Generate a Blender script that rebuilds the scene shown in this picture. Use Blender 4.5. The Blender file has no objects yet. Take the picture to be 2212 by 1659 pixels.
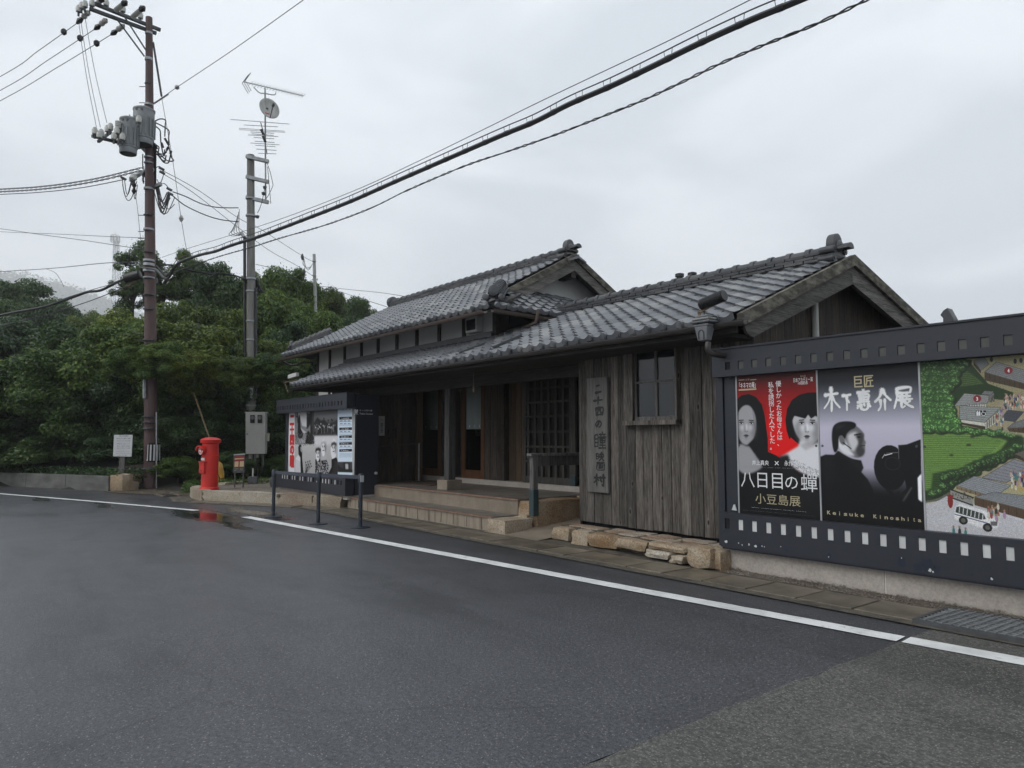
import bpy, bmesh, math, random
import numpy as np
from mathutils import Vector, Matrix, Euler
R = math.radians
PI = math.pi
SC = bpy.context.scene
COL = SC.collection
rnd = random.Random(7)

# ------------------------------------------------------------------ camera
F, CX, CY, EYE = 1560.0, 1106.0, 829.5, 1.5
YAW = math.atan(1243 / F * math.cos(math.atan(118.5 / F)))
PITCH = math.atan(118.5 / F)
HEAD = PI - YAW
FW = Vector((math.cos(HEAD) * math.cos(PITCH), math.sin(HEAD) * math.cos(PITCH), math.sin(PITCH)))
RT = Vector((math.sin(HEAD), -math.cos(HEAD), 0))
UP = RT.cross(FW)
EYEP = Vector((0, 0, EYE))
cam = bpy.data.cameras.new("camera")
camo = bpy.data.objects.new("camera", cam)
COL.objects.link(camo)
camo.matrix_world = Matrix.Translation(EYEP) @ Matrix((RT, UP, -FW)).transposed().to_4x4()
cam.sensor_fit = 'HORIZONTAL'
cam.sensor_width = 36
cam.lens = 36 * F / 2212
cam.clip_start = 0.05
cam.clip_end = 6000
SC.camera = camo

# ------------------------------------------------------------------ sky and sun
SUN_EL, SUN_DIR = R(36), Vector((-0.15, -0.95, 0))
w = bpy.data.worlds.new("World")
SC.world = w
w.use_nodes = True
nt = w.node_tree
nt.nodes.clear()
out = nt.nodes.new('ShaderNodeOutputWorld')
bg = nt.nodes.new('ShaderNodeBackground')
bg.inputs['Strength'].default_value = 0.12
sky = nt.nodes.new('ShaderNodeTexSky')
sky.sky_type = 'NISHITA'
sky.sun_disc = False
sky.sun_elevation = SUN_EL
sky.sun_rotation = math.atan2(SUN_DIR.x, SUN_DIR.y)
sky.dust_density = 4
tc = nt.nodes.new('ShaderNodeTexCoord')
mp = nt.nodes.new('ShaderNodeMapping')
mp.inputs['Scale'].default_value = (1, 1, 2.8)
mp.inputs['Rotation'].default_value = (0.0, 0.0, 0.6)
nz = nt.nodes.new('ShaderNodeTexNoise')
nz.inputs['Scale'].default_value = 2.3
nz.inputs['Detail'].default_value = 5
nz.inputs['Roughness'].default_value = 0.5
nz.inputs['Distortion'].default_value = 0.4
rp = nt.nodes.new('ShaderNodeValToRGB')
rp.color_ramp.elements[0].position = 0.42
rp.color_ramp.elements[0].color = (5.0, 5.5, 6.1, 1)
rp.color_ramp.elements[1].position = 0.60
rp.color_ramp.elements[1].color = (7.35, 7.8, 8.3, 1)
mx = nt.nodes.new('ShaderNodeMix')
mx.data_type = 'RGBA'
mx.inputs[0].default_value = 0.97
nt.links.new(tc.outputs['Generated'], mp.inputs[0])
nt.links.new(mp.outputs[0], nz.inputs['Vector'])
nt.links.new(nz.outputs['Fac'], rp.inputs[0])
nt.links.new(sky.outputs[0], mx.inputs[6])
nt.links.new(rp.outputs[0], mx.inputs[7])
nt.links.new(mx.outputs[2], bg.inputs['Color'])
nt.links.new(bg.outputs[0], out.inputs['Surface'])
sl = bpy.data.lights.new("sun", 'SUN')
sl.energy = 1.5
sl.angle = R(40)
sl.color = (1.0, 0.97, 0.93)
so = bpy.data.objects.new("sun", sl)
COL.objects.link(so)
d_ = Vector((SUN_DIR.normalized().x * math.cos(SUN_EL), SUN_DIR.normalized().y * math.cos(SUN_EL), math.sin(SUN_EL)))
so.rotation_euler = d_.to_track_quat('Z', 'Y').to_euler()
so.location = (0, 0, 30)
SC.view_settings.view_transform = 'Standard'
SC.view_settings.look = 'None'
SC.view_settings.exposure = 0.36
SC.view_settings.gamma = 1
SC.view_settings.use_curve_mapping = False
SC.cycles.use_denoising = True
SC.cycles.max_bounces = 8
SC.cycles.transparent_max_bounces = 12
SC.cycles.volume_bounces = 6

# ------------------------------------------------------------------ pixel helpers (2212 px wide picture)
def ray(x, y):
    return FW + RT * ((x - CX) / F) - UP * ((y - CY) / F)
def atZ(x, y, z=0.0):
    d = ray(x, y); return EYEP + d * ((z - EYE) / d.z)
def atY(x, y, Y):
    d = ray(x, y); return EYEP + d * (Y / d.y)
def atX(x, y, X):
    d = ray(x, y); return EYEP + d * (X / d.x)
def dep(x, y, z):
    return EYEP + ray(x, y) * z

# ------------------------------------------------------------------ object helpers
def base_of(o):
    v = Vector((0, 0, 0))
    while o is not None:
        v = v + Vector(o.location); o = o.parent
    return v
def tag(o, label=None, cat=None, group=None, kind=None):
    if label: o['label'] = label
    if cat: o['category'] = cat
    if group: o['group'] = group
    if kind: o['kind'] = kind
    return o
def thing(name, label, cat, loc=(0, 0, 0), group=None):
    o = bpy.data.objects.new(name, None)
    o.empty_display_size = 0.1
    COL.objects.link(o)
    o.location = loc
    return tag(o, label, cat, group)
class MB:
    def __init__(s): s.v = []; s.f = []; s.uv = None
    def quad(s, a, b, c, d):
        n = len(s.v); s.v += [tuple(a), tuple(b), tuple(c), tuple(d)]; s.f.append((n, n + 1, n + 2, n + 3)); return s
    def poly(s, pts):
        n = len(s.v); s.v += [tuple(p) for p in pts]; s.f.append(tuple(range(n, n + len(pts)))); return s
    def box(s, x0, x1, y0, y1, z0, z1):
        n = len(s.v)
        s.v += [(x0, y0, z0), (x1, y0, z0), (x1, y1, z0), (x0, y1, z0), (x0, y0, z1), (x1, y0, z1), (x1, y1, z1), (x0, y1, z1)]
        s.f += [tuple(n + i for i in q) for q in ((3, 2, 1, 0), (4, 5, 6, 7), (0, 1, 5, 4), (1, 2, 6, 5), (2, 3, 7, 6), (3, 0, 4, 7))]
        return s
    def bar(s, p, q, w_, h, up=(0, 0, 1)):
        p = Vector(p); q = Vector(q); d = (q - p).normalized(); u = Vector(up)
        if abs(d.dot(u)) > 0.98: u = Vector((0, 1, 0))
        a = d.cross(u).normalized() * (w_ / 2); b = a.cross(d).normalized() * (h / 2)
        n = len(s.v)
        for c in (p, q): s.v += [tuple(c - a - b), tuple(c + a - b), tuple(c + a + b), tuple(c - a + b)]
        s.f += [tuple(n + i for i in k) for k in ((0, 1, 2, 3), (7, 6, 5, 4), (0, 4, 5, 1), (1, 5, 6, 2), (2, 6, 7, 3), (3, 7, 4, 0))]
        return s
    def tube(s, pts, r, n=8, cap=True, rs=None):
        pts = [Vector(p) for p in pts]; k0 = len(s.v); m = len(pts)
        prev = None
        for i, p in enumerate(pts):
            d = (pts[min(i + 1, m - 1)] - pts[max(i - 1, 0)]).normalized()
            if prev is None:
                u = Vector((0, 0, 1)) if abs(d.z) < 0.9 else Vector((1, 0, 0))
                a = d.cross(u).normalized()
            else:
                a = (prev - d * prev.dot(d)).normalized()
            prev = a; b = d.cross(a)
            rr = rs[i] if rs else r
            for j in range(n):
                t = 2 * PI * j / n
                s.v.append(tuple(p + a * (math.cos(t) * rr) + b * (math.sin(t) * rr)))
        for i in range(m - 1):
            for j in range(n):
                s.f.append((k0 + i * n + j, k0 + i * n + (j + 1) % n, k0 + (i + 1) * n + (j + 1) % n, k0 + (i + 1) * n + j))
        if cap:
            s.f.append(tuple(k0 + j for j in range(n))[::-1]); s.f.append(tuple(k0 + (m - 1) * n + j for j in range(n)))
        return s
    def lathe(s, prof, c=(0, 0, 0), n=20, axis='z'):
        k0 = len(s.v)
        for r_, z in prof:
            for j in range(n):
                t = 2 * PI * j / n; x, y = r_ * math.cos(t), r_ * math.sin(t)
                if axis == 'z': s.v.append((c[0] + x, c[1] + y, c[2] + z))
                elif axis == 'y': s.v.append((c[0] + x, c[1] + z, c[2] + y))
                else: s.v.append((c[0] + z, c[1] + x, c[2] + y))
        for i in range(len(prof) - 1):
            for j in range(n):
                q = (k0 + i * n + j, k0 + i * n + (j + 1) % n, k0 + (i + 1) * n + (j + 1) % n, k0 + (i + 1) * n + j)
                s.f.append(q)
        s.f.append(tuple(k0 + j for j in range(n))[::-1]); s.f.append(tuple(k0 + (len(prof) - 1) * n + j for j in range(n)))
        return s
    def prism(s, pts, off):
        pts = [Vector(p) for p in pts]; off = Vector(off); n = len(pts); k = len(s.v)
        s.v += [tuple(p) for p in pts] + [tuple(p + off) for p in pts]
        s.f.append(tuple(k + i for i in range(n))); s.f.append(tuple(k + n + i for i in range(n))[::-1])
        for i in range(n): s.f.append((k + i, k + n + i, k + n + (i + 1) % n, k + (i + 1) % n))
        return s
    def mesh(s, name, mat, off=Vector((0, 0, 0)), smooth=False):
        me = bpy.data.meshes.new(name)
        a = np.array(s.v, dtype=float) - np.array(off)
        me.from_pydata(a.tolist(), [], s.f)
        if mat: me.materials.append(mat)
        bm = bmesh.new(); bm.from_mesh(me); bmesh.ops.recalc_face_normals(bm, faces=bm.faces)
        bm.to_mesh(me); bm.free()
        if smooth:
            me.polygons.foreach_set('use_smooth', [True] * len(me.polygons))
            try: me.set_sharp_from_angle(angle=R(40))
            except Exception: pass
        return me
    def build(s, name, mat, parent=None, smooth=False, bevel=0, kind=None, label=None):
        off = base_of(parent)
        me = s.mesh(name, mat, off, smooth)
        o = bpy.data.objects.new(name, me); COL.objects.link(o)
        o.parent = parent
        if bevel:
            m = o.modifiers.new('bevel', 'BEVEL'); m.width = bevel; m.segments = 2; m.limit_method = 'ANGLE'
        if kind: o['kind'] = kind
        if label: o['label'] = label
        return o
def place(name, me, parent, loc, rot=(0, 0, 0), scale=(1, 1, 1)):
    o = bpy.data.objects.new(name, me); COL.objects.link(o)
    o.parent = parent
    o.location = Vector(loc) - base_of(parent)
    o.rotation_euler = rot; o.scale = scale
    return o
def catmull(pts, k=6):
    P = [Vector(p) for p in pts]
    if len(P) < 3: return P
    o = []
    for i in range(len(P) - 1):
        p0 = P[max(i - 1, 0)]; p1 = P[i]; p2 = P[i + 1]; p3 = P[min(i + 2, len(P) - 1)]
        for j in range(k):
            t = j / k
            o.append(0.5 * ((2 * p1) + (p2 - p0) * t + (2 * p0 - 5 * p1 + 4 * p2 - p3) * t * t + (3 * p1 - p0 - 3 * p2 + p3) * t ** 3))
    o.append(P[-1]); return o

# ------------------------------------------------------------------ materials
def ramp(nt, fac, stops):
    r_ = nt.nodes.new('ShaderNodeValToRGB')
    e = r_.color_ramp.elements
    while len(e) < len(stops): e.new(0.5)
    for k, (p, c) in enumerate(stops):
        e[k].position = p; e[k].color = (*c, 1) if len(c) == 3 else c
    nt.links.new(fac, r_.inputs[0]); return r_.outputs[0]
def noise(nt, vec, scale, detail=4, rough=0.55, dist=0.0):
    n = nt.nodes.new('ShaderNodeTexNoise')
    n.inputs['Scale'].default_value = scale; n.inputs['Detail'].default_value = detail
    n.inputs['Roughness'].default_value = rough; n.inputs['Distortion'].default_value = dist
    nt.links.new(vec, n.inputs['Vector']); return n.outputs['Fac']
def mathn(nt, op, a, b=None, c=None, clamp=False):
    m = nt.nodes.new('ShaderNodeMath'); m.operation = op; m.use_clamp = clamp
    for i, x in enumerate((a, b, c)):
        if x is None: continue
        if isinstance(x, (int, float)): m.inputs[i].default_value = x
        else: nt.links.new(x, m.inputs[i])
    return m.outputs[0]
def mixc(nt, f, a, b, mode='MIX'):
    m = nt.nodes.new('ShaderNodeMix'); m.data_type = 'RGBA'; m.blend_type = mode
    for i, x in ((0, f), (6, a), (7, b)):
        if isinstance(x, (int, float)): m.inputs[i].default_value = x
        elif isinstance(x, tuple): m.inputs[i].default_value = (*x, 1) if len(x) == 3 else x
        else: nt.links.new(x, m.inputs[i])
    return m.outputs[2]
def newmat(name):
    m = bpy.data.materials.new(name); m.use_nodes = True
    nt = m.node_tree; b = nt.nodes['Principled BSDF']
    return m, nt, b
def vecn(nt, scale=(1, 1, 1), rand=True, rot=(0, 0, 0)):
    t = nt.nodes.new('ShaderNodeTexCoord'); mp = nt.nodes.new('ShaderNodeMapping')
    mp.inputs['Scale'].default_value = scale; mp.inputs['Rotation'].default_value = rot
    nt.links.new(t.outputs['Object'], mp.inputs[0])
    rv = None
    if rand:
        oi = nt.nodes.new('ShaderNodeObjectInfo'); rv = oi.outputs['Random']
        cv = nt.nodes.new('ShaderNodeCombineXYZ')
        k = mathn(nt, 'MULTIPLY', rv, 37.0)
        for i in range(3): nt.links.new(k, cv.inputs[i])
        nt.links.new(cv.outputs[0], mp.inputs['Location'])
    return mp.outputs[0], rv
def bumpn(nt, b, h, strength, dist=0.01):
    bp = nt.nodes.new('ShaderNodeBump'); bp.inputs['Strength'].default_value = strength; bp.inputs['Distance'].default_value = dist
    nt.links.new(h, bp.inputs['Height']); nt.links.new(bp.outputs[0], b.inputs['Normal'])
def M(name, c1, c2=None, scale=4.0, rough=0.6, rough2=None, stretch=(1, 1, 1), bump=0.0, bdist=0.004, fine=0.0, metal=0.0, spec=0.5, var=0.0, rand=True, lo=0.35, hi=0.65, detail=5):
    m, nt, b = newmat(name)
    c2 = c2 or tuple(x * 0.8 for x in c1)
    v, rv = vecn(nt, stretch, rand)
    n = noise(nt, v, scale, detail)
    col = ramp(nt, n, [(lo, c2), (hi, c1)])
    if fine:
        n2 = noise(nt, v, scale * 14, 3, 0.7)
        k = mathn(nt, 'MULTIPLY_ADD', n2, fine * 2, 1 - fine)
        col = mixc(nt, 1.0, col, k, 'MULTIPLY')
    if var and rv is not None:
        k = mathn(nt, 'MULTIPLY_ADD', rv, var * 2, 1 - var)
        col = mixc(nt, 1.0, col, k, 'MULTIPLY')
    nt.links.new(col, b.inputs['Base Color'])
    if rough2 is not None:
        rr = mathn(nt, 'MULTIPLY_ADD', n, rough2 - rough, rough); nt.links.new(rr, b.inputs['Roughness'])
    else: b.inputs['Roughness'].default_value = rough
    b.inputs['Metallic'].default_value = metal
    b.inputs['Specular IOR Level'].default_value = spec
    if bump:
        n3 = noise(nt, v, scale * 8, 4, 0.65); bumpn(nt, b, n3, bump, bdist)
    return m
def wood(name, light, dark, along='z', rough=0.75, contrast=1.7, var=0.28, knots=True, tint=None, gs=1.0):
    m, nt, b = newmat(name)
    s = {'z': (9, 9, 0.55), 'x': (0.55, 9, 9), 'y': (9, 0.55, 9)}[along]
    v, rv = vecn(nt, s)
    n1 = noise(nt, v, 1.6 * gs, 5, 0.6, 0.6)
    n2 = noise(nt, v, 9.0 * gs, 6, 0.7, 0.3)
    a = mathn(nt, 'MULTIPLY_ADD', n2, 0.6, mathn(nt, 'MULTIPLY', n1, 0.4))
    col = ramp(nt, a, [(0.5 - 0.17 / contrast, dark), (0.5, tuple((x + y) / 2 for x, y in zip(light, dark))), (0.5 + 0.15 / contrast, light)])
    # thin dark grain cracks
    v3, _ = vecn(nt, tuple(x * (2.5 if x > 1 else 0.6) for x in s))
    n3 = noise(nt, v3, 6, 3, 0.8)
    ck = ramp(nt, n3, [(0.30, (0.25, 0.25, 0.25)), (0.42, (1, 1, 1))])
    col = mixc(nt, 0.8, col, ck, 'MULTIPLY')
    if knots:
        sv = {'z': (5, 5, 2.2), 'x': (2.2, 5, 5), 'y': (5, 2.2, 5)}[along]
        v2, _ = vecn(nt, sv)
        vo = nt.nodes.new('ShaderNodeTexVoronoi'); vo.inputs['Scale'].default_value = 1.0
        nt.links.new(v2, vo.inputs['Vector'])
        kk = ramp(nt, vo.outputs['Distance'], [(0.05, (0.15, 0.13, 0.12)), (0.10, (1.45, 1.42, 1.4)), (0.17, (1, 1, 1))])
        col = mixc(nt, 1.0, col, kk, 'MULTIPLY')
    k = mathn(nt, 'MULTIPLY_ADD', rv, var * 2, 1 - var)
    col = mixc(nt, 1.0, col, k, 'MULTIPLY')
    nt.links.new(col, b.inputs['Base Color'])
    b.inputs['Roughness'].default_value = rough
    b.inputs['Specular IOR Level'].default_value = 0.25
    bumpn(nt, b, a, 0.55, 0.006)
    return m

def asphalt(name, base, fleck, fscale, wet=True, coarse=False):
    m, nt, b = newmat(name)
    v, _ = vecn(nt, (1, 1, 1), False)
    big = noise(nt, v, 0.35, 5, 0.6, 0.5)
    mid = noise(nt, v, 2.2, 5, 0.6)
    gr = noise(nt, v, fscale * .42, 6, 0.82)
    vo = nt.nodes.new('ShaderNodeTexVoronoi'); vo.inputs['Scale'].default_value = fscale * 0.9
    nt.links.new(v, vo.inputs['Vector'])
    g = nt.nodes.new('ShaderNodeSeparateColor'); nt.links.new(vo.outputs['Color'], g.inputs[0])
    col = ramp(nt, mathn(nt, 'MULTIPLY_ADD', mid, 0.6, mathn(nt, 'MULTIPLY', big, 0.4)), [(0.35, tuple(x * 0.85 for x in base)), (0.65, tuple(x * 1.14 for x in base))])
    k = ramp(nt, gr, [(0.36, (0.35, 0.35, 0.35)), (0.5, (.95, .95, .95)), (0.64, (2.1, 2.1, 2.1))])
    col = mixc(nt, 1.0, col, k, 'MULTIPLY')
    vt, _ = vecn(nt, (0.22, 1.5, 1), False, (0, 0, R(-14)))
    tyre = noise(nt, vt, 1.0, 5, 0.6, 0.8)
    col = mixc(nt, 1.0, col, ramp(nt, tyre, [(.34, (.66, .66, .67)), (.46, (1, 1, 1)), (.62, (1.12, 1.12, 1.12))]), 'MULTIPLY')
    vc = nt.nodes.new('ShaderNodeTexVoronoi'); vc.feature = 'DISTANCE_TO_EDGE'; vc.inputs['Scale'].default_value = .33
    wv = nt.nodes.new('ShaderNodeVectorMath'); wv.operation = 'MULTIPLY_ADD'; wv.inputs[1].default_value = (.9, .9, 0)
    w2 = nt.nodes.new('ShaderNodeTexNoise'); w2.inputs['Scale'].default_value = 1.4; w2.inputs['Detail'].default_value = 6
    nt.links.new(v, w2.inputs['Vector']); nt.links.new(w2.outputs['Color'], wv.inputs[0]); nt.links.new(v, wv.inputs[2]); nt.links.new(wv.outputs[0], vc.inputs['Vector'])
    ckm = mathn(nt, 'MULTIPLY', ramp(nt, vc.outputs['Distance'], [(.0, (1, 1, 1)), (.006, (0, 0, 0))]), ramp(nt, big, [(.48, (0, 0, 0)), (.58, (1, 1, 1))]))
    col = mixc(nt, mathn(nt, 'MULTIPLY', ckm, .55), col, (.012, .012, .013))
    th = 0.85 if not coarse else 0.55
    fl = ramp(nt, g.outputs[0], [(th, (0, 0, 0)), (th + 0.02, (1, 1, 1))])
    fd = ramp(nt, vo.outputs['Distance'], [(0.18, (1, 1, 1)), (0.42, (0, 0, 0))])
    fm = mixc(nt, 1.0, fl, fd, 'MULTIPLY')
    flc = mixc(nt, g.outputs[1], fleck, tuple(x * 0.45 for x in fleck))
    col = mixc(nt, fm, col, flc)
    rough = mathn(nt, 'MULTIPLY_ADD', big, -0.5, 0.60 if not coarse else 0.80)
    rough = mathn(nt, 'MULTIPLY_ADD', gr, 0.10, rough)
    bst = nt.nodes.new('ShaderNodeBump'); bst.inputs['Strength'].default_value = 0.45 if not coarse else 0.8
    bst.inputs['Distance'].default_value = 0.006
    vh = mathn(nt, 'MULTIPLY_ADD', vo.outputs['Distance'], -0.7, gr)
    nt.links.new(vh, bst.inputs['Height'])
    if wet:
        sx = nt.nodes.new('ShaderNodeSeparateXYZ')
        # wobble the coordinates so that the puddle edges are ragged
        wn = nt.nodes.new('ShaderNodeTexNoise'); wn.inputs['Scale'].default_value = 1.1; wn.inputs['Detail'].default_value = 5
        nt.links.new(v, wn.inputs['Vector'])
        va = nt.nodes.new('ShaderNodeVectorMath'); va.operation = 'MULTIPLY_ADD'
        va.inputs[1].default_value = (1.6, 0.7, 0); nt.links.new(wn.outputs['Color'], va.inputs[0]); nt.links.new(v, va.inputs[2])
        nt.links.new(va.outputs[0], sx.inputs[0])
        tot = None
        for (px, py, rx, ry, st) in PUDDLES:
            c = atZ(px, py)
            dx = mathn(nt, 'MULTIPLY_ADD', sx.outputs[0], 1 / rx, -(c.x + 0.8) / rx)
            dy = mathn(nt, 'MULTIPLY_ADD', sx.outputs[1], 1 / ry, -(c.y + 0.35) / ry)
            q = mathn(nt, 'ADD', mathn(nt, 'MULTIPLY', dx, dx), mathn(nt, 'MULTIPLY', dy, dy))
            mk = mathn(nt, 'MULTIPLY', mathn(nt, 'SUBTRACT', 1.0, q), 1.1 * st, clamp=True)
            mk = mathn(nt, 'MULTIPLY', mk, st)
            tot = mk if tot is None else mathn(nt, 'MAXIMUM', tot, mk)
        rough = mathn(nt, 'MULTIPLY', rough, mathn(nt, 'SUBTRACT', 1.0, mathn(nt, 'MULTIPLY', tot, 0.95)))
        col = mixc(nt, tot, col, mixc(nt, 1.0, col, (0.45, 0.45, 0.45), 'MULTIPLY'))
        nt.links.new(mathn(nt, 'MULTIPLY', mathn(nt, 'SUBTRACT', 1.0, tot), 0.45), bst.inputs['Strength'])
    nt.links.new(col, b.inputs['Base Color']); nt.links.new(rough, b.inputs['Roughness'])
    nt.links.new(bst.outputs[0], b.inputs['Normal'])
    b.inputs['Specular IOR Level'].default_value = 0.6
    return m
PUDDLES = [(455, 1114, 2.1, 0.55, 1.0), (545, 1108, 1.9, 0.30, 1.0), (490, 1132, 1.2, 0.22, 0.95), (90, 1079, 1.1, 0.22, 0.9), (225, 1091, 1.6, 0.16, 0.75), (605, 1116, 0.5, 0.2, 0.8), (60, 1200, 0.9, 0.22, 0.5)]

def leafmat(name, cols, rough=0.45, tr=0.25):
    m, nt, b = newmat(name)
    ge = nt.nodes.new('ShaderNodeNewGeometry')
    oi = nt.nodes.new('ShaderNodeObjectInfo')
    t = nt.nodes.new('ShaderNodeTexCoord')
    n = noise(nt, t.outputs['Object'], 0.9, 3, 0.6)
    f = mathn(nt, 'ADD', mathn(nt, 'MULTIPLY', ge.outputs['Random Per Island'], 0.45), mathn(nt, 'MULTIPLY_ADD', n, 1.1, -0.28))
    f = mathn(nt, 'ADD', f, mathn(nt, 'MULTIPLY_ADD', oi.outputs['Random'], 0.3, -0.15), clamp=True)
    col = ramp(nt, f, [(0.1, cols[0]), (0.5, cols[1]), (0.92, cols[2])])
    nt.links.new(col, b.inputs['Base Color'])
    b.inputs['Roughness'].default_value = rough
    b.inputs['Specular IOR Level'].default_value = 0.35
    trn = nt.nodes.new('ShaderNodeBsdfTranslucent')
    tcol = mixc(nt, 1.0, col, (1.1, 1.3, 0.6), 'MULTIPLY')
    nt.links.new(tcol, trn.inputs[0])
    ms = nt.nodes.new('ShaderNodeMixShader'); ms.inputs[0].default_value = tr
    nt.links.new(b.outputs[0], ms.inputs[1]); nt.links.new(trn.outputs[0], ms.inputs[2])
    nt.links.new(ms.outputs[0], nt.nodes['Material Output'].inputs[0])
    return m

MT = {}
MT['asphalt'] = asphalt('asphalt', (0.050, 0.052, 0.058), (0.40, 0.37, 0.38), 95)
MT['asphalt_old'] = asphalt('asphalt_old', (0.072, 0.071, 0.064), (0.30, 0.295, 0.25), 80, wet=False, coarse=True)
def paint():
    m, nt, b = newmat('road_paint')
    v, _ = vecn(nt, (1, 1, 1), False)
    n = noise(nt, v, 2.2, 5, .6); sp = noise(nt, v, 34, 5, .75); cr = noise(nt, v, 7, 6, .7, 1.5)
    col = ramp(nt, n, [(.35, (.60, .61, .60)), (.6, (.80, .81, .80))])
    col = mixc(nt, 1.0, col, ramp(nt, cr, [(.28, (.62, .61, .58)), (.45, (1, 1, 1))]), 'MULTIPLY')
    chip = ramp(nt, mathn(nt, 'ADD', sp, mathn(nt, 'MULTIPLY', n, .25)), [(.375, (1, 1, 1)), (.40, (0, 0, 0))])
    col = mixc(nt, chip, col, (.07, .07, .075))
    nt.links.new(col, b.inputs['Base Color']); b.inputs['Roughness'].default_value = .5
    bumpn(nt, b, sp, .3, .004); return m
MT['line'] = paint()
MT['slab'] = M('slab_concrete', (0.17, 0.145, 0.11), (0.09, 0.078, 0.06), 3.0, 0.5, 0.25, fine=0.22, bump=0.5, var=0.15)
MT['slab_bed'] = M('slab_bed', (0.115, 0.10, 0.075), (0.05, 0.045, 0.036), 6, 0.8, fine=0.4, bump=0.8, rand=False)
def footing():
    m, nt, b = newmat('concrete')
    v, _ = vecn(nt, (1, 1, 1), False)
    n = noise(nt, v, 2.0, 5, .6); sp = noise(nt, v, 30, 4, .75); st = noise(nt, v, 6, 5, .7)
    g = nt.nodes.new('ShaderNodeNewGeometry'); sx = nt.nodes.new('ShaderNodeSeparateXYZ'); nt.links.new(g.outputs['Position'], sx.inputs[0])
    col = ramp(nt, n, [(.38, (.40, .36, .32)), (.62, (.48, .435, .39))])
    col = mixc(nt, 1.0, col, ramp(nt, sp, [(.3, (.75, .75, .75)), (.7, (1.15, 1.15, 1.15))]), 'MULTIPLY')
    grime = mathn(nt, 'MULTIPLY_ADD', sx.outputs[2], -15.0, mathn(nt, 'MULTIPLY_ADD', sp, 1.6, mathn(nt, 'MULTIPLY', st, 1.2)))
    col = mixc(nt, ramp(nt, mathn(nt, 'MULTIPLY', grime, .5), [(.42, (0, 0, 0)), (.62, (.85, .85, .85))]), col, (.07, .065, .05))
    nt.links.new(col, b.inputs['Base Color']); b.inputs['Roughness'].default_value = .8
    bumpn(nt, b, sp, .4, .005); return m
MT['concrete'] = footing()
MT['concrete_dark'] = M('concrete_dark', (0.15, 0.15, 0.14), (0.07, 0.07, 0.062), 1.6, 0.75, fine=0.25, bump=0.6, stretch=(1, 1, 2.0), rand=False)
MT['step'] = M('step_concrete', (0.26, 0.215, 0.165), (0.17, 0.14, 0.105), 2.4, 0.7, fine=0.25, bump=0.5, rand=False)
MT['step_top'] = M('step_top_pebbled', (0.19, 0.17, 0.145), (0.11, 0.098, 0.085), 3, 0.45, fine=0.45, bump=0.6, rand=False)
MT['riser'] = M('step_riser', (0.29, 0.245, 0.19), (0.17, 0.14, 0.105), 6, 0.75, stretch=(2.2, 1, 0.35), fine=0.2, bump=0.3, rand=False, lo=0.3, hi=0.55)
MT['nosing'] = M('step_nosing', (0.25, 0.15, 0.105), (0.17, 0.11, 0.08), 8, 0.6, rand=False)
def stonemat(name, cs):
    m, nt, b = newmat(name)
    v, rv = vecn(nt)
    n = noise(nt, v, 2.6, 5, 0.65, 0.4); n2 = noise(nt, v, 45, 4, 0.8)
    f = mathn(nt, 'ADD', mathn(nt, 'MULTIPLY', n, 0.9), mathn(nt, 'MULTIPLY_ADD', rv, 0.4, -0.15))
    col = ramp(nt, f, [(0.25, cs[0]), (0.5, cs[1]), (0.8, cs[2])])
    col = mixc(nt, 1.0, col, ramp(nt, n2, [(0.33, (0.45, 0.45, 0.45)), (0.6, (1.25, 1.25, 1.25))]), 'MULTIPLY')
    nt.links.new(col, b.inputs['Base Color']); b.inputs['Roughness'].default_value = 0.75
    n4 = mathn(nt, 'MULTIPLY_ADD', noise(nt, v, 12, 5, 0.7), 1.0, mathn(nt, 'MULTIPLY', n2, 0.35))
    bumpn(nt, b, n4, 0.9, 0.02)
    return m
MT['stone'] = stonemat('granite_stone', ((0.25, 0.155, 0.08), (0.36, 0.28, 0.19), (0.44, 0.40, 0.34)))
MT['flag'] = stonemat('flag_stone', ((0.26, 0.16, 0.10), (0.35, 0.28, 0.21), (0.42, 0.38, 0.33)))
MT['kerbstone'] = stonemat('kerb_stone', ((0.24, 0.18, 0.13), (0.33, 0.28, 0.21), (0.40, 0.36, 0.30)))
MT['gravel'] = M('gravel', (0.26, 0.22, 0.17), (0.12, 0.10, 0.08), 30, 0.8, fine=0.5, bump=0.9, bdist=0.01, rand=False)
MT['pebble'] = stonemat('pebble', ((0.13, 0.10, 0.08), (0.26, 0.23, 0.19), (0.42, 0.39, 0.34)))
MT['soil'] = M('soil', (0.105, 0.085, 0.06), (0.045, 0.038, 0.03), 2.5, 0.85, fine=0.5, bump=0.9, bdist=0.02, rand=False)
MT['earth'] = M('earth', (0.03, 0.028, 0.02), (0.016, 0.016, 0.012), 2, 0.9, rand=False)
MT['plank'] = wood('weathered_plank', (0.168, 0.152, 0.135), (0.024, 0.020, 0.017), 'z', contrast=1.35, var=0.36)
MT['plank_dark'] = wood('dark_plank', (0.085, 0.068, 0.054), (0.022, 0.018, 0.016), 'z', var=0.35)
MT['plank_x'] = wood('weathered_board', (0.17, 0.16, 0.145), (0.045, 0.042, 0.039), 'y', knots=False)
MT['sign_wood'] = wood('sign_wood', (0.165, 0.16, 0.15), (0.085, 0.082, 0.078), 'z', contrast=1.3, knots=False, var=0.02)
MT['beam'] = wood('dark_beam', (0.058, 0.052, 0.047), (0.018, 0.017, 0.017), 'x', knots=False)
MT['post'] = wood('dark_post', (0.075, 0.072, 0.07), (0.018, 0.018, 0.02), 'z', knots=False)
MT['door_wood'] = wood('brown_door_wood', (0.155, 0.075, 0.038), (0.075, 0.034, 0.018), 'z', rough=0.5, knots=False, var=0.1)
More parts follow.
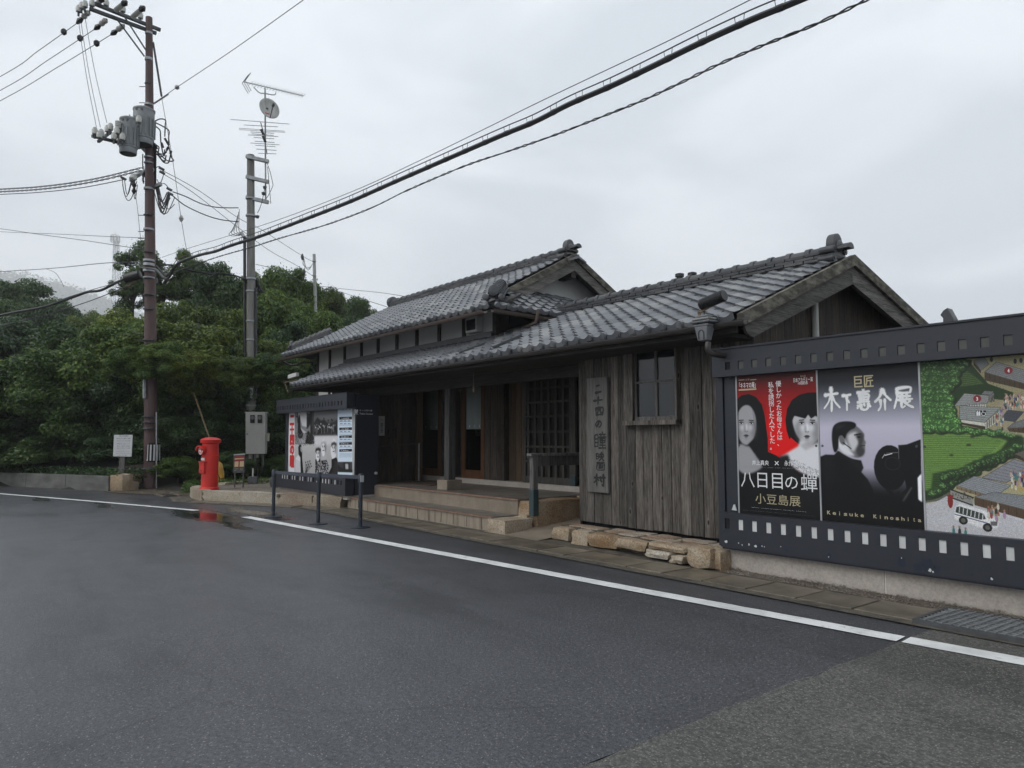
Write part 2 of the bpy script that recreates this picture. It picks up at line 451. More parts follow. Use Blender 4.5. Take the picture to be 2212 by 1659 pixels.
MT['brown_panel'] = wood('brown_panel_wood', (0.115, 0.078, 0.05), (0.055, 0.037, 0.025), 'z', knots=False)
MT['rail_wood'] = wood('rail_wood', (0.16, 0.15, 0.145), (0.05, 0.047, 0.045), 'z', knots=False)
MT['lattice'] = wood('lattice_wood', (0.085, 0.08, 0.072), (0.035, 0.034, 0.032), 'z', knots=False, var=0.15)
MT['moss_board'] = M('mossy_verge', (0.22, 0.205, 0.165), (0.055, 0.048, 0.038), 9, 0.85, fine=0.3, bump=0.6, stretch=(1, 0.6, 1.4), rand=False, lo=0.42, hi=0.72)
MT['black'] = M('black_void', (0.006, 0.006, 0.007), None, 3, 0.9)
MT['plaster'] = M('white_plaster', (0.54, 0.54, 0.52), (0.46, 0.46, 0.45), 1.5, 0.85, fine=0.05, var=0.05)
MT['teal'] = M('teal_metal', (0.03, 0.055, 0.06), None, 4, 0.5)
MT['navy'] = M('navy_panel', (0.021, 0.024, 0.034), (0.017, 0.020, 0.029), 1.5, 0.42, fine=0.06, rand=False)
MT['navy_dark'] = M('navy_flake', (0.010, 0.016, 0.032), None, 3, 0.4)
MT['alu'] = M('silver_frame', (0.42, 0.43, 0.44), None, 3, 0.4, metal=0.2)
MT['perf_white'] = M('perforation_light', (0.62, 0.63, 0.63), (0.54, 0.54, 0.54), 2, 0.5, fine=0.05, var=0.08)
MT['perf_olive'] = M('perforation_olive', (0.085, 0.088, 0.08), (0.06, 0.062, 0.058), 2, 0.6, var=0.12)
MT['white_chip'] = M('bare_chip', (0.6, 0.62, 0.62), None, 3, 0.6)
def tilemat(name, c1, c2, c3):
    m, nt, b = newmat(name)
    v, rv = vecn(nt)
    n = noise(nt, v, 9, 4, 0.6); n2 = noise(nt, v, 60, 3, 0.7)
    f = mathn(nt, 'ADD', mathn(nt, 'MULTIPLY', n, 0.55), mathn(nt, 'MULTIPLY_ADD', rv, 0.6, -0.06))
    col = ramp(nt, f, [(0.15, c2), (0.55, c1), (0.93, c3)])
    col = mixc(nt, 1.0, col, ramp(nt, n2, [(0.3, (0.8, 0.8, 0.8)), (0.7, (1.15, 1.15, 1.15))]), 'MULTIPLY')
    nt.links.new(col, b.inputs['Base Color'])
    nt.links.new(mathn(nt, 'MULTIPLY_ADD', n, 0.28, 0.30), b.inputs['Roughness'])
    b.inputs['Specular IOR Level'].default_value = 0.55
    bumpn(nt, b, n2, 0.25, 0.004)
    return m
MT['tile'] = tilemat('roof_tile', (0.155, 0.162, 0.175), (0.080, 0.085, 0.095), (0.29, 0.29, 0.28))
MT['tile_dark'] = tilemat('ridge_tile', (0.052, 0.055, 0.062), (0.032, 0.034, 0.038), (0.10, 0.10, 0.095))
MT['gutter'] = M('brown_gutter', (0.040, 0.034, 0.032), (0.028, 0.024, 0.023), 4, 0.3, rand=False)
MT['gutter_clay'] = M('clay_gutter', (0.10, 0.072, 0.058), (0.06, 0.045, 0.038), 4, 0.5, rand=False)
MT['red'] = M('postbox_red', (0.60, 0.022, 0.012), (0.47, 0.016, 0.011), 3, 0.42, fine=0.05, rand=False)
MT['yellow'] = M('oar_yellow', (0.50, 0.29, 0.03), (0.34, 0.18, 0.02), 5, 0.5, rand=False)
MT['grey_box'] = M('grey_cabinet', (0.30, 0.30, 0.28), (0.26, 0.26, 0.245), 2, 0.5, fine=0.04, rand=False)
MT['grey_side'] = M('grey_cabinet_side', (0.22, 0.22, 0.21), None, 2, 0.5)
MT['steel'] = M('galvanised', (0.38, 0.40, 0.41), (0.25, 0.26, 0.27), 8, 0.45, metal=0.5)
MT['steel_dark'] = M('dark_steel', (0.10, 0.105, 0.11), (0.06, 0.062, 0.065), 8, 0.5, metal=0.3)
MT['trafo'] = M('transformer_grey', (0.27, 0.29, 0.30), (0.20, 0.215, 0.22), 3, 0.5, rand=False)
MT['pole_brown'] = M('brown_pole', (0.098, 0.055, 0.052), (0.062, 0.036, 0.035), 2.4, 0.6, stretch=(3, 3, 0.5), fine=0.12, rand=False)
MT['pole_conc'] = M('concrete_pole', (0.24, 0.235, 0.215), (0.14, 0.138, 0.125), 3, 0.8, stretch=(2, 2, 0.35), fine=0.16, rand=False)
MT['pole_white'] = M('pale_pole', (0.50, 0.50, 0.48), (0.33, 0.33, 0.31), 6, 0.7, stretch=(2, 2, 0.4), rand=False)
MT['cable'] = M('black_cable', (0.016, 0.016, 0.018), None, 5, 0.4)
MT['wire'] = M('thin_wire', (0.055, 0.056, 0.065), None, 5, 0.5)
MT['ceramic'] = M('ceramic', (0.50, 0.50, 0.46), (0.40, 0.40, 0.37), 6, 0.3)
MT['cream'] = M('cream_box', (0.46, 0.44, 0.35), None, 3, 0.5)
MT['bpost'] = M('barrier_blue_black', (0.020, 0.028, 0.040), None, 4, 0.35)
MT['belt'] = M('barrier_belt', (0.055, 0.062, 0.085), None, 12, 0.7)
MT['white_paper'] = M('white_board', (0.60, 0.61, 0.62), (0.54, 0.55, 0.56), 3, 0.5)
MT['ink'] = M('black_ink', (0.012, 0.012, 0.014), None, 3, 0.5)
MT['ink_red'] = M('red_ink', (0.62, 0.02, 0.02), None, 3, 0.5)
MT['ink_white'] = M('white_ink', (0.85, 0.86, 0.87), None, 3, 0.5)
MT['ink_grey'] = M('grey_ink', (0.30, 0.30, 0.31), None, 3, 0.5)
MT['ink_gold'] = M('gold_ink', (0.50, 0.44, 0.28), None, 3, 0.5)
MT['ink_carve'] = M('carved_black', (0.006, 0.006, 0.006), None, 3, 0.5)
MT['bark'] = wood('bark', (0.09, 0.075, 0.06), (0.025, 0.02, 0.017), 'z', knots=False)
MT['mat'] = M('door_mat', (0.09, 0.05, 0.03), (0.05, 0.028, 0.018), 20, 0.9, fine=0.3)
MT['shaded_yellow'] = M('shaded_oar_yellow', (0.09, 0.058, 0.012), (0.05, 0.03, 0.008), 5, 0.6, rand=False)  # oar yellow darkened: the shade on the upper shaft is in the colour
MT['green'] = M('green_tape', (0.03, 0.12, 0.06), None, 3, 0.5)
MT['copper'] = M('bracket_wood', (0.20, 0.14, 0.09), (0.12, 0.085, 0.06), 6, 0.7)
MT['lamp_on'], _nt, _b = newmat('downlight'); _b.inputs['Emission Color'].default_value = (1, 0.75, 0.45, 1); _b.inputs['Emission Strength'].default_value = 0.9; _b.inputs['Base Color'].default_value = (0.7, 0.6, 0.45, 1)
MT['curtain'] = M('white_curtain', (0.40, 0.42, 0.41), (0.33, 0.35, 0.34), 1.2, 0.8, stretch=(4, 1, 0.3), rand=False)
MT['leaf_a'] = leafmat('leaf_mid_green', ((0.024, 0.052, 0.014), (0.068, 0.122, 0.030), (0.19, 0.25, 0.05)))
MT['leaf_b'] = leafmat('leaf_dark_green', ((0.017, 0.040, 0.017), (0.044, 0.084, 0.032), (0.11, 0.17, 0.055)))
MT['leaf_c'] = leafmat('leaf_olive_green', ((0.032, 0.058, 0.014), (0.095, 0.14, 0.026), (0.27, 0.30, 0.055)))
def glass(name, col=(0.02, 0.025, 0.025), a=0.35, clear=True):
    m, nt, b = newmat(name)
    b.inputs['Base Color'].default_value = (*col, 1); b.inputs['Roughness'].default_value = 0.03
    b.inputs['Specular IOR Level'].default_value = 0.9
    tr = nt.nodes.new('ShaderNodeBsdfTransparent'); tr.inputs[0].default_value = (0.93, 0.96, 0.95, 1)
    fr = nt.nodes.new('ShaderNodeFresnel'); fr.inputs[0].default_value = 1.5
    gl = nt.nodes.new('ShaderNodeBsdfGlossy'); gl.inputs['Roughness'].default_value = 0.02
    ms = nt.nodes.new('ShaderNodeMixShader')
    if clear:
        nt.links.new(fr.outputs[0], ms.inputs[0]); nt.links.new(tr.outputs[0], ms.inputs[1]); nt.links.new(gl.outputs[0], ms.inputs[2])
    else:
        ms.inputs[0].default_value = a; nt.links.new(tr.outputs[0], ms.inputs[1]); nt.links.new(b.outputs[0], ms.inputs[2])
    nt.links.new(ms.outputs[0], nt.nodes['Material Output'].inputs[0])
    return m
MT['glass'] = glass('door_glass')
MT['win_glass'] = glass('window_glass', (0.012, 0.015, 0.018), 0.72, False)

# ================================================================== SETTING
def sheet(name, pts, mat, z, kind='structure', parent=None, sub=0):
    mb = MB(); mb.poly([(p[0], p[1], z) for p in pts])
    o = mb.build(name, MT[mat] if isinstance(mat, str) else mat, parent)
    if kind: o['kind'] = kind
    return o
sheet('ground', [(-2240, -2240), (2240, -2240), (2240, 2240), (-2240, 2240)], 'earth', -0.03)
# road sheets butt end to end at the old joint
sheet('road', [(-70, -60), (-2.5, -60), (-2.5, 9), (-70, 9)], 'asphalt', 0.0)
jag = [(-2.5, -60)] + [(-2.5 + rnd.uniform(-.02, .02), -60 + i * 0.25) for i in range(1, 276)]
sheet('old_road_surface', [(30, -60), (30, 9)] + [(x, y) for x, y in reversed(jag) if y <= 9], 'asphalt_old', 0.004)
# white lines
def line_strip(name, a, b, wd, z=0.009, wob=0.004):
    a = Vector((a[0], a[1], 0)); b = Vector((b[0], b[1], 0)); d = (b - a).normalized(); n = Vector((-d.y, d.x, 0)); L = (b - a).length
    k = int(L / 0.12); mb = MB(); vs = []
    for i in range(k + 1):
        p = a + d * (L * i / k)
        vs.append((p + n * (rnd.uniform(-wob, wob)), p + n * (wd + rnd.uniform(-wob, wob))))
    for i in range(k):
        q = [vs[i][0], vs[i + 1][0], vs[i + 1][1], vs[i][1]]
        mb.quad(*[(p.x, p.y, z) for p in q])
    o = mb.build(name, MT['line']); o['kind'] = 'structure'; return o
pL, pR = atZ(520, 1118), atZ(2212, 1440)
dd = (pR - pL)
def onl(x): t = (x - pL.x) / dd.x; return (x, pL.y + dd.y * t)
line_strip('white_line', onl(pL.x), onl(-2.515), 0.19)
line_strip('white_line', onl(-2.48), onl(3.0), 0.20, 0.0095)
q0, q1, q2 = atZ(0, 1068), atZ(205, 1085), atZ(418, 1104)
line_strip('white_line', (q1.x, q1.y), (q2.x, q2.y), 0.15)
line_strip('white_line', (q0.x + (q0.x - q1.x) * 2, q0.y + (q0.y - q1.y) * 2), (q1.x, q1.y), 0.15)

# gutter with concrete cover slabs
sheet('gutter_bed', [(-15.3, 6.2), (3, 6.2), (3, 7.3), (-15.3, 7.3)], 'slab_bed', 0.012)
sheet('gutter_bed', [(-20.3, 4.75), (-18.5, 4.45), (-15.3, 6.2), (-15.3, 7.0), (-18.4, 5.6), (-20.3, 5.6)], 'slab_bed', 0.008)
gut = thing('gutter_cover', 'row of worn concrete gutter slabs between the white line and the buildings', 'gutter', (-9, 6.5, 0)); gut['kind'] = 'structure'
x = -2.66
while x > -15.2:
    x1 = x - 0.018 - 0.53 + 0.018
    mb = MB(); e = [rnd.uniform(-.006, .006) for _ in range(6)]
    zt = 0.026 + rnd.uniform(-.003, .004)
    y1 = 6.86 if x > -5.6 else 6.84
    a, b = x - 0.014 + e[0], x1 + 0.006 + e[1]
    mb.prism([(b, 6.335 + e[2], 0.005), (a, 6.335 + e[3], 0.005), (a, y1 + e[4], 0.005), (b, y1 + e[5], 0.005)], (0, 0, zt - 0.005))
    mb.build('slab', MT['slab'], gut, bevel=0.006)
    x = x1
# slabs that follow the kerb on the left
ka, kb = Vector((-15.45, 6.12, 0)), Vector((-18.4, 4.62, 0)); kd = (kb - ka).normalized(); kn = Vector((kd.y, -kd.x, 0)) * -1
if kn.y < 0: kn = -kn
for i in range(6):
    p = ka + kd * (i * 0.53); q = ka + kd * (i * 0.53 + 0.5)
    MB().prism([tuple(p) , tuple(q), tuple(q + kn * 0.4), tuple(p + kn * 0.4)], (0, 0, 0.024)).build('slab', MT['slab'], gut)

# stones -------------------------------------------------------------
def stone_mb(c, s, seed, rotz=0.0, round_=0.45, rough=0.10, sub=3):
    bm = bmesh.new(); bmesh.ops.create_cube(bm, size=2.0)
    bmesh.ops.subdivide_edges(bm, edges=bm.edges[:], cuts=sub, use_grid_fill=True)
    rr = random.Random(seed); o = Vector((rr.uniform(0, 50), rr.uniform(0, 50), rr.uniform(0, 50)))
    from mathutils import noise as mn
    mb = MB(); M3 = Matrix.Rotation(rotz, 3, 'Z')
    sk = (rr.uniform(-.12, .12), rr.uniform(-.12, .12))
    for v in bm.verts:
        p = v.co.copy(); q = p.normalized() * 1.25
        p = p.lerp(q, round_)
        p *= 1 + rough * mn.noise(p * 1.3 + o) * 2 + rough * 0.7 * mn.noise(p * 3.3 + o)
        p.x += sk[0] * p.z; p.z += sk[1] * p.x
        p = M3 @ Vector((p.x * s[0], p.y * s[1], p.z * s[2]))
        mb.v.append((c[0] + p.x, c[1] + p.y, c[2] + p.z))
    mb.f = [tuple(v.index for v in f.verts) for f in bm.faces]
    bm.free(); return mb

# gravel bed and kerb by the post box --------------------------------
kerb_line = [(-20.45, 5.75), (-20.15, 5.3), (-19.2, 5.12), (-18.5, 5.14), (-17.4, 5.68), (-16.3, 6.2), (-15.4, 6.62), (-14.72, 6.98)]
sheet('gravel_bed', kerb_line + [(-14.3, 7.1), (-14.3, 8.6), (-22.3, 8.6), (-20.9, 6.4)], 'gravel', 0.225)
kt = thing('kerb', 'rough granite kerb stones edging the gravel bed', 'kerb', (-17.5, 5.6, 0)); kt['kind'] = 'structure'
for i in range(len(kerb_line) - 1):
    a = Vector((*kerb_line[i], 0)); b = Vector((*kerb_line[i + 1], 0)); d = b - a; L = d.length; d.normalize(); n = Vector((-d.y, d.x, 0))
    m = (a + b) / 2 + n * 0.10
    stone_mb((m.x, m.y, 0.115), (L / 2 - 0.008, 0.15, 0.140), 40 + i, math.atan2(d.y, d.x), 0.10, 0.08).build('kerb_stone', MT['kerbstone'], kt, smooth=True)
back = [(-20.75, 6.2), (-21.4, 7.2), (-22.15, 8.4)]
for i in range(2):
    a = Vector((*back[i], 0)); b = Vector((*back[i + 1], 0)); m = (a + b) / 2; d = b - a
    stone_mb((m.x, m.y, 0.16), (d.length / 2, 0.12, 0.13), 60 + i, math.atan2(d.y, d.x), 0.07, 0.035).build('kerb_stone', MT['kerbstone'], kt, smooth=True)
def pebbles(name, inside, box, n, z, smin, smax, seed, mat='pebble', label=None):
    rr = np.random.RandomState(seed); V = []; Fc = []; k = 0; c = 0
    base = np.array([(1, 0, 0), (0, 1, 0), (-1, 0, 0), (0, -1, 0), (0, 0, .7), (0, 0, -.5)])
    fs = [(0, 1, 4), (1, 2, 4), (2, 3, 4), (3, 0, 4)]
    while c < n:
        x, y = rr.uniform(box[0], box[1]), rr.uniform(box[2], box[3]); c += 1
        if not inside(x, y): continue
        s = rr.uniform(smin, smax); th = rr.uniform(0, 6.28)
        q = base * (s * np.array([rr.uniform(.7, 1.4), rr.uniform(.7, 1.2), rr.uniform(.5, 1)]))
        cth, sth = math.cos(th), math.sin(th)
        q = np.stack([q[:, 0] * cth - q[:, 1] * sth, q[:, 0] * sth + q[:, 1] * cth, q[:, 2]], 1) + (x, y, z)
        V += q.tolist(); Fc += [tuple(k + i for i in f) for f in fs]; k += 6
    me = bpy.data.meshes.new(name); me.from_pydata(V, [], Fc); me.materials.append(MT[mat])
    o = bpy.data.objects.new(name, me); COL.objects.link(o); o['kind'] = 'stuff'
    if label: o['label'] = label
    return o
def inpoly(P):
    def f(x, y):
        c = False; n = len(P); j = n - 1
        for i in range(n):
            if (P[i][1] > y) != (P[j][1] > y) and x < (P[j][0] - P[i][0]) * (y - P[i][1]) / (P[j][1] - P[i][1]) + P[i][0]: c = not c
            j = i
        return c
    return f
bedp = kerb_line + [(-14.3, 7.1), (-14.3, 7.2), (-21.6, 8.4), (-20.9, 6.4)]
pebbles('loose_gravel', inpoly(bedp), (-22, -14, 5, 8.6), 7000, 0.228, .008, .02, 3, label='brown loose gravel in front of the left film board')
pebbles('loose_gravel', lambda x, y: y > 6.88 + 0.03 * math.sin(x * 3) and not (x < -3.6 and y < 6.95), (-5.0, 0.8, 6.86, 7.2), 4200, 0.016, .006, .015, 5, label='fine gravel along the foot of the board foundation')
# soil round the utility pole
soil_pts = [(-20.3, 5.3), (-20.9, 4.75), (-22.2, 4.05), (-23.3, 3.75), (-23.6, 4.1), (-26, 8), (-21.2, 8.2), (-20.4, 6)]
sheet('soil_verge', soil_pts, 'soil', 0.012)
def flecks(name, inside, box, n, z, s, seed, mat, label):
    rr = np.random.RandomState(seed); V = []; Fc = []; k = 0; c = 0
    while c < n:
        x, y = rr.uniform(box[0], box[1]), rr.uniform(box[2], box[3]); c += 1
        if not inside(x, y): continue
        th = rr.uniform(0, 6.28); a = s * rr.uniform(.6, 1.4); dx, dy = math.cos(th) * a, math.sin(th) * a
        V += [(x - dx, y - dy, z), (x + dy * .5, y - dx * .5, z + a * .3), (x + dx, y + dy, z + a * .15), (x - dy * .5, y + dx * .5, z + a * .2)]
        Fc.append((k, k + 1, k + 2, k + 3)); k += 4
    me = bpy.data.meshes.new(name); me.from_pydata(V, [], Fc); me.materials.append(mat)
    o = bpy.data.objects.new(name, me); COL.objects.link(o); o['kind'] = 'stuff'; o['label'] = label; return o
fallen = M('fallen_leaf', (0.30, 0.22, 0.08), (0.14, 0.09, 0.04), 9, 0.6, rand=False)
flecks('fallen_leaves', lambda x, y: inpoly(soil_pts)(x, y) or (rnd.random() < .12), (-24.5, -17.5, 3.3, 6.0), 900, 0.016, 0.028, 8, fallen, 'small yellow fallen leaves round the foot of the brown pole')
# drain opening beside the kerb
dt = thing('road_drain', 'dark open drain slot in the road edge beside the post box kerb', 'drain', (-20.6, 5.0, 0))
MB().box(-21.25, -20.35, 4.72, 5.02, 0.004, 0.02).build('pit_dark', MT['black'], dt)  # flat black plate stands for the dark of the slot
MB().box(-21.32, -20.28, 5.03, 5.10, 0.004, 0.045).box(-21.32, -20.28, 4.64, 4.71, 0.004, 0.03).build('frame', MT['slab'], dt)
# drain grate at the right
gr = thing('drain_grate', 'rusty steel drain grate set in the gutter below the right film board', 'drain grate', (-1.6, 6.6, 0))
GX0, GX1 = -2.63, -0.62
MB().box(GX0, GX1, 6.28, 6.90, 0.004, 0.016).build('pit_dark', MT['black'], gr)  # black plate painted for the darkness under the bars, no hole is cut
MB().box(GX0 - .03, GX0, 6.25, 6.93, 0.004, 0.05).box(GX1, GX1 + .03, 6.25, 6.93, 0.004, 0.05).box(GX0, GX1, 6.25, 6.28, 0.004, 0.05).box(GX0, GX1, 6.90, 6.93, 0.004, 0.05).build('frame', MT['steel_dark'], gr)
for i in range(9):
    y = 6.31 + i * 0.07
    MB().box(GX0, GX1, y, y + 0.012, 0.018, 0.048).build('bar', MT['steel'], gr)
mb = MB(); x = GX0 + 0.05
while x < GX1:
    mb.bar((x, 6.28, 0.05), (x + 0.035, 6.90, 0.05), 0.011, 0.011); x += 0.062
mb.build('cross_rods', MT['steel'], gr, kind='stuff')

# ramp in the alley between the steps and the plank wall
mb = MB(); mb.poly([(-9.5, 6.95, 0.014), (-8.15, 6.95, 0.014), (-8.1, 10.0, 0.30), (-9.5, 10.0, 0.30)])
o = mb.build('ramp', MT['step']); o['kind'] = 'structure'

# ================================================================== ENTRANCE STEPS
st = thing('entrance_steps', 'two broad concrete steps with red nosing leading up to the porch', 'steps', (-12, 8, 0))
MB().box(-14.62, -9.42, 7.06, 7.72, 0.0, 0.225).build('lower_step', MT['riser'], st)
MB().box(-14.60, -9.44, 7.085, 7.72, 0.227, 0.243).build('lower_tread', MT['step_top'], st)
MB().box(-14.65, -9.39, 7.035, 7.085, 0.222, 0.247).build('nosing', MT['nosing'], st)
for i in range(13):
    xx = -14.5 + i * 0.4 + rnd.uniform(-.03, .03)
    MB().box(xx, xx + 0.006, 7.052, 7.06, 0.01 + rnd.uniform(0, .03), 0.2).build('riser_joint', MT['slab_bed'], st)
MB().box(-15.3, -9.44, 7.62, 9.5, 0.0, 0.475).build('upper_step', MT['step'], st)
MB().box(-15.3, -9.46, 7.645, 9.5, 0.477, 0.495).build('upper_tread', MT['step_top'], st)
MB().box(-14.28, -9.42, 7.60, 7.645, 0.472, 0.499).build('nosing', MT['nosing'], st)
MB().box(-15.9, -9.2, 9.5, 9.9, 0.0, 0.60).build('sill', MT['concrete'], st)
# rough stones that retain the right side of the steps
for (c, s, rz, sd) in [((-9.2, 8.25, 0.23), (0.24, 0.62, 0.255), 0.0, 3), ((-9.17, 9.3, 0.25), (0.2, 0.4, 0.26), 0.06, 7), ((-9.2, 7.28, 0.10), (0.21, 0.30, 0.125), 0.05, 11), ((-9.22, 7.62, 0.12), (0.14, 0.12, 0.14), 0.1, 15)]:
    stone_mb(c, s, sd, rz, 0.12, 0.05).build('stone', MT['stone'], st, smooth=True)

# low stone wall in front of the plank wall
sw = thing('stone_wall', 'low wall of rough tan granite blocks in front of the plank wall', 'stone wall', (-6.6, 7.2, 0))
def zz(x, y): return (1123.3 + .3125 * x, 993.7 + .3125 * y)
def fy(x): return 7.28 - (x + 8.2) / 3.1 * 0.40
for i, (x0, x1, y0, y1) in enumerate([(215, 345, 462, 560), (355, 475, 482, 600), (470, 680, 508, 620), (662, 878, 540, 634), (880, 1140, 566, 645), (866, 1042, 617, 690), (1045, 1136, 660, 722), (1150, 1318, 600, 752), (1318, 1392, 625, 760)]):
    xm = (x0 + x1) / 2
    pc = atZ(*zz(xm, 712 if xm > 1000 else 560), 0.0)
    Y = fy(max(-8.2, min(-5.0, atZ(*zz(xm, (y0 + y1) / 2), 0.12).x)))
    if i == 8: Y += 0.12
    a, b = atY(*zz(x0, y0), Y), atY(*zz(x1, y1), Y)
    w_ = abs(b.x - a.x) / 2; h_ = abs(a.z - b.z) / 2
    h_ = min(h_ * 1.08, 0.15)
    stone_mb(((a.x + b.x) / 2, Y + 0.12, (a.z + b.z) / 2), (w_ * 0.97, 0.14, h_ * 1.04), 100 + i, rnd.uniform(-.06, .06), 0.30, 0.10).build('stone', MT['stone'], sw, smooth=True)
mort = MB(); mort.prism([(-8.15, 7.42, 0.0), (-5.35, 7.05, 0.0), (-5.06, 7.16, 0), (-5.06, 7.69, 0), (-7.98, 7.69, 0)], (0, 0, 0.215))
mort.build('mortar_core', MT['slab_bed'], sw)
rr = random.Random(5)
xs = -8.0
while xs < -5.15:
    wd = rr.uniform(.26, .42); ys = fy(xs) + 0.14
    d1 = rr.uniform(.14, .26)
    for (ya, yb) in ((ys, ys + d1), (ys + d1 + .02, 7.66)):
        if yb - ya > 0.06:
            xo = rr.uniform(-.05, .05)
            stone_mb((xs + wd / 2 + xo, (ya + yb) / 2, 0.20), (wd / 2 * .93, (yb - ya) / 2 * .93, 0.030), int(xs * 31) + int(ya * 100), rr.uniform(-.15, .15), 0.22, 0.06, 2).build('flagstone', MT['flag'], sw, smooth=True)
    xs += wd + 0.015
MB().tube([atZ(*zz(1118, 570), .24), atZ(*zz(1118, 570), .24) + Vector((0, 0, .035))], 0.012, 8).build('bolt', MT['copper'], sw)

# ================================================================== TILES
PU, PV = 0.255, 0.235
def tile_mesh(name, mat, eave=False, L=0.285):
    mb = MB(); n = 8; W = PU
    def prof(t):
        z = 0.040 * (0.5 + 0.5 * math.cos(2 * PI * t)) ** 1.6
        return z
    top0 = []; top1 = []; bot = []
    for i in range(n + 1):
        t = i / n; z = prof(t) + (0.010 if t < 0.5 else 0.0)
        xx = -0.02 + t * (W + 0.012)
        top0.append((xx, 0, z + 0.034)); top1.append((xx, L, z)); bot.append((xx, 0.004, z + (0.0 if not eave else -0.045)))
    k = len(mb.v); mb.v += top0 + top1 + bot; m = n + 1
    for i in range(n):
        mb.f.append((k + i, k + i + 1, k + m + i + 1, k + m + i))
        mb.f.append((k + 2 * m + i, k + 2 * m + i + 1, k + i + 1, k + i))
    if eave:
        c = (0.0, -0.012, 0.030)
        mb.lathe([(0.052, 0.0), (0.052, 0.05)], (c[0], c[1], c[2]), 12, 'y')
        mb.lathe([(0.034, -0.008), (0.034, 0.0)], (c[0], c[1], c[2]), 10, 'y')
    me = mb.mesh(name, mat, (0, 0, 0), False)
    me.polygons.foreach_set('use_smooth', [True] * len(me.polygons))
    try: me.set_sharp_from_angle(angle=R(35))
    except Exception: pass
    return me
TILE = tile_mesh('roof_tile', MT['tile']); TILE_E = tile_mesh('eave_tile', MT['tile'], True)
def tile_field(parent, O, U, V, cols, rows, keep, limit, eaves=True):
    """rows of interlocking tiles; the ones nearest the road stand as objects, the rest are joined"""
    U = Vector(U).normalized(); V = Vector(V).normalized(); N = U.cross(V).normalized()
    Mt = Matrix((U, V, N)).transposed()
    items = []
    for j in range(rows):
        for i in range(cols):
            p = Vector(O) + U * (i * PU) + V * (j * PV)
            if not keep(p + V * (PV / 2) + U * (PU / 2)): continue
            dist = (p - EYEP).length
            items.append((dist, i, j, p))
    items.sort(key=lambda t: t[0])
    rest = []
    for k, (dist, i, j, p) in enumerate(items):
        jit = Matrix.Rotation(rnd.gauss(0, .012), 3, 'X') @ Matrix.Rotation(rnd.gauss(0, .010), 3, 'Z') @ Matrix.Rotation(rnd.gauss(0, .012), 3, 'Y')
        mt = (Matrix.Translation(p + N * rnd.gauss(0, .0015)) @ (Mt @ jit).to_4x4())
        me = TILE_E if (j == 0 and eaves) else TILE
        if k < limit:
            o = bpy.data.objects.new('roof_tile', me); COL.objects.link(o); o.parent = parent
            mt.translation -= base_of(parent); o.matrix_local = mt
        else: rest.append((me, mt))
    if rest:
        V_, F_ = [], []; k = 0
        off = base_of(parent)
        for me, mt in rest:
            n = len(me.vertices); a = np.empty(n * 3); me.vertices.foreach_get('co', a); a = a.reshape(-1, 3)
            m = np.array(mt); V_.append(a @ m[:3, :3].T + m[:3, 3] - np.array(off))
            F_ += [tuple(k + v for v in p.vertices) for p in me.polygons]; k += n
        me = bpy.data.meshes.new('roof_tiles'); me.from_pydata(np.concatenate(V_).tolist(), [], F_); me.materials.append(MT['tile'])
        me.polygons.foreach_set('use_smooth', [True] * len(me.polygons))
        try: me.set_sharp_from_angle(angle=R(35))
        except Exception: pass
        o = bpy.data.objects.new('roof_tiles', me); COL.objects.link(o); o.parent = parent; o['kind'] = 'stuff'
def ridge_cap_mesh(L=0.30, r=0.085):
    mb = MB(); n = 8
    for (x0, x1, rr_) in ((0, L, r), (-0.03, 0.045, r + 0.020)):
        k = len(mb.v)
        for xx in (x0, x1):
            for j in range(n + 1):
                t = PI * j / n; mb.v.append((xx, math.cos(t) * rr_, math.sin(t) * rr_ * 0.9))
        for j in range(n): mb.f.append((k + j, k + j + 1, k + n + 1 + j + 1, k + n + 1 + j))
        mb.f.append(tuple(k + j for j in range(n + 1))); mb.f.append(tuple(k + n + 1 + j for j in range(n + 1)))
    me = mb.mesh('ridge_cap', MT['tile_dark']); me.polygons.foreach_set('use_smooth', [True] * len(me.polygons))
    try: me.set_sharp_from_angle(angle=R(40))
    except Exception: pass
    return me
CAP = ridge_cap_mesh()
def slab_mesh(wd):
    mb = MB(); mb.box(0, 0.285, -wd, wd, 0, 0.036); return mb.mesh('ridge_tile', MT['tile_dark'])
SLABS = [slab_mesh(w_) for w_ in (0.20, 0.165, 0.155, 0.145)]
def ridge(parent, x0, x1, Y, z0, layers=3, skirt=True):
    """stack of flat tiles under a row of round caps, running along X"""
    n = int((x1 - x0) / 0.30)
    for i in range(n + 1):
        x = x0 + i * 0.30
        if skirt:
            mb = MB(); mb.prism([(x, Y - 0.24, z0 - 0.055), (x, Y, z0 + 0.055), (x, Y + 0.24, z0 - 0.055), (x, Y + .22, z0 - .075), (x, Y, z0), (x, Y - .235, z0 - .085)], (0.29, 0, rnd.uniform(-.008, .008)))
            mb.build('ridge_skirt_tile', MT['tile'], parent)
        for l in range(layers):
            xo = x + (0.15 if l % 2 else 0)
            if xo > x1 - 0.05: continue
            place('ridge_tile', SLABS[min(l + 1, 3)], parent, (xo, Y + rnd.gauss(0, .005), z0 + 0.045 + l * 0.047), (rnd.gauss(0, .012), rnd.gauss(0, .012), rnd.gauss(0, .008)))
        place('ridge_cap', CAP, parent, (x, Y, z0 + 0.045 + layers * 0.047), (0, rnd.gauss(0, .012), rnd.gauss(0, .01)))
    # dark bedding core
    MB().box(x0, x1, Y - 0.12, Y + 0.12, z0 - 0.1, z0 + 0.04 + layers * 0.047).build('ridge_core', MT['tile_dark'], parent)
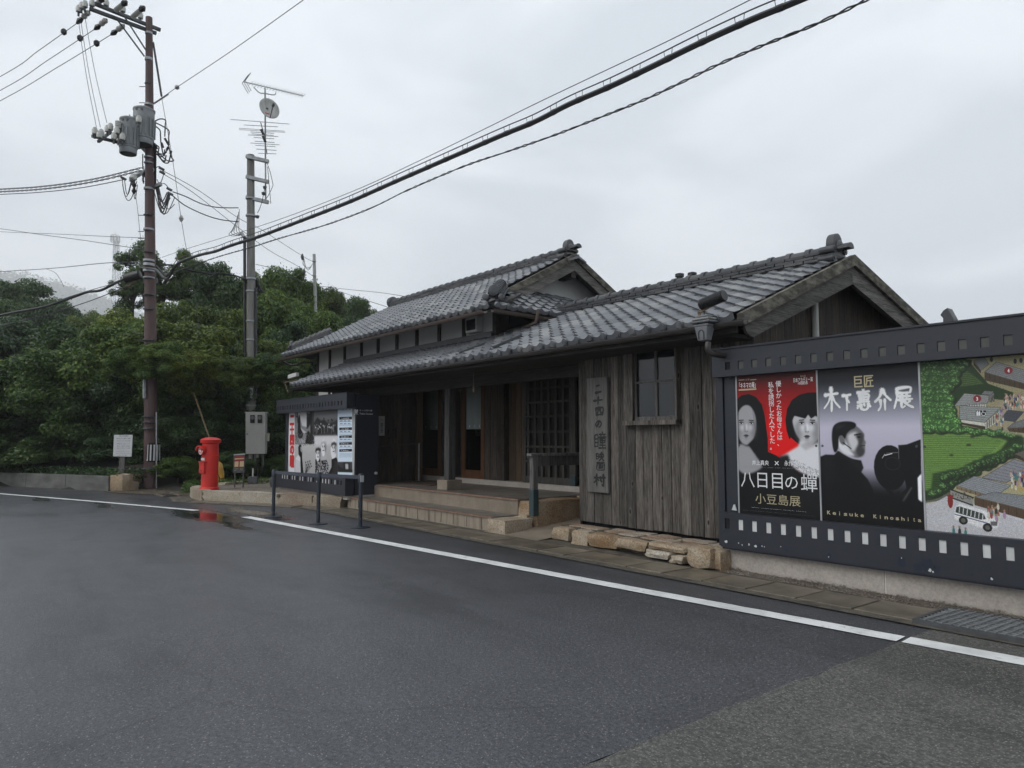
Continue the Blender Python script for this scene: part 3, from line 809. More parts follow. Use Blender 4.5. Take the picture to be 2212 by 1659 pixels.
def onigawara(parent, x, Y, z, s=1.0):
    z -= .06
    """ornamental end tile with a rounded head and side scrolls"""
    mb = MB()
    P = []
    for k in range(15):
        t = PI * k / 14; P.append((x, Y + math.cos(t) * 0.15 * s, z + 0.20 * s + math.sin(t) * 0.20 * s))
    P = [(x, Y + 0.13 * s, z - 0.06 * s)] + P + [(x, Y - 0.13 * s, z - 0.06 * s)]
    mb.prism(P, (0.16 * s, 0, 0)); mb.build('end_tile', MT['tile_dark'], parent, bevel=0.02 * s)
    m2 = MB()
    m2.lathe([(0.02 * s, 0.02 * s), (0.08 * s, 0.015 * s), (0.105 * s, -0.01 * s), (0.10 * s, -0.03 * s)], (x + 0.19 * s, Y, z + 0.17 * s), 14, 'x')
    for sy in (-1, 1):
        m2.lathe([(0.012 * s, 0.0), (0.03 * s, -0.006)], (x + .185 * s, Y + sy * .04 * s, z + .23 * s), 8, 'x')
    m2.build('face_boss', MT['tile_dark'], parent, smooth=True)
    for sy in (-1, 1):
        for (dy, dz, r_) in ((0.185, 0.10, 0.062), (0.21, -0.06, 0.060)):
            m3 = MB()
            m3.lathe([(r_ * s, -0.24 * s), (r_ * s, 0.03 * s)], (x + 0.16 * s, Y + sy * dy * s, z + dz * s), 14, 'x')
            m3.lathe([(r_ * 0.45 * s, 0.0), (r_ * 0.45 * s, 0.045 * s)], (x + 0.16 * s, Y + sy * dy * s, z + dz * s), 10, 'x')
            m3.build('scroll', MT['tile_dark'], parent, smooth=True)
def gutter_run(parent, pts, r=0.055, mat='gutter', hang=True):
    """open half-round gutter"""
    pts = [Vector(p) for p in pts]; mb = MB(); n = 8
    for a, b in zip(pts[:-1], pts[1:]):
        d = (b - a).normalized(); s = d.cross(Vector((0, 0, 1))).normalized()
        for rr_ in (r, r - 0.006):
            k = len(mb.v)
            for p in (a, b):
                for j in range(n + 1):
                    t = PI + PI * j / n; mb.v.append(tuple(p + s * (math.cos(t) * rr_) + Vector((0, 0, math.sin(t) * rr_))))
            for j in range(n): mb.f.append((k + j, k + j + 1, k + n + 1 + j + 1, k + n + 1 + j))
        mb.bar(a + s * r, b + s * r, 0.012, 0.012); mb.bar(a - s * r, b - s * r, 0.012, 0.012)
    return mb.build('gutter', MT[mat], parent)

# ================================================================== LOW GATE WING (right)
gw = thing('gate_wing', 'long low wing with weathered plank wall, recessed porch and grey tiled roof', 'building', (-10, 8, 0))
S1 = 0.413
def zr(y): return 2.86 + S1 * (y - 7.0)          # top of the roof deck
VX0, VX1 = -17.75, -4.70                          # verge to verge
YR = 9.64
# roof deck and underside
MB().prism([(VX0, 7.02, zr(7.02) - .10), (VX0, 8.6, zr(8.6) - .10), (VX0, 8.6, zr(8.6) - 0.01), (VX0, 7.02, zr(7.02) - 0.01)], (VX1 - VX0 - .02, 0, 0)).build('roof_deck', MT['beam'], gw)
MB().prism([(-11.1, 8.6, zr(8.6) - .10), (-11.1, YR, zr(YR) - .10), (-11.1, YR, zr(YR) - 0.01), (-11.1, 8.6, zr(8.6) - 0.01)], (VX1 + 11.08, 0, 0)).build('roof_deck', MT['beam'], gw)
SB = 0.315
MB().prism([(-11.1, YR, zr(YR) - .10), (-11.1, 12.1, zr(YR) - .10 - SB * (12.1 - YR)), (-11.1, 12.1, zr(YR) + .03 - SB * (12.1 - YR)), (-11.1, YR, zr(YR) + 0.03)], (VX1 + 11.08, 0, 0)).build('rear_roof', MT['tile_dark'], gw)
vdir = Vector((0, 1, S1))
ncol = int((VX1 - VX0) / PU)
tile_field(gw, (VX1 - ncol * PU - 0.03, 6.96, zr(6.96) + 0.004), (1, 0, 0), vdir, ncol, 12,
           lambda p: (p.y < 8.42 and p.x < -11.0) or (p.x >= -11.0 and p.y < 9.52), 300)
ridge(gw, -11.0, -5.0, YR, zr(YR) - 0.03, 3)
onigawara(gw, -5.0, YR, zr(YR) + 0.13, 0.80)
# verge boards of the right gable, front and rear rakes
def rake(y0, z0, y1, z1, x, off_t, h, th, name, mat, parent):
    MB().prism([(x, y0, z0 + off_t), (x, y1, z1 + off_t), (x, y1, z1 + off_t - h), (x, y0, z0 + off_t - h)], (th, 0, 0)).build(name, MT[mat], parent)
ZA = 3.995
rake(6.98, 2.905, 9.64, ZA, VX1 - 0.02, 0.0, 0.15, 0.07, 'verge_cover', 'moss_board', gw)
rake(9.64, ZA, 12.2, ZA - SB * 2.56, VX1 - 0.02, 0.0, 0.15, 0.07, 'verge_cover', 'moss_board', gw)
MB().prism([(VX1 - .03, 7.08, 2.79), (VX1 - .03, 9.64, ZA - .15), (VX1 - .03, 9.64, ZA - .40), (VX1 - .03, 7.24, 2.655), (VX1 - .03, 7.13, 2.70), (VX1 - .03, 7.10, 2.75)], (0.035, 0, 0)).build('bargeboard', MT['plank_x'], gw)
MB().prism([(VX1 - .03, 9.64, ZA - .15), (VX1 - .03, 12.1, ZA - .15 - SB * 2.46), (VX1 - .03, 12.1, ZA - .36 - SB * 2.46), (VX1 - .03, 9.64, ZA - .40)], (0.035, 0, 0)).build('bargeboard', MT['plank_x'], gw)
# gable wall of vertical planks (faces right)
y = 7.72; GXW = -5.0
while y < 12.0:
    wd = rnd.uniform(.14, .20); y1 = min(y + wd, 12.0)
    zt0 = (zr(y) if y < YR else zr(YR) - SB * (y - YR)) - .12; zt1 = (zr(y1) if y1 < YR else zr(YR) - SB * (y1 - YR)) - .12
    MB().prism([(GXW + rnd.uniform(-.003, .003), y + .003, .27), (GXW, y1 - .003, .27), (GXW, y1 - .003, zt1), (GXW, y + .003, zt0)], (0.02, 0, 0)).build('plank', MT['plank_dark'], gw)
    y = y1
MB().box(GXW + .03, GXW + .11, 9.02, 9.10, 2.0, 3.50).build('downpipe', MT['pole_white'], gw, bevel=0.03)
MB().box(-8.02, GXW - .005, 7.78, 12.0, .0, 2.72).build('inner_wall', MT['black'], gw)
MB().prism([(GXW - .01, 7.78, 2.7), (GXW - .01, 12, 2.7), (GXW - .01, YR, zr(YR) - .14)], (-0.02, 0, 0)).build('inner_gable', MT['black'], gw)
# plank wall to the road (right of the porch)
WY = 7.70
edges = [-8.05, -7.90, -7.72, -7.55, -7.38, -7.22, -7.07]
xx = -6.07
def plank(x0, x1, z0, z1, y=WY, mat='plank', parent=gw):
    d = rnd.uniform(-.004, .004)
    MB().box(x0 + .0045, x1 - .0045, y + d, y + .022 + d, z0, z1).build('plank', MT[mat], parent, bevel=0.003)
for a, b in zip(edges[:-1], edges[1:]): plank(a, b, 0.255 + rnd.uniform(0, .01), 2.78)
e2 = [-7.07, -6.90, -6.76, -6.60, -6.43, -6.27, -6.12]
for a, b in zip(e2[:-1], e2[1:]): plank(a, b, 0.25 + rnd.uniform(0, .01), 1.715)
plank(-7.07, -6.1, 2.76, 2.82)
e3 = [-6.12, -5.95, -5.76, -5.60, -5.43, -5.27, -5.12, -4.97]
for a, b in zip(e3[:-1], e3[1:]): plank(a, b, 0.25 + rnd.uniform(0, .01), 2.78)
MB().box(-8.05, -8.03, 7.72, 9.9, .1, 2.8).build('return_wall', MT['plank_dark'], gw)
MB().box(-8.09, -4.98, 7.60, 7.69, 2.72, 2.83).build('wall_plate', MT['beam'], gw)
# box window
win = thing
fr = MB()
X0, X1, Z0, Z1, FY = -7.045, -6.085, 1.72, 2.79, 7.60
fr.box(X0, X0 + .15, FY + .03, 7.74, Z0, Z1).box(X1 - .028, X1, FY, 7.74, Z0, Z1).box(X0, X1, FY - .03, 7.74, Z0 - .03, Z0 + .03).box(X0, X1, FY, 7.74, Z1 - .05, Z1)
fr.box(X0 + .15, X0 + .178, FY + .01, 7.74, Z0, Z1)
wf = fr.build('window', MT['plank'], gw)
xm = -6.485
m_ = MB(); m_.box(xm - .02, xm + .02, 7.665, 7.695, Z0 + .03, Z1 - .05).box(X0 + .178, X1 - .028, 7.66, 7.70, Z0 + .03, Z0 + .085)
m_.box(X0 + .178, X0 + .205, 7.665, 7.70, Z0 + .03, Z1 - .05).box(X1 - .055, X1 - .028, 7.665, 7.70, Z0 + .03, Z1 - .05)
m_.box(X0 + .178, X1 - .028, 7.668, 7.693, 2.27, 2.30).build('sash', MT['rail_wood'], wf)
for (a, b) in ((X0 + .205, xm - .02), (xm + .02, X1 - .055)):
    for (c, d) in ((Z0 + .085, 2.27), (2.30, Z1 - .05)):
        MB().box(a, b, 7.684, 7.688, c, d).build('pane', MT['win_glass'], wf)
MB().box(X0 + .15, X1, 7.765, 7.772, Z0, Z1).build('blind', MT['black'], wf)
MB().box(X1 - .22, X1 - .06, 7.72, 7.73, Z0 + .08, 2.27).build('cream_paper', M('cream_blind', (0.35, 0.29, 0.2), None, 3, 0.7), wf)  # plain cream sheet behind the lower right pane
MB().box(X0 + .21, X1 - .23, 7.73, 7.74, Z0 + .08, 2.24).build('white_paper', M('grey_blind', (0.16, 0.19, 0.22), (0.12, 0.14, 0.17), 5, 0.7), wf)
# eave: fascia, gutter, brackets, beam, porch ceiling
gutter_run(gw, [(VX0 - .05, 6.93, 2.775), (-4.58, 6.93, 2.805)])
MB().box(VX0, VX1 - .05, 7.01, 7.04, 2.70, 2.80).build('fascia', MT['beam'], gw)
for i in range(17):
    xx = -17.4 + i * 0.8
    MB().bar((xx, 6.86, 2.79 + .0023 * i), (xx, 7.02, 2.79 + .0023 * i), 0.015, 0.01).build('gutter_bracket', MT['steel_dark'], gw)
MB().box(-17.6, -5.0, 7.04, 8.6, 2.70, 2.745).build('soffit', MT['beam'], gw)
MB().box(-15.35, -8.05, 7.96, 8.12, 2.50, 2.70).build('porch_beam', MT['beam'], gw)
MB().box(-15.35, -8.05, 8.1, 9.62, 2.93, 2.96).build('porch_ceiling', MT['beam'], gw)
MB().box(-15.4, -8.05, 9.62, 9.70, 2.84, 3.1).build('door_header', MT['beam'], gw)
# column on a base block
MB().box(-12.20, -12.03, 7.96, 8.12, 0.69, 2.50).build('column', MT['post'], gw, bevel=0.008)
MB().prism([(-12.30, 7.86, .495), (-11.94, 7.86, .495), (-11.94, 8.22, .495), (-12.30, 8.22, .495)], (0, 0, .195)).build('column_base', MT['step'], gw, bevel=0.012)
# left return wall of the porch (faces right) and front wall behind the booth
y = 8.0
while y < 9.15:
    wd = rnd.uniform(.15, .23)
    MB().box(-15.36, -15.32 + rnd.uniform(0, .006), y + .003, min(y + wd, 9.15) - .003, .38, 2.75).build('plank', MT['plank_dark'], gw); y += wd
MB().box(-15.42, -15.24, 9.15, 9.32, .49, 2.9).build('corner_post', MT['brown_panel'], gw)
xx = -17.55
while xx < -15.4:
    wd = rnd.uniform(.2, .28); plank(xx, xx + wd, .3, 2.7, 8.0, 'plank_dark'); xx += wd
MB().box(-17.6, -17.57, 8.0, 9.0, .2, 3.1).build('end_wall', MT['plank_dark'], gw)
# door wall at the back of the porch
DY = 9.60
def framed_door(name, x0, x1, z0, z1, fw, bot, mat='door_wood', y=DY):
    mb = MB(); mb.box(x0, x0 + fw, y, y + .05, z0, z1).box(x1 - fw, x1, y, y + .05, z0, z1).box(x0 + fw, x1 - fw, y, y + .05, z1 - fw, z1).box(x0 + fw, x1 - fw, y, y + .05, z0, z0 + bot)
    d = mb.build(name, MT[mat], gw, bevel=0.004)
    MB().quad((x0 + fw, y + .02, z0 + bot), (x1 - fw, y + .02, z0 + bot), (x1 - fw, y + .02, z1 - fw), (x0 + fw, y + .02, z1 - fw)).build('pane', MT['glass'], d)
    return d
framed_door('door', -15.95, -14.86, .60, 2.84, .15, .17)
framed_door('door', -13.97, -13.10, .60, 2.84, .12, .19)
d3 = framed_door('side_light', -14.86, -13.97, .60, 2.84, .035, .04, 'post', DY)
for (a, b) in ((-16.6, -16.3), (-16.3, -15.95)):
    MB().box(a, b, DY + .02, DY + .06, .5, 2.9).build('plank', MT['plank_dark'], gw)
for a, b, mt_ in ((-13.08, -12.86, 'plank_dark'), (-12.85, -12.62, 'plank_dark'), (-12.61, -12.36, 'plank_dark'), (-12.34, -12.12, 'brown_panel'), (-12.11, -11.92, 'brown_panel'), (-11.91, -11.70, 'brown_panel')):
    MB().box(a, b, DY + (0.0 if a < -12.4 else .12), DY + .16, .58, 2.85).build('plank', MT[mt_], gw, bevel=0.003)
# lattice door
lat = MB(); LX0, LX1 = -11.68, -10.10
lat.box(LX0, LX0 + .09, DY - .03, DY + .03, .58, 2.85).box(LX1 - .13, LX1, DY - .03, DY + .03, .58, 2.85).box(LX0, LX1, DY - .025, DY + .025, .58, .74).box(LX0, LX1, DY - .025, DY + .025, 2.76, 2.85)
ld = lat.build('lattice_door', MT['lattice'], gw)
for i in range(7):
    xx = LX0 + .12 + i * 0.213
    MB().box(xx, xx + .062, DY - .015, DY + .015, .74, 2.76).build('slat', MT['lattice'], ld)
for z in (1.02, 1.32, 1.62, 1.93, 2.22, 2.50):
    MB().box(LX0 + .09, LX1 - .13, DY - .028, DY - .016, z, z + .045).build('rail', MT['lattice'], ld)
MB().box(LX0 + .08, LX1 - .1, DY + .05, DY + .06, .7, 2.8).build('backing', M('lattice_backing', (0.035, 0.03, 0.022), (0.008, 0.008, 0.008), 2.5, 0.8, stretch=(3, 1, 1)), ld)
MB().box(LX1 - .13, LX1 + .02, DY - .06, DY - .03, .58, .80).build('kick_plate', MT['teal'], gw)
# dark room behind the glass
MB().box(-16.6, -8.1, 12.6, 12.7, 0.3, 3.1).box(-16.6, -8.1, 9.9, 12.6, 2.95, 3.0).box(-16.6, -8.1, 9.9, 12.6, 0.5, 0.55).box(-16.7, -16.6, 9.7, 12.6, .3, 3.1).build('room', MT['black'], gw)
for (a, b, z) in ((-15.82, -14.98, 1.72), (-14.83, -13.99, 1.70), (-13.86, -13.21, 1.72)):
    MB().box(a, b, DY + .045, DY + .05, z, 2.79).build('curtain', MT['curtain'], gw)
    for k in range(3): MB().box(a + (b - a) * (.2 + .3 * k), a + (b - a) * (.2 + .3 * k) + .03, DY + .040, DY + .044, z + .04, z + .10).build('curtain_mark', MT['ink_white'], gw)
MB().box(-13.9, -13.2, 10.3, 10.5, .6, 1.35).build('counter', MT['navy'], gw)
# thin steel strut under the eave and hanging cord
MB().tube([(-10.55, 7.5, 2.70), (-10.55, 7.5, 2.45)], 0.006, 6).tube([(-10.55, 7.5, 2.45), (-10.545, 7.5, 2.33)], 0.018, 8).build('cord', MT['copper'], gw)
for xx in (-14.1, -12.75):
    MB().lathe([(0.075, 0), (0.075, 0.02)], (xx, 8.8, 2.91), 16).build('downlight', MT['lamp_on'], gw)
# copper pipes lying on the low roof
def onroof(x, y, h=0.06): return (x, y, zr(y) + h)
def b4(x, y): return 561.6 + .3125 * x, 475.2 + .3125 * y
def pl(px, py, h=0.09):
    d = ray(px, py); t = (2.86 + h - S1 * 7.0 - EYE) / (d.z - S1 * d.y); return EYEP + d * t
for (a, b) in (((1380, 918), (1560, 850)), ((1612, 878), (1803, 797))):
    MB().bar(pl(*b4(*a)), pl(*b4(*b)), 0.05, 0.035).build('roof_strip', MT['tile_dark'], gw)
p0 = pl(*b4(1812, 748)); p1 = p0 + Vector((0.28, 0.10, 0.08))
MB().tube([p0, p1, p1 + Vector((.02, 0.05, 0.25))], 0.035, 8).build('drain_pipe', MT['gutter_clay'], gw, smooth=True)
# ornamental rain head and pipe at the right end of the gutter
rh = thing('rain_head', 'grey stepped rainwater head hanging from the right end of the gutter', 'rain head', (-5.05, 6.85, 2.6))
hx, hy = -5.06, 6.84
for (z0, z1, r0, r1) in ((2.89, 2.92, .08, .15), (2.855, 2.89, .115, .155), (2.82, 2.855, .13, .165), (2.78, 2.82, .10, .14)):
    MB().prism([(hx - r0, hy - r0 * .7, z0), (hx + r0, hy - r0 * .7, z0), (hx + r0, hy + r0 * .7, z0), (hx - r0, hy + r0 * .7, z0)], (0, 0, (z1 - z0) * .8)).build('collar', MT['tile'], rh, bevel=0.012)
m_ = MB(); k = 0
m_.v = [(hx - .09, hy - .07, 2.78), (hx + .09, hy - .07, 2.78), (hx + .09, hy + .07, 2.78), (hx - .09, hy + .07, 2.78), (hx - .06, hy - .05, 2.62), (hx + .06, hy - .05, 2.62), (hx + .06, hy + .05, 2.62), (hx - .06, hy + .05, 2.62)]
m_.f = [(0, 1, 5, 4), (1, 2, 6, 5), (2, 3, 7, 6), (3, 0, 4, 7), (4, 5, 6, 7), (0, 1, 2, 3)]
m_.build('body', MT['tile'], rh, bevel=0.01)
m_ = MB(); arc = [(hx + math.cos(t) * .035, hy - .066, 2.70 + math.sin(t) * .04) for t in [PI * j / 8 for j in range(9)]]
m_.tube([(hx + .035, hy - .06, 2.63)] + arc + [(hx - .035, hy - .06, 2.63)], 0.006, 5).build('arch_relief', MT['tile_dark'], rh)
MB().tube(catmull([(hx + .05, hy, 2.60), (hx + .05, hy, 2.50), (hx + .09, hy + .15, 2.46), (hx + .2, 7.62, 2.44)], 5), 0.035, 10).build('pipe', MT['gutter'], rh, smooth=True)
# floodlight on a bracket at the right end of the eave
fl = thing('flood_lamp', 'black ribbed tube lamp on a brown bracket above the gutter', 'lamp', (-5.2, 6.8, 2.9))
def b7(x, y): return 1036.9 + .3125 * x, 475.2 + .3125 * y
FLY = 6.80
a = atY(*b7(1528, 588), FLY); b = atY(*b7(1690, 520), FLY)
dirv = (b - a).normalized()
MB().tube([a, b], 0.062, 14).build('housing', MT['cable'], fl, smooth=True)
for t in np.linspace(0.05, 0.95, 14):
    p = a.lerp(b, t); MB().tube([p - dirv * .005, p + dirv * .005], 0.068, 14).build('rib', MT['cable'], fl)
c0, c1, c2 = atY(*b7(1513, 640), FLY), atY(*b7(1552, 818), FLY), atY(*b7(1615, 582), FLY)
MB().bar(c0, c1, .03, .02, (0, 1, 0)).bar(c0, c2, .03, .02, (0, 1, 0)).build('bracket', MT['copper'], fl)
MB().tube([atY(*b7(1550, 600), FLY), atY(*b7(1552, 760), FLY)], 0.006, 5).build('cord', MT['cable'], fl)

# ================================================================== MAIN HALL (taller, behind)
mh = thing('main_hall', 'taller hall with hip-and-gable tiled roof and white plaster band behind the gate wing', 'building', (-15, 9, 0))
YW = 8.42; EX0, EX1 = -20.3, -10.3; EY = 7.72; EZ = 3.87; S2 = 0.534; YR2 = 10.62
GA, GB = -19.35, -11.2         # gable verge planes
def zu(y): return EZ + S2 * (y - EY)
ZR2 = zu(YR2)
studs = [-19.47, -18.67, -17.74, -16.77, -15.88, -14.95, -14.04, -13.11, -12.17, -11.12]
for i, s in enumerate(studs):
    MB().box(s - .055, s + .055, YW - .03, YW + .05, 3.25 if s > -17.6 else 1.9, 4.15).build('stud', MT['beam'], mh)
for a, b in zip(studs[:-1], studs[1:]):
    lo = 3.25 if a > -18 else 2.5
    MB().box(a + .055, b - .055, YW, YW + .04, lo, 4.15).build('plaster_panel', MT['plaster'], mh)
MB().box(-17.6, -11.1, YW - .12, YW, zr(YW) + .03, zr(YW) + .13).build('flashing_tiles', MT['tile_dark'], mh)
x = -19.45
while x < -17.7:
    MB().box(x, x + .2, YW - .02, YW + .02, .3, 2.5).build('plank', MT['plank_dark'], mh); x += .205
MB().box(-19.47, -19.43, YW, 12.8, .2, 4.2).build('end_wall', MT['plaster'], mh)
MB().box(-11.15, -11.10, YW, 12.8, 3.0, 4.2).build('side_wall', MT['beam'], mh)
MB().box(-11.10, -11.08, 8.75, 9.35, 3.72, 4.0).build('side_panel', M('dull_panel', (0.05, .06, .065), None, 3, .6), mh)
# under-eave boards
MB().prism([(EX0 + .03, EY + .03, EZ - .07), (EX0 + .03, YW + .02, zu(YW) - .07), (EX0 + .03, YW + .02, zu(YW) - .03), (EX0 + .03, EY + .03, EZ - .03)], (EX1 - EX0 - .06, 0, 0)).build('eave_board', MT['beam'], mh)
# roof decks
m_ = MB()
m_.poly([(EX0, EY, EZ), (EX1, EY, EZ), (EX1 - .9, EY + .9, zu(EY + .9)), (GB, YR2, ZR2), (GA, YR2, ZR2), (EX0 + .9, EY + .9, zu(EY + .9))])
YB = 2 * YR2 - EY
m_.poly([(EX1, YB, EZ), (EX0, YB, EZ), (EX0 + .9, YB - .9, zu(EY + .9)), (GA, YR2, ZR2), (GB, YR2, ZR2), (EX1 - .9, YB - .9, zu(EY + .9))])
zs = zu(EY + .95)
m_.poly([(EX1, EY, EZ), (EX1, YB, EZ), (EX1 - 1.3, YB - 1.3, zu(EY + 1.3)), (EX1 - 1.3, EY + 1.3, zu(EY + 1.3))])
m_.poly([(EX0, EY, EZ), (EX0, YB, EZ), (EX0 + 1.3, YB - 1.3, zu(EY + 1.3)), (EX0 + 1.3, EY + 1.3, zu(EY + 1.3))])
o = m_.build('roof_deck', MT['tile_dark'], mh)
sm = o.modifiers.new('thick', 'SOLIDIFY'); sm.thickness = 0.04; sm.offset = 0
# front slope tiles
n2 = int((EX1 - EX0) / PU)
def keep_front(p):
    d = p.y - EY
    if p.y > YR2 - .1: return False
    if d < .9: return EX0 + d < p.x < EX1 - d - .02
    return GA < p.x < GB - .03
tile_field(mh, (EX0 + .05, EY - .05, EZ + .012), (1, 0, 0), (0, 1, S2), n2, 15, keep_front, 300)
def keep_side(p):
    d = EX1 - p.x
    return d < 1.15 and (EY + d + .05 < p.y < 9.9 + d * 0.6)
tile_field(mh, (EX1 + .05, EY + .08, EZ + .012), (0, 1, 0), (-1, 0, S2), 12, 6, keep_side, 0)
ridge(mh, GA + .2, GB - .15, YR2, ZR2 - 0.04, 4)
onigawara(mh, GB - .25, YR2, ZR2 + 0.15, 0.84)
MB().lathe([(0.17, -.05), (0.17, .08), (.1, .12)], (GA + .15, YR2, ZR2 + .2), 14, 'x').build('end_tile', MT['tile_dark'], mh)
# hip ridges
def hip(p, q, n=7):
    p = Vector(p); q = Vector(q); d = (q - p); L = d.length; d.normalize()
    rz = math.atan2(d.y, d.x); ry = -math.asin(d.z)
    side = Vector((-d.y, d.x, 0)).normalized()
    for l in range(3):
        MB().bar(p + Vector((0, 0, .05 + l * .042)), q + Vector((0, 0, .05 + l * .042)), .30 - .05 * l, .036).build('ridge_tile', MT['tile_dark'], mh)
    k = int(L / 0.14)
    for i in range(k):
        place('ridge_cap', CAP, mh, p + d * (i * L / k) + Vector((0, 0, .16)), (0, ry, rz), (0.55, 1.1, 1.1))
    m3 = MB()
    m3.lathe([(.10, 0.0), (.10, .05), (.045, .06)], (0, 0, 0), 14, 'x')
    me = m3.mesh('hip_end', MT['tile_dark'])
    place('hip_end_tile', me, mh, p + Vector((0, 0, .22)) , (0, 0, rz + PI))
    for s in (-1, 1):
        place('hip_end_tile', me, mh, p + side * (s * .15) + Vector((0, 0, .10)), (0, 0, rz + PI), (1, .6, .6))
    place('hip_end_tile', me, mh, p + Vector((0, 0, .02)) - d * .12, (0, 0, rz + PI), (1, .75, .75))
hip((EX1 - .18, EY + .18, zu(EY + .18) + .03), (EX1 - .98, EY + .98, zu(EY + .98) + .05))
hip((EX0 + .18, EY + .18, zu(EY + .18) + .03), (EX0 + .98, EY + .98, zu(EY + .98) + .05))
# gable: verge covers, bargeboards and white plaster triangle
for (X, th) in ((GB - .02, .07), (GA - .05, .07)):
    rake(8.52, zu(8.52) + .05, YR2, ZR2 + .08, X, 0.0, .15, th, 'verge_cover', 'moss_board', mh)
    rake(YR2, ZR2 + .08, 2 * YR2 - 8.52, zu(8.52) + .05, X, 0.0, .15, th, 'verge_cover', 'moss_board', mh)
    rake(8.60, zu(8.60) - .10, YR2, ZR2 - .07, X - .01, 0.0, .22, .04, 'bargeboard', 'plank_x', mh)
    rake(YR2, ZR2 - .07, 2 * YR2 - 8.60, zu(8.60) - .10, X - .01, 0.0, .22, .04, 'bargeboard', 'plank_x', mh)
MB().prism([(GB - .45, 8.6, zs - .1), (GB - .45, 2 * YR2 - 8.6, zs - .1), (GB - .45, YR2, ZR2 - .05)], (-.05, 0, 0)).build('gable_plaster', MT['plaster'], mh)
MB().box(GB - .44, GB - .02, YR2 - .07, YR2 + .07, ZR2 - .45, ZR2 - .28).build('ridge_beam', MT['beam'], mh)
MB().box(GB - .44, GB - .38, 8.9, 12.3, zs + .02, zs + .12).build('flashing_tiles', MT['tile_dark'], mh)
MB().bar((EX1 - 1.0, 8.5, zs + .04), (EX1 - 1.0, 12.6, zs + .04), .09, .06).build('ridge_tile', MT['tile_dark'], mh)
# gutters of the hall
gutter_run(mh, [(EX0 - .1, EY - .10, 3.77), (EX1 - .08, EY - .10, 3.80)], .055, 'gutter_clay')
gutter_run(mh, [(EX1 + .10, EY - .06, 3.80), (EX1 + .10, 10.0, 3.76)], .055, 'gutter_clay')
MB().tube(catmull([(EX0 + .1, EY - .1, 3.72), (EX0 + .25, EY + .15, 3.6), (EX0 + .75, YW - .05, 3.42), (EX0 + .78, YW - .05, 0.4)], 4), .03, 8).build('downpipe', MT['gutter'], mh, smooth=True)
# vent hood on the plaster band
MB().box(-11.92, -11.52, YW - .16, YW, 3.62, 3.93).build('vent_hood', MT['plaster'], mh, bevel=.02)
MB().box(-11.87, -11.57, YW - .168, YW - .15, 3.67, 3.88).build('vent_mouth', MT['black'], mh)
# chimney stubs seen over the low ridge
for (px, py) in ((1380, 402), (1467, 395)):
    c = atY(*b7(px, py), 11.0)
    tt = thing('roof_vent', 'small dark vent stub %s behind the low ridge' % ('on the left' if px < 1400 else 'on the right'), 'vent', (c.x, c.y, c.z), 'vent stubs behind the low ridge')
    MB().lathe([(.062, -.6), (.062, .02), (.085, .025), (.085, .08), (.02, .10)], c, 12).build('stub', MT['cable'], tt)
# lamp on an arm under the left corner
la = thing('corner_lamp', 'small white floodlight on an arm at the left eave corner', 'lamp', (-18.4, 7.2, 2.9))
def b5(x, y): return 561.6 + .2344 * x, 734.5 + .2344 * y
LY = 7.6
MB().bar(atY(*b5(270, 340), LY), atY(*b5(345, 316), LY), .08, .10).build('head', MT['plaster'], la)
MB().tube([atY(*b5(345, 365), LY), atY(*b5(228, 392), LY), atY(*b5(262, 490), LY)], .012, 6).build('arm', MT['copper'], la)

# ================================================================== FILM BOARDS
def band(x0, x1, z0, z1, y0, y1, holes, hz0, hz1, hw, parent, matback, blackset=()):
    """board with a row of punched openings and plates behind them"""
    mb = MB(); mb.box(x0, x1, y0, y1, z0, hz0); mb.box(x0, x1, y0, y1, hz1, z1)
    xs = [x0] + sum([[h - hw / 2, h + hw / 2] for h in holes], []) + [x1]
    for a, b in zip(xs[0::2], xs[1::2]): mb.box(a, b, y0, y1, hz0, hz1)
    o = mb.build('film_band', MT['navy'], parent)
    for i, h in enumerate(holes):
        MB().box(h - hw / 2 + .001, h + hw / 2 - .001, y0 + .012, y0 + .016, hz0 + .001, hz1 - .001).build('perforation', MT['black'] if i in blackset else matback, parent)
    return o
fb = thing('film_board', 'navy film-strip hoarding with two film posters and a village map', 'hoarding', (-2, 7.1, 0.25))
NX1 = 1.2
topH = [-4.99 + .1735 * i for i in range(36) if -4.99 + .1735 * i < NX1]
botH = [-4.965 + .1725 * i for i in range(36) if -4.965 + .1725 * i < NX1]
BY = 7.06
band(-5.13, NX1, 2.215, 2.53, BY, BY + .10, [h + .075 for h in topH], 2.29, 2.38, .068, fb, MT['perf_olive'], {0})
band(-5.06, NX1, 0.275, 0.665, BY, BY + .10, [h for h in botH], 0.485, 0.600, .064, fb, MT['perf_white'], {0})
MB().box(-5.14, NX1, BY - .02, BY + .26, 2.53, 2.548).build('top_cap', MT['navy'], fb)
MB().box(-5.05, NX1, BY + .12, BY + .22, .26, 2.53).build('back_panel', MT['navy'], fb)
MB().box(-5.05, NX1, BY + .02, BY + .10, .255, .272).build('bottom_edge', MT['navy_dark'], fb)
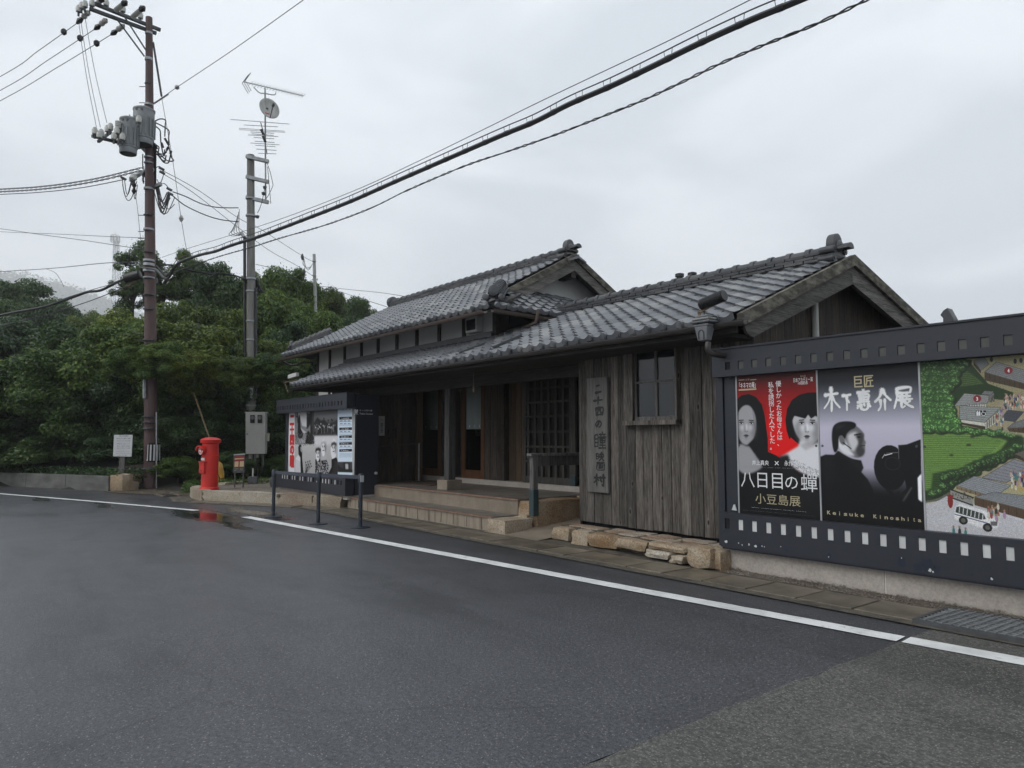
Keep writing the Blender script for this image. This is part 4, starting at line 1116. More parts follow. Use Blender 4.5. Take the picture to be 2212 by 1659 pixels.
# flaked paint near the bottom edge
for (px, py, s) in ((905, 357, 9), (960, 365, 4), (975, 373, 4), (1005, 371, 5), (1033, 378, 8), (1062, 378, 5), (1072, 380, 4), (1145, 380, 3), (1355, 425, 3), (1800, 484, 9), (1812, 490, 5), (2070, 522, 8), (1675, 430, 3)):
    c = atY(1123.3 + .4922 * px, 993.7 + .4922 * py, BY)
    rr = random.Random(px); r0 = s * 0.0018
    MB().prism([(c.x + math.cos(t) * r0 * rr.uniform(.4, 1.5), BY - .003, c.z + math.sin(t) * r0 * rr.uniform(.5, 1.6)) for t in [2 * PI * k / 7 for k in range(7)]], (0, .002, 0)).build('paint_chip', MT['white_chip'], fb)
for (px, py, s) in ((1355, 422, 14), (1675, 448, 22), (1750, 472, 26), (1790, 462, 28), (1830, 480, 18), (1170, 398, 12), (1055, 380, 16), (908, 358, 14), (2068, 518, 11), (1985, 503, 6)):
    c = atY(1123.3 + .4922 * px, 993.7 + .4922 * py, BY); rr = random.Random(px + 1); r0 = s * 0.0021
    MB().prism([(c.x + math.cos(t) * r0 * rr.uniform(.6, 1.2), BY - .0014, c.z + math.sin(t) * r0 * rr.uniform(.7, 1.3)) for t in [2 * PI * k / 11 for k in range(11)]], (0, .001, 0)).build('faded_patch', MT['navy_dark'], fb)
MB().box(-5.15, -5.06, BY + .1, BY + .16, .27, 2.3).build('side_post', MT['navy'], fb)
fd = thing('foundation', 'long beige concrete footing under the right film board', 'footing', (-2, 7.3, 0)); 
MB().box(-5.10, -3.30, 7.19, 7.45, -.01, .262).build('block', MT['concrete'], fd, bevel=.008)
MB().box(-3.292, NX1, 7.19, 7.45, -.01, .262).build('block', MT['concrete'], fd, bevel=.008)
MB().box(-3.30, -3.292, 7.20, 7.44, 0, .258).build('joint', MT['ink_white'], fd)

# --- painted panels -------------------------------------------------
class Canvas:
    """small painter for the flat prints: coordinates in metres on the panel"""
    def __init__(s, x0, x1, z0, z1, ppm):
        s.x0, s.z0, s.ppm = x0, z0, ppm; s.w = int((x1 - x0) * ppm); s.h = int((z1 - z0) * ppm); s.x1, s.z1 = x1, z1
        s.img = np.zeros((s.h, s.w, 3))
        s.X, s.Y = np.meshgrid(np.arange(s.w) + .5, np.arange(s.h) + .5)
        s.rs = np.random.RandomState(4)
    def P(s, pts): return np.array([((x - s.x0) * s.ppm, (z - s.z0) * s.ppm) for x, z in pts])
    def put(s, m, col, x0=0, y0=0):
        h, w_ = m.shape; v = s.img[y0:y0 + h, x0:x0 + w_]
        v += (np.array(col) - v) * m[..., None]
    def vgrad(s, stops):
        t = (np.arange(s.h) + .5) / s.h
        for c in range(3): s.img[..., c] = np.interp(t, [a for a, _ in stops], [b[c] for _, b in stops])[:, None]
    def mask(s, P, blur=0):
        x0 = max(int(P[:, 0].min() - 3 * blur - 2), 0); x1 = min(int(P[:, 0].max() + 3 * blur + 3), s.w)
        y0 = max(int(P[:, 1].min() - 3 * blur - 2), 0); y1 = min(int(P[:, 1].max() + 3 * blur + 3), s.h)
        if x1 <= x0 or y1 <= y0: return None
        acc = np.zeros((y1 - y0, x1 - x0))
        for (ox, oy) in ((-.25, -.25), (.25, -.1), (-.1, .25), (.25, .25)):
            X = s.X[y0:y1, x0:x1] + ox; Y = s.Y[y0:y1, x0:x1] + oy; c = np.zeros(X.shape, bool); n = len(P)
            for i in range(n):
                xi, yi = P[i]; xj, yj = P[i - 1]
                if yi == yj: continue
                k = ((yi > Y) != (yj > Y)) & (X < (xj - xi) * (Y - yi) / (yj - yi) + xi); c ^= k
            acc += c * .25
        if blur:
            r_ = max(1, int(blur))
            for _ in range(2):
                for ax in (0, 1):
                    cs = np.cumsum(np.pad(acc, [(r_ + 1, r_) if a == ax else (0, 0) for a in (0, 1)], mode='edge'), axis=ax)
                    acc = (np.take(cs, range(2 * r_ + 1, cs.shape[ax]), ax) - np.take(cs, range(0, cs.shape[ax] - 2 * r_ - 1), ax)) / (2 * r_ + 1)
        return acc, x0, y0
    def poly(s, pts, col, blur=0, a=1.0, smooth=False):
        if smooth:
            q = [Vector((x, z, 0)) for x, z in pts]; n = len(q); o = []
            for i in range(n):
                p0, p1, p2, p3 = q[i - 1], q[i], q[(i + 1) % n], q[(i + 2) % n]
                for j in range(5):
                    t = j / 5; o.append(0.5 * ((2 * p1) + (p2 - p0) * t + (2 * p0 - 5 * p1 + 4 * p2 - p3) * t * t + (3 * p1 - p0 - 3 * p2 + p3) * t ** 3))
            pts = [(v.x, v.y) for v in o]
        r_ = s.mask(s.P(pts), blur)
        if r_ is not None: s.put(r_[0] * a, col, r_[1], r_[2])
    def ell(s, x, z, rx, rz, col, blur=0, a=1.0, rot=0):
        s.poly([(x + math.cos(t) * rx * math.cos(rot) - math.sin(t) * rz * math.sin(rot), z + math.cos(t) * rx * math.sin(rot) + math.sin(t) * rz * math.cos(rot)) for t in [2 * PI * k / 22 for k in range(22)]], col, blur, a)
    def line(s, a, b, wd, col, al=1.0):
        a = np.array(a); b = np.array(b); d = b - a; L = np.hypot(*d) + 1e-9; n = np.array((-d[1], d[0])) / L * wd / 2
        s.poly([tuple(a - n), tuple(b - n), tuple(b + n), tuple(a + n)], col, 0, al)
    def grain(s, amt): s.img *= 1 + s.rs.normal(0, amt, (s.h, s.w, 1))
    def panel(s, name, Y, parent, rough=.38, th=.004):
        im = bpy.data.images.new(name, s.w, s.h, alpha=False)
        px = np.ones((s.h, s.w, 4), dtype=np.float32); px[..., :3] = np.clip(s.img, 0, 1)
        im.pixels.foreach_set(px.ravel()); im.update(); im.pack()
        m, nt, b = newmat(name + '_print')
        ti = nt.nodes.new('ShaderNodeTexImage'); ti.image = im; ti.extension = 'EXTEND'
        nt.links.new(ti.outputs[0], b.inputs['Base Color']); b.inputs['Roughness'].default_value = rough
        b.inputs['Specular IOR Level'].default_value = .35
        mb = MB(); mb.box(s.x0, s.x1, Y, Y + th, s.z0, s.z1)
        o = mb.build(name, m, parent); me = o.data
        uv = me.uv_layers.new(name='UVMap'); off = base_of(parent)
        for l in me.loops:
            co = me.vertices[l.vertex_index].co + off
            uv.data[l.index].uv = ((co.x - s.x0) / (s.x1 - s.x0), (co.z - s.z0) / (s.z1 - s.z0))
        return o
PY = 7.155
def z8(x, y):
    p = atY(1520.8 + .3125 * x, 648 + .3125 * y, PY); return (p.x, p.z)
TXT = []
def text(s, x0, x1, z0, z1, mat, parent, Y=None, weight=0.0, lines=1.0, face='front', X=None, name='lettering', keep=False):
    """lettering fitted into a rectangle of the wall"""
    cu = bpy.data.curves.new(name, 'FONT'); cu.body = s; cu.size = 1.0; cu.space_line = lines
    cu.resolution_u = 2; cu.fill_mode = 'FRONT'; cu.align_x = 'CENTER'
    cu.materials.append(MT[mat])
    o = bpy.data.objects.new(name, cu); COL.objects.link(o); o.parent = parent; o['wt'] = weight
    TXT.append((o, x0, x1, z0, z1, Y, X, face, parent, keep)); return o
def vert(s): return "\n".join(s)


BR = {
 '木': [[(1,3),(5,2.6),(9,2.4)],[(5,0),(5,5),(4.9,10)],[(4.9,3),(3.2,6),(.3,8.8)],[(5.1,3),(7,6),(10,8.6)]],
 '下': [[(0,1),(5,.8),(9,.5)],[(4.5,1),(4.5,5),(4.3,10)],[(5.5,4),(7.2,5.2)]],
 '惠': [[(1,1.2),(5,1),(9,.8)],[(5,0),(5,6)],[(2,2.4),(2.2,5)],[(2,2.4),(8,2.2),(7.8,5)],[(2.2,3.6),(7.8,3.4)],[(2.2,4.9),(7.9,4.7)],[(1,6),(5,5.9),(8.8,5.7)],[(1.5,7.5),(.8,9)],[(3,7.2),(3.4,9.2),(6,9.8),(7.6,9),(7.4,8)],[(5,7),(5.7,8)],[(8,7),(9.3,8.4)]],
 '介': [[(5,0),(3,3.5),(0,6)],[(5,.2),(7,3),(10,5.5)],[(3.6,5),(3.6,8),(2,10)],[(6.4,4.8),(6.4,10)]],
 '展': [[(1.5,.8),(8.5,.6),(8.3,3)],[(1.5,3),(8.3,2.9)],[(1.6,.8),(1.6,5),(0,10)],[(2.8,4.7),(8.6,4.5)],[(4.3,3.5),(4.3,6.2)],[(6.6,3.4),(6.6,6.2)],[(2,6.3),(9.6,6)],[(4,6.5),(4,9.8),(5.8,8.9)],[(8.2,6.8),(6.4,8)],[(5.2,6.6),(7,8.6),(10,10)]],
 '二': [[(2.5,2),(7,1.5)],[(1,8.4),(9.5,7.4)]],
 '十': [[(0,5),(9.5,4)],[(5,0),(4.6,10)]],
 '四': [[(1,2),(1.6,9)],[(1,2),(9,1.5),(8.4,9)],[(4,2.2),(3.5,5.5),(2.4,6.5)],[(6,2),(6.2,6),(7.8,6)],[(1.6,8.5),(8.4,8.2)]],
 'の': [[(5.5,2.5),(4.5,6),(2,8.5),(.8,6),(2.5,3),(6,1.5),(9,4),(8.5,7.5),(5.5,10)]],
 '瞳': [[(.8,2),(.8,9)],[(.8,2),(3.4,1.9),(3.4,9)],[(.8,4.2),(3.4,4.1)],[(.8,6.4),(3.4,6.3)],[(.8,8.7),(3.4,8.6)],[(7,0),(7.1,1)],[(4.6,1.4),(9.6,1.2)],[(5.8,1.8),(6.2,2.8)],[(8.4,1.6),(7.9,2.8)],[(4.2,3.2),(10,3)],[(5.2,4),(5.3,6.6)],[(5.2,4),(9,3.9),(8.9,6.5)],[(5.2,5.2),(8.9,5.1)],[(5.3,6.5),(8.9,6.4)],[(7.1,4),(7,9.6)],[(5,8),(9.4,7.9)],[(4,9.8),(10,9.6)]],
 '映': [[(.6,2),(.6,8)],[(.6,2),(3,1.9),(3,7.8)],[(.6,4.8),(3,4.7)],[(.6,7.8),(3,7.7)],[(5,2.2),(5,5.4)],[(5,2.2),(9,2.1),(8.9,5.4)],[(3.9,5.5),(10,5.3)],[(7,0),(6.9,5),(5.6,8),(4,10)],[(7.1,5.6),(8.3,8),(10,9.8)]],
 '画': [[(.5,.8),(9.5,.5)],[(3,2.3),(3,7)],[(3,2.3),(7.2,2.2),(7.1,7)],[(5,.8),(5,7)],[(3,4.6),(7.2,4.5)],[(3,6.8),(7.2,6.7)],[(.8,2.6),(.9,9.2),(9.2,9)],[(9.2,2.4),(9.2,9.4)]],
 '村': [[(.2,3),(4.4,2.8)],[(2.4,0),(2.4,10)],[(2.3,3.2),(1.4,5.6),(0,7.4)],[(2.6,3.6),(4.2,5.4)],[(5,3),(10,2.6)],[(8.2,0),(8.3,9.2),(6.9,8.6)],[(5.8,4.8),(6.8,6.4)]],
}
def brush(ch, x0, x1, z0, z1, Y, wd, mat, parent, seed=0):
    """a hand-brushed character: every stroke a ribbon that swells and tapers"""
    rr = random.Random(ord(ch) + seed); mb = MB(); x0, x1 = min(x0, x1), max(x0, x1); z0, z1 = min(z0, z1), max(z0, z1)
    for si, st_ in enumerate(BR[ch]):
        P_ = [Vector((x0 + (x1 - x0) * (a + rr.uniform(-.15, .15)) / 10, 0, z1 - (z1 - z0) * (b + rr.uniform(-.12, .12)) / 10)) for a, b in st_]
        C_ = catmull(P_, 7) if len(P_) > 2 else [P_[0].lerp(P_[1], t / 7) for t in range(8)]
        n = len(C_); yy = Y - .00008 * si; w0 = wd * rr.uniform(.8, 1.15)
        L_, R_ = [], []
        for i, p in enumerate(C_):
            d = (C_[min(i + 1, n - 1)] - C_[max(i - 1, 0)]).normalized(); nn = Vector((-d.z, 0, d.x)); t = i / (n - 1)
            k = w0 * (.62 + .38 * abs(math.cos(PI * t))) * (1 - .45 * t) * (.55 if i in (0, n - 1) else 1) * rr.uniform(.88, 1.12)
            e = d * (k * .5 if i == n - 1 else (-k * .5 if i == 0 else 0))
            L_.append(p + nn * k / 2 + e); R_.append(p - nn * k / 2 + e)
        for i in range(n - 1): mb.quad((L_[i].x, yy, L_[i].z), (L_[i + 1].x, yy, L_[i + 1].z), (R_[i + 1].x, yy, R_[i + 1].z), (R_[i].x, yy, R_[i].z))
    return mb.build('lettering', MT[mat], parent)

# poster 1: red poster with two faces
G = lambda v: (v, v, v * 1.02)
c = Canvas(-4.86, -3.905, .655, 2.225, 420)
c.vgrad([(0, (.008, .008, .01)), (.3, (.012, .012, .014)), (.38, (.62, .03, .03)), (.62, (.60, .02, .03)), (.85, (.36, .01, .02)), (1, (.16, .01, .015))])
K = (.006, .006, .008)
# left figure
c.poly([z8(*p) for p in ((225, 690), (260, 660), (310, 650), (360, 672), (398, 720), (418, 790), (430, 880), (440, 960), (442, 1050), (500, 1075), (560, 1120), (600, 1300), (225, 1300))], K, smooth=False)
c.poly([z8(*p) for p in ((236, 800), (245, 760), (275, 730), (310, 728), (340, 760), (358, 810), (362, 870), (356, 930), (335, 975), (305, 1000), (280, 1000), (255, 980), (238, 930))], G(.43), 3, smooth=True)
c.poly([z8(*p) for p in ((232, 1120), (240, 1010), (262, 995), (300, 1010), (335, 1000), (350, 1060), (390, 1120), (400, 1160), (340, 1195), (280, 1205), (236, 1170))], G(.42), 5, smooth=True)
c.poly([z8(*p) for p in ((305, 1000), (345, 960), (362, 900), (372, 1000), (350, 1060))], K, 4)
def face(cx, cy, s, lean=0):
    for sx in (-1, 1):      # soft modelling of the cheeks, brow and eye sockets
        c.ell(*z8(cx + sx * 62 * s, cy + 60 * s), .040 * s, .11 * s, G(.25), 9, .45)
        c.ell(*z8(cx + sx * 32 * s, cy + 34 * s), .030 * s, .035 * s, G(.80), 8, .35)
        ex = cx + sx * 38 * s
        c.ell(*z8(ex, cy - 6 * s), .036 * s, .022 * s, G(.22), 5, .55)
        c.ell(*z8(ex, cy), .024 * s, .0100 * s, G(.62), 1); c.ell(*z8(ex, cy), .0125 * s, .0115 * s, K, 0); c.ell(*z8(ex + 2, cy - 3), .0025, .0025, G(.9), 0, .8)
        c.line(z8(ex - 15 * s, cy - 3 * s), z8(ex, cy - 9 * s), .0075 * s, K); c.line(z8(ex, cy - 9 * s), z8(ex + 17 * s, cy - 4 * s), .0075 * s, K)
        c.line(z8(ex - 19 * s, cy - 22 * s - sx * 1), z8(ex + 19 * s, cy - 22 * s + sx * 2), .0095 * s, G(.04), .9)
    c.ell(*z8(cx + 2 * s, cy + 30 * s), .009 * s, .045 * s, G(.85), 4, .5); c.ell(*z8(cx - 11 * s, cy + 40 * s), .010 * s, .036 * s, G(.30), 4, .45)
    for sx in (-1, 1): c.ell(*z8(cx + sx * 9 * s, cy + 60 * s), .006 * s, .0035 * s, G(.10), 1, .8)
    c.ell(*z8(cx, cy + 63 * s), .020 * s, .008 * s, G(.30), 3, .5)
    c.ell(*z8(cx, cy + 91 * s), .030 * s, .010 * s, G(.11), 1, .9); c.ell(*z8(cx, cy + 102 * s), .025 * s, .010 * s, G(.20), 1, .85); c.line(z8(cx - 24 * s, cy + 95 * s), z8(cx + 24 * s, cy + 95 * s), .0035, G(.06), .9)
    c.ell(*z8(cx, cy + 116 * s), .020 * s, .008 * s, G(.28), 4, .5)
face(292, 852, .92)
for k in range(26):     # strands of hair
    x = 345 + k * 4; c.line(z8(x - 20, 700 + k), z8(x + 30 - k * .5, 1060), .0018, G(.07), .5)
# right figure
c.poly([z8(*p) for p in ((790, 640), (720, 640), (660, 655), (610, 690), (575, 750), (563, 830), (570, 900), (590, 965), (600, 950), (640, 985), (660, 1000), (790, 1000))], K)
c.poly([z8(*p) for p in ((610, 830), (625, 780), (700, 760), (790, 760), (797, 860), (795, 950), (760, 990), (725, 1010), (690, 995), (650, 950), (625, 900))], G(.52), 3, smooth=True)
c.poly([z8(*p) for p in ((520, 1085), (560, 1065), (600, 1040), (650, 1010), (662, 960), (720, 1005), (790, 980), (800, 1230), (700, 1210), (600, 1160))], G(.60), 5)
c.poly([z8(*p) for p in ((515, 1085), (580, 1070), (600, 1140), (660, 1200), (800, 1240), (806, 1520), (690, 1500), (600, 1330))], G(.035), 6)
for _ in range(2600):
    p = z8(c.rs.uniform(520, 806), c.rs.uniform(1080, 1500))
    if p[1] < z8(0, 1130)[1] + (z8(700, 0)[0] - p[0]) * .4 and c.rs.rand() < .8: c.ell(p[0], p[1], .0035, .0025, G(c.rs.choice([.05, .015, .10])), 0, .6)
c.poly([z8(*p) for p in ((660, 1000), (790, 960), (790, 1000), (700, 1040))], G(.40), 5, .5)
c.poly([z8(*p) for p in ((600, 850), (625, 800), (700, 820), (720, 790), (740, 820), (770, 800), (795, 815), (795, 700), (600, 700))], K, 2)
face(712, 852, .98)
for k in range(22): c.line(z8(640 + k * 8, 665 + abs(k - 11) * 2), z8(600 + k * 10, 790 + abs(k - 8) * 3), .0016, G(.08), .5)
c.poly([z8(*p) for p in ((225, 1215), (500, 1240), (560, 1180), (600, 1330), (640, 1520), (235, 1480))], K, 8)
c.img *= 1.45
c.grain(.02)
c.panel('red_poster', PY, fb)
def tz(x0, y0, x1, y1):
    a = z8(x0, y0); b = z8(x1, y1); return a[0], b[0], b[1], a[1]
def T(s, x0, y0, x1, y1, mat, wt=0.0, lines=1.0):
    a = tz(x0, (y0), x1, (y1)); text(s, a[0], a[1], a[2], a[3], mat, fb, Y=PY - .0015, weight=wt, lines=lines)
T(vert('優しかったお母さんは、'), 494, 560, 545, 1010, 'ink_white', .006, .95)
T(vert('私を誘拐した人でした。'), 443, 568, 494, 1036, 'ink_white', .006, .95)
T('「キネマの庵」', 243, 572, 357, 606, 'ink_white', .012)
T('会場', 285, 545, 315, 556, 'ink_gold')
for (a, b, y) in ((240, 280, 552), (320, 362, 550), (240, 362, 618)):
    q = tz(a, y, b, y + 2); MB().box(q[0], q[1], PY - .002, PY - .001, q[2] - .001, q[3] + .001).build('print_rule', MT['ink_gold'], fb)
T('第35回', 665, 521, 702, 533, 'ink_gold'); T('日本アカデミー賞', 618, 540, 752, 562, 'ink_white', .01); T('10冠記念', 650, 565, 718, 582, 'ink_white', .01)
T('井上真央', 333, 1106, 448, 1144, 'ink_white', .01); T('×', 488, 1112, 518, 1144, 'ink_white'); T('永作博美', 555, 1110, 680, 1150, 'ink_white', .01)
T('小池栄子　森口瑤子　田中哲司　渡邉このみ　吉本菜穂子　市川実和子　平田満　劇団ひとり　余貴美子　田中泯　風吹ジュン', 272, 1150, 750, 1172, 'ink_grey')
T('八日目', 255, 1188, 545, 1308, 'ink_white', .0); T('の', 560, 1220, 650, 1308, 'ink_white', .0); T('蟬', 668, 1200, 785, 1330, 'ink_white', .0)
T('小豆島展', 355, 1335, 668, 1430, 'ink_gold', .0)
T('監督:成島 出　原作:角田光代(中央公論新社刊)　脚本:奥寺佐渡子　音楽:安川午朗', 330, 1432, 706, 1466, 'ink_white', .01)
T('製作:映画「八日目の蟬」製作委員会　配給:松竹　企画協力:中央公論新社　制作プロダクション:ジャンゴフィルム', 270, 1450, 772, 1496, 'ink_grey')

# poster 2: grey poster with a man in profile and a camera
c = Canvas(-3.885, -2.90, .655, 2.215, 400)
c.vgrad([(0, (.006, .006, .008)), (.19, (.008, .008, .01)), (.27, (.20, .20, .225)), (.36, (.50, .49, .54)), (.62, (.55, .54, .59)), (.80, (.30, .31, .34)), (.92, (.09, .095, .11)), (1, (.05, .055, .065))])
c.poly([z8(*p) for p in ((805, 1085), (840, 1070), (900, 1072), (925, 1045), (960, 1070), (1020, 1100), (1085, 1110), (1100, 1160), (1085, 1190), (1130, 1240), (1165, 1310), (1190, 1400), (1240, 1560), (805, 1540))], (.012, .012, .014), 2)
for k in range(7):
    c.poly([z8(*p) for p in ((815, 1090 + k * 26), (860 + k * 9, 1080 + k * 27), (905 + k * 6, 1100 + k * 24), (840, 1112 + k * 27))], G(.075), 5, .6)
c.poly([z8(*p) for p in ((915, 1050), (935, 1046), (1000, 1090), (1075, 1120), (1098, 1160), (1080, 1188), (1010, 1120), (960, 1085))], G(.045), 3)
c.poly([z8(*p) for p in ((925, 900), (935, 875), (985, 855), (1040, 865), (1085, 900), (1106, 930), (1105, 960), (1118, 985), (1113, 1000), (1112, 1030), (1106, 1060), (1070, 1090), (1030, 1085), (990, 1060), (950, 1045), (920, 1010))], G(.30), 2, smooth=True)
c.poly([z8(*p) for p in ((928, 960), (960, 955), (985, 985), (1012, 1040), (1040, 1078), (985, 1070), (945, 1045), (925, 1010))], G(.62), 4, smooth=True)
c.poly([z8(*p) for p in ((990, 940), (1030, 915), (1060, 918), (1075, 960), (1060, 1010), (1030, 1050), (1005, 1010))], G(.62), 5, .85, smooth=True)
c.poly([z8(*p) for p in ((1045, 930), (1095, 925), (1100, 960), (1090, 1010), (1108, 1040), (1100, 1075), (1070, 1082), (1052, 1040), (1068, 990))], G(.13), 4, .8, smooth=True)
c.poly([z8(*p) for p in ((900, 1050), (888, 1000), (884, 930), (895, 875), (930, 848), (985, 840), (1030, 846), (1050, 862), (1040, 885), (1010, 900), (985, 925), (972, 960), (950, 935), (930, 955), (928, 1010), (918, 1045))], G(.025), 2, smooth=True)
c.poly([z8(*p) for p in ((900, 880), (940, 862), (990, 858), (960, 880), (915, 905))], G(.13), 4, .7)
c.poly([z8(*p) for p in ((932, 945), (955, 940), (972, 965), (975, 1000), (955, 1000), (938, 980))], G(.30), 2, smooth=True)
c.line(z8(1035, 935), z8(1088, 925), .010, G(.03)); c.ell(*z8(1070, 948), .018, .007, G(.03), 1)
c.line(z8(958, 985), z8(1018, 1030), .009, G(.04))
c.line(z8(1080, 1010), z8(1112, 1006), .006, G(.03))
# camera
c.poly([z8(*p) for p in ((1340, 1005), (1400, 1000), (1440, 985), (1495, 965), (1500, 1300), (1440, 1320), (1400, 1310))], (.01, .011, .013), 1)
c.ell(*z8(1285, 1160), .152, .215, (.012, .013, .015), 1)
c.ell(*z8(1302, 1132), .072, .062, G(.13)); c.ell(*z8(1302, 1132), .067, .057, (.014, .015, .018))
for (a, b, d) in (((1230, 1095), (1250, 1065), .6), ((1258, 1060), (1340, 1055), .35), ((1342, 1010), (1345, 1100), .3), ((1248, 1075), (1300, 1062), .8)): c.line(z8(*a), z8(*b), .008, G(d), .8)
c.poly([z8(*p) for p in ((1240, 1290), (1310, 1330), (1330, 1400), (1300, 1420), (1280, 1340))], (.01, .01, .012), 2)
c.poly([z8(*p) for p in ((1380, 1330), (1440, 1260), (1495, 1250), (1505, 1400), (1420, 1420))], (.01, .01, .012), 2)
c.poly([z8(*p) for p in ((1475, 1230), (1500, 1200), (1506, 1400), (1480, 1380))], G(.85), 2)
for k in range(8): c.line(z8(1325 + k, 1400 - k * 9), z8(1330 + k * 3, 1390 - k * 9), .012, G(.015))
for t in range(9): c.ell(*z8(1322 + t * 7 + (t * t) * .3, 1400 - t * 11), .010, .010, G(.02))
c.poly([z8(*p) for p in ((1365, 1390), (1430, 1290), (1440, 1300), (1380, 1400))], G(.25), 2, .8)
c.poly([z8(*p) for p in ((800, 1390), (1510, 1400), (1520, 1600), (800, 1560))], (.007, .007, .009), 12)
c.img *= 1.4
c.grain(.015)
c.panel('grey_poster', PY, fb)
T('巨匠', 1038, 528, 1172, 598, 'ink_gold', .02)
for dz_, mt_, wt in ((0.0012, 'ink_grey', .058), (0, 'ink_white', .036)):
    for s_, b_ in (('木', (822, 612, 942, 768)), ('下', (958, 650, 1024, 764)), ('惠', (1050, 626, 1160, 760)), ('介', (1178, 620, 1294, 762)), ('展', (1312, 602, 1450, 744))):
        a = tz(*b_[:2], *b_[2:]); brush(s_, a[0], a[1], a[2], a[3], PY - .0022 + dz_, wt, mt_, fb)
for i, ch in enumerate('Keisuke Kinoshita'):
    if ch == ' ': continue
    xx = 852 + i * 38.5 + (12 if i > 7 else 0)
    yy = 1456 + (xx - 852) * .085
    hh = 26 if ch in 'Kkhti' else 19
    if ch in 'it': T(ch, xx + 6, yy, xx + (11 if ch == 'i' else 17), yy + 26, 'ink_gold', .02)
    else: T(ch, xx, yy + 26 - hh, xx + 22, yy + 26, 'ink_gold', .03)

# poster 3: painted map of the village
c = Canvas(-2.885, .9, .645, 2.21, 300)
c.vgrad([(0, (.56, .56, .60)), (.13, (.60, .60, .64)), (.20, (.50, .47, .33)), (1, (.40, .37, .24))])
def z4b(x, y):
    p = atY(1866.4 + .323 * x, 674 + .323 * y, PY); return (p.x, p.z)
rs = c.rs
# woods, tea field and hedge
c.poly([z4b(*p) for p in ((360, 330), (720, 320), (720, 350), (830, 480), (1000, 540), (1000, 600), (700, 560), (600, 640), (650, 760), (830, 790), (1070, 820), (1300, 860), (1300, 960), (1070, 900), (900, 1010), (620, 1160), (560, 1230), (405, 1270))], (.045, .13, .035))
c.poly([z4b(*p) for p in ((385, 820), (500, 800), (700, 805), (850, 830), (960, 860), (900, 940), (800, 960), (740, 1040), (600, 1050), (460, 1080), (450, 1180), (400, 1200))], (.30, .46, .13), 2)
for k in range(30):
    y = 815 + k * 13; c.line(z4b(392, y), z4b(930 - abs(k - 4) * 16, y + 6 + 4 * math.sin(k)), .008, (.13, .29, .06), .65)
c.poly([z4b(*p) for p in ((600, 380), (660, 370), (800, 480), (640, 500))], (.15, .26, .08), 1)
for k in range(9): c.line(z4b(608 + k * 7, 384 + k * 13), z4b(690 + k * 10, 384 + k * 11), .006, (.07, .15, .05), .8)
def tree(x, y, r_, g=1.0):
    p = z4b(x, y); c.ell(p[0], p[1], r_, r_ * .85, (.015 * g, .055 * g, .018 * g), 1)
    c.ell(p[0] - r_ * .1, p[1] + r_ * .15, r_ * .85, r_ * .7, (.10 * g, .26 * g, .07 * g), 2)
    for _ in range(16):
        a, q = rs.uniform(0, 6.28), rs.uniform(0, .8); c.ell(p[0] + math.cos(a) * q * r_ - r_ * .08, p[1] + math.sin(a) * q * r_ * .7 + r_ * .2, .006, .005, (.36 * g, .58 * g, .26 * g), 0, .6)
for j in range(12):
    for i in range(11 - (j > 8) * 0):
        x = 378 + i * 33 + rs.uniform(-8, 8); y = 345 + j * 40 + rs.uniform(-9, 9)
        lim = 600 - max(0, (j - 4)) * 0
        if j < 5 and x > 700 - j * 26: continue
        if j >= 5 and x > 600 + (j - 8) * 12: continue
        tree(x, y, rs.uniform(.045, .062), .75 + .05 * j)
for i in range(26): tree(600 + i * 19, 790 + 9 * math.sin(i) + i * 1.5, .034, 1.15)
for i in range(34):
    t = i / 33; tree(1065 - t * 620 + rs.uniform(-15, 15), 905 + t * 310 + rs.uniform(-20, 20), .04, .95); tree(1040 - t * 500 + rs.uniform(-15, 15), 930 + t * 190 + rs.uniform(-14, 14), .045, .85)
for (x, y, s_) in ((725, 835, 9), (700, 890, 9), (585, 958, 8), (740, 1015, 7), (404, 902, 5)): c.ell(*z4b(x, y), .0022 * s_, .0012 * s_, (.07, .05, .03), 1, .8)
# paths and paved square
c.poly([z4b(*p) for p in ((402, 1285), (480, 1272), (575, 1215), (620, 1240), (1100, 1420), (2300, 1500), (2300, 1620), (402, 1480))], (.56, .56, .60))
c.line(z4b(402, 1270), z4b(490, 1258), .018, (.25, .25, .22)); c.line(z4b(490, 1258), z4b(575, 1210), .018, (.25, .25, .22))
c.poly([z4b(*p) for p in ((890, 610), (1000, 560), (2000, 560), (2300, 800), (2300, 1300), (1100, 1060), (1070, 830), (930, 800), (900, 700))], (.46, .42, .32), 3)
c.poly([z4b(*p) for p in ((960, 1170), (1060, 1120), (1180, 1150), (1180, 1220), (1010, 1190))], (.55, .46, .22), 2)
def house(roof, wall=None, rc=(.30, .31, .33), wc=(.17, .12, .08), n=7):
    if wall: 
        c.poly([z4b(*p) for p in wall], wc)
        for k in range(9):
            t = k / 8; a = np.array(wall[0]) * (1 - t) + np.array(wall[1]) * t; b = np.array(wall[3]) * (1 - t) + np.array(wall[2]) * t
            c.line(z4b(*a), z4b(*b), .004, (.06, .045, .035), .8)
    c.poly([z4b(*p) for p in roof], rc)
    r4 = [np.array(p) for p in (roof[0], roof[1], roof[2], roof[3])]
    for k in range(1, n):
        t = k / n; c.line(z4b(*(r4[0] * (1 - t) + r4[3] * t)), z4b(*(r4[1] * (1 - t) + r4[2] * t)), .003, (.19, .20, .22), .8)
    for a, b in zip(roof, roof[1:] + roof[:1]): c.line(z4b(*a), z4b(*b), .004, (.13, .14, .16), .9)
house([(735, 325), (800, 300), (835, 350), (780, 392)], [(735, 335), (780, 392), (780, 412), (735, 360)])
house([(885, 335), (1075, 390), (1075, 480), (806, 402)], [(808, 405), (1075, 482), (1075, 520), (808, 458)], (.33, .34, .36))
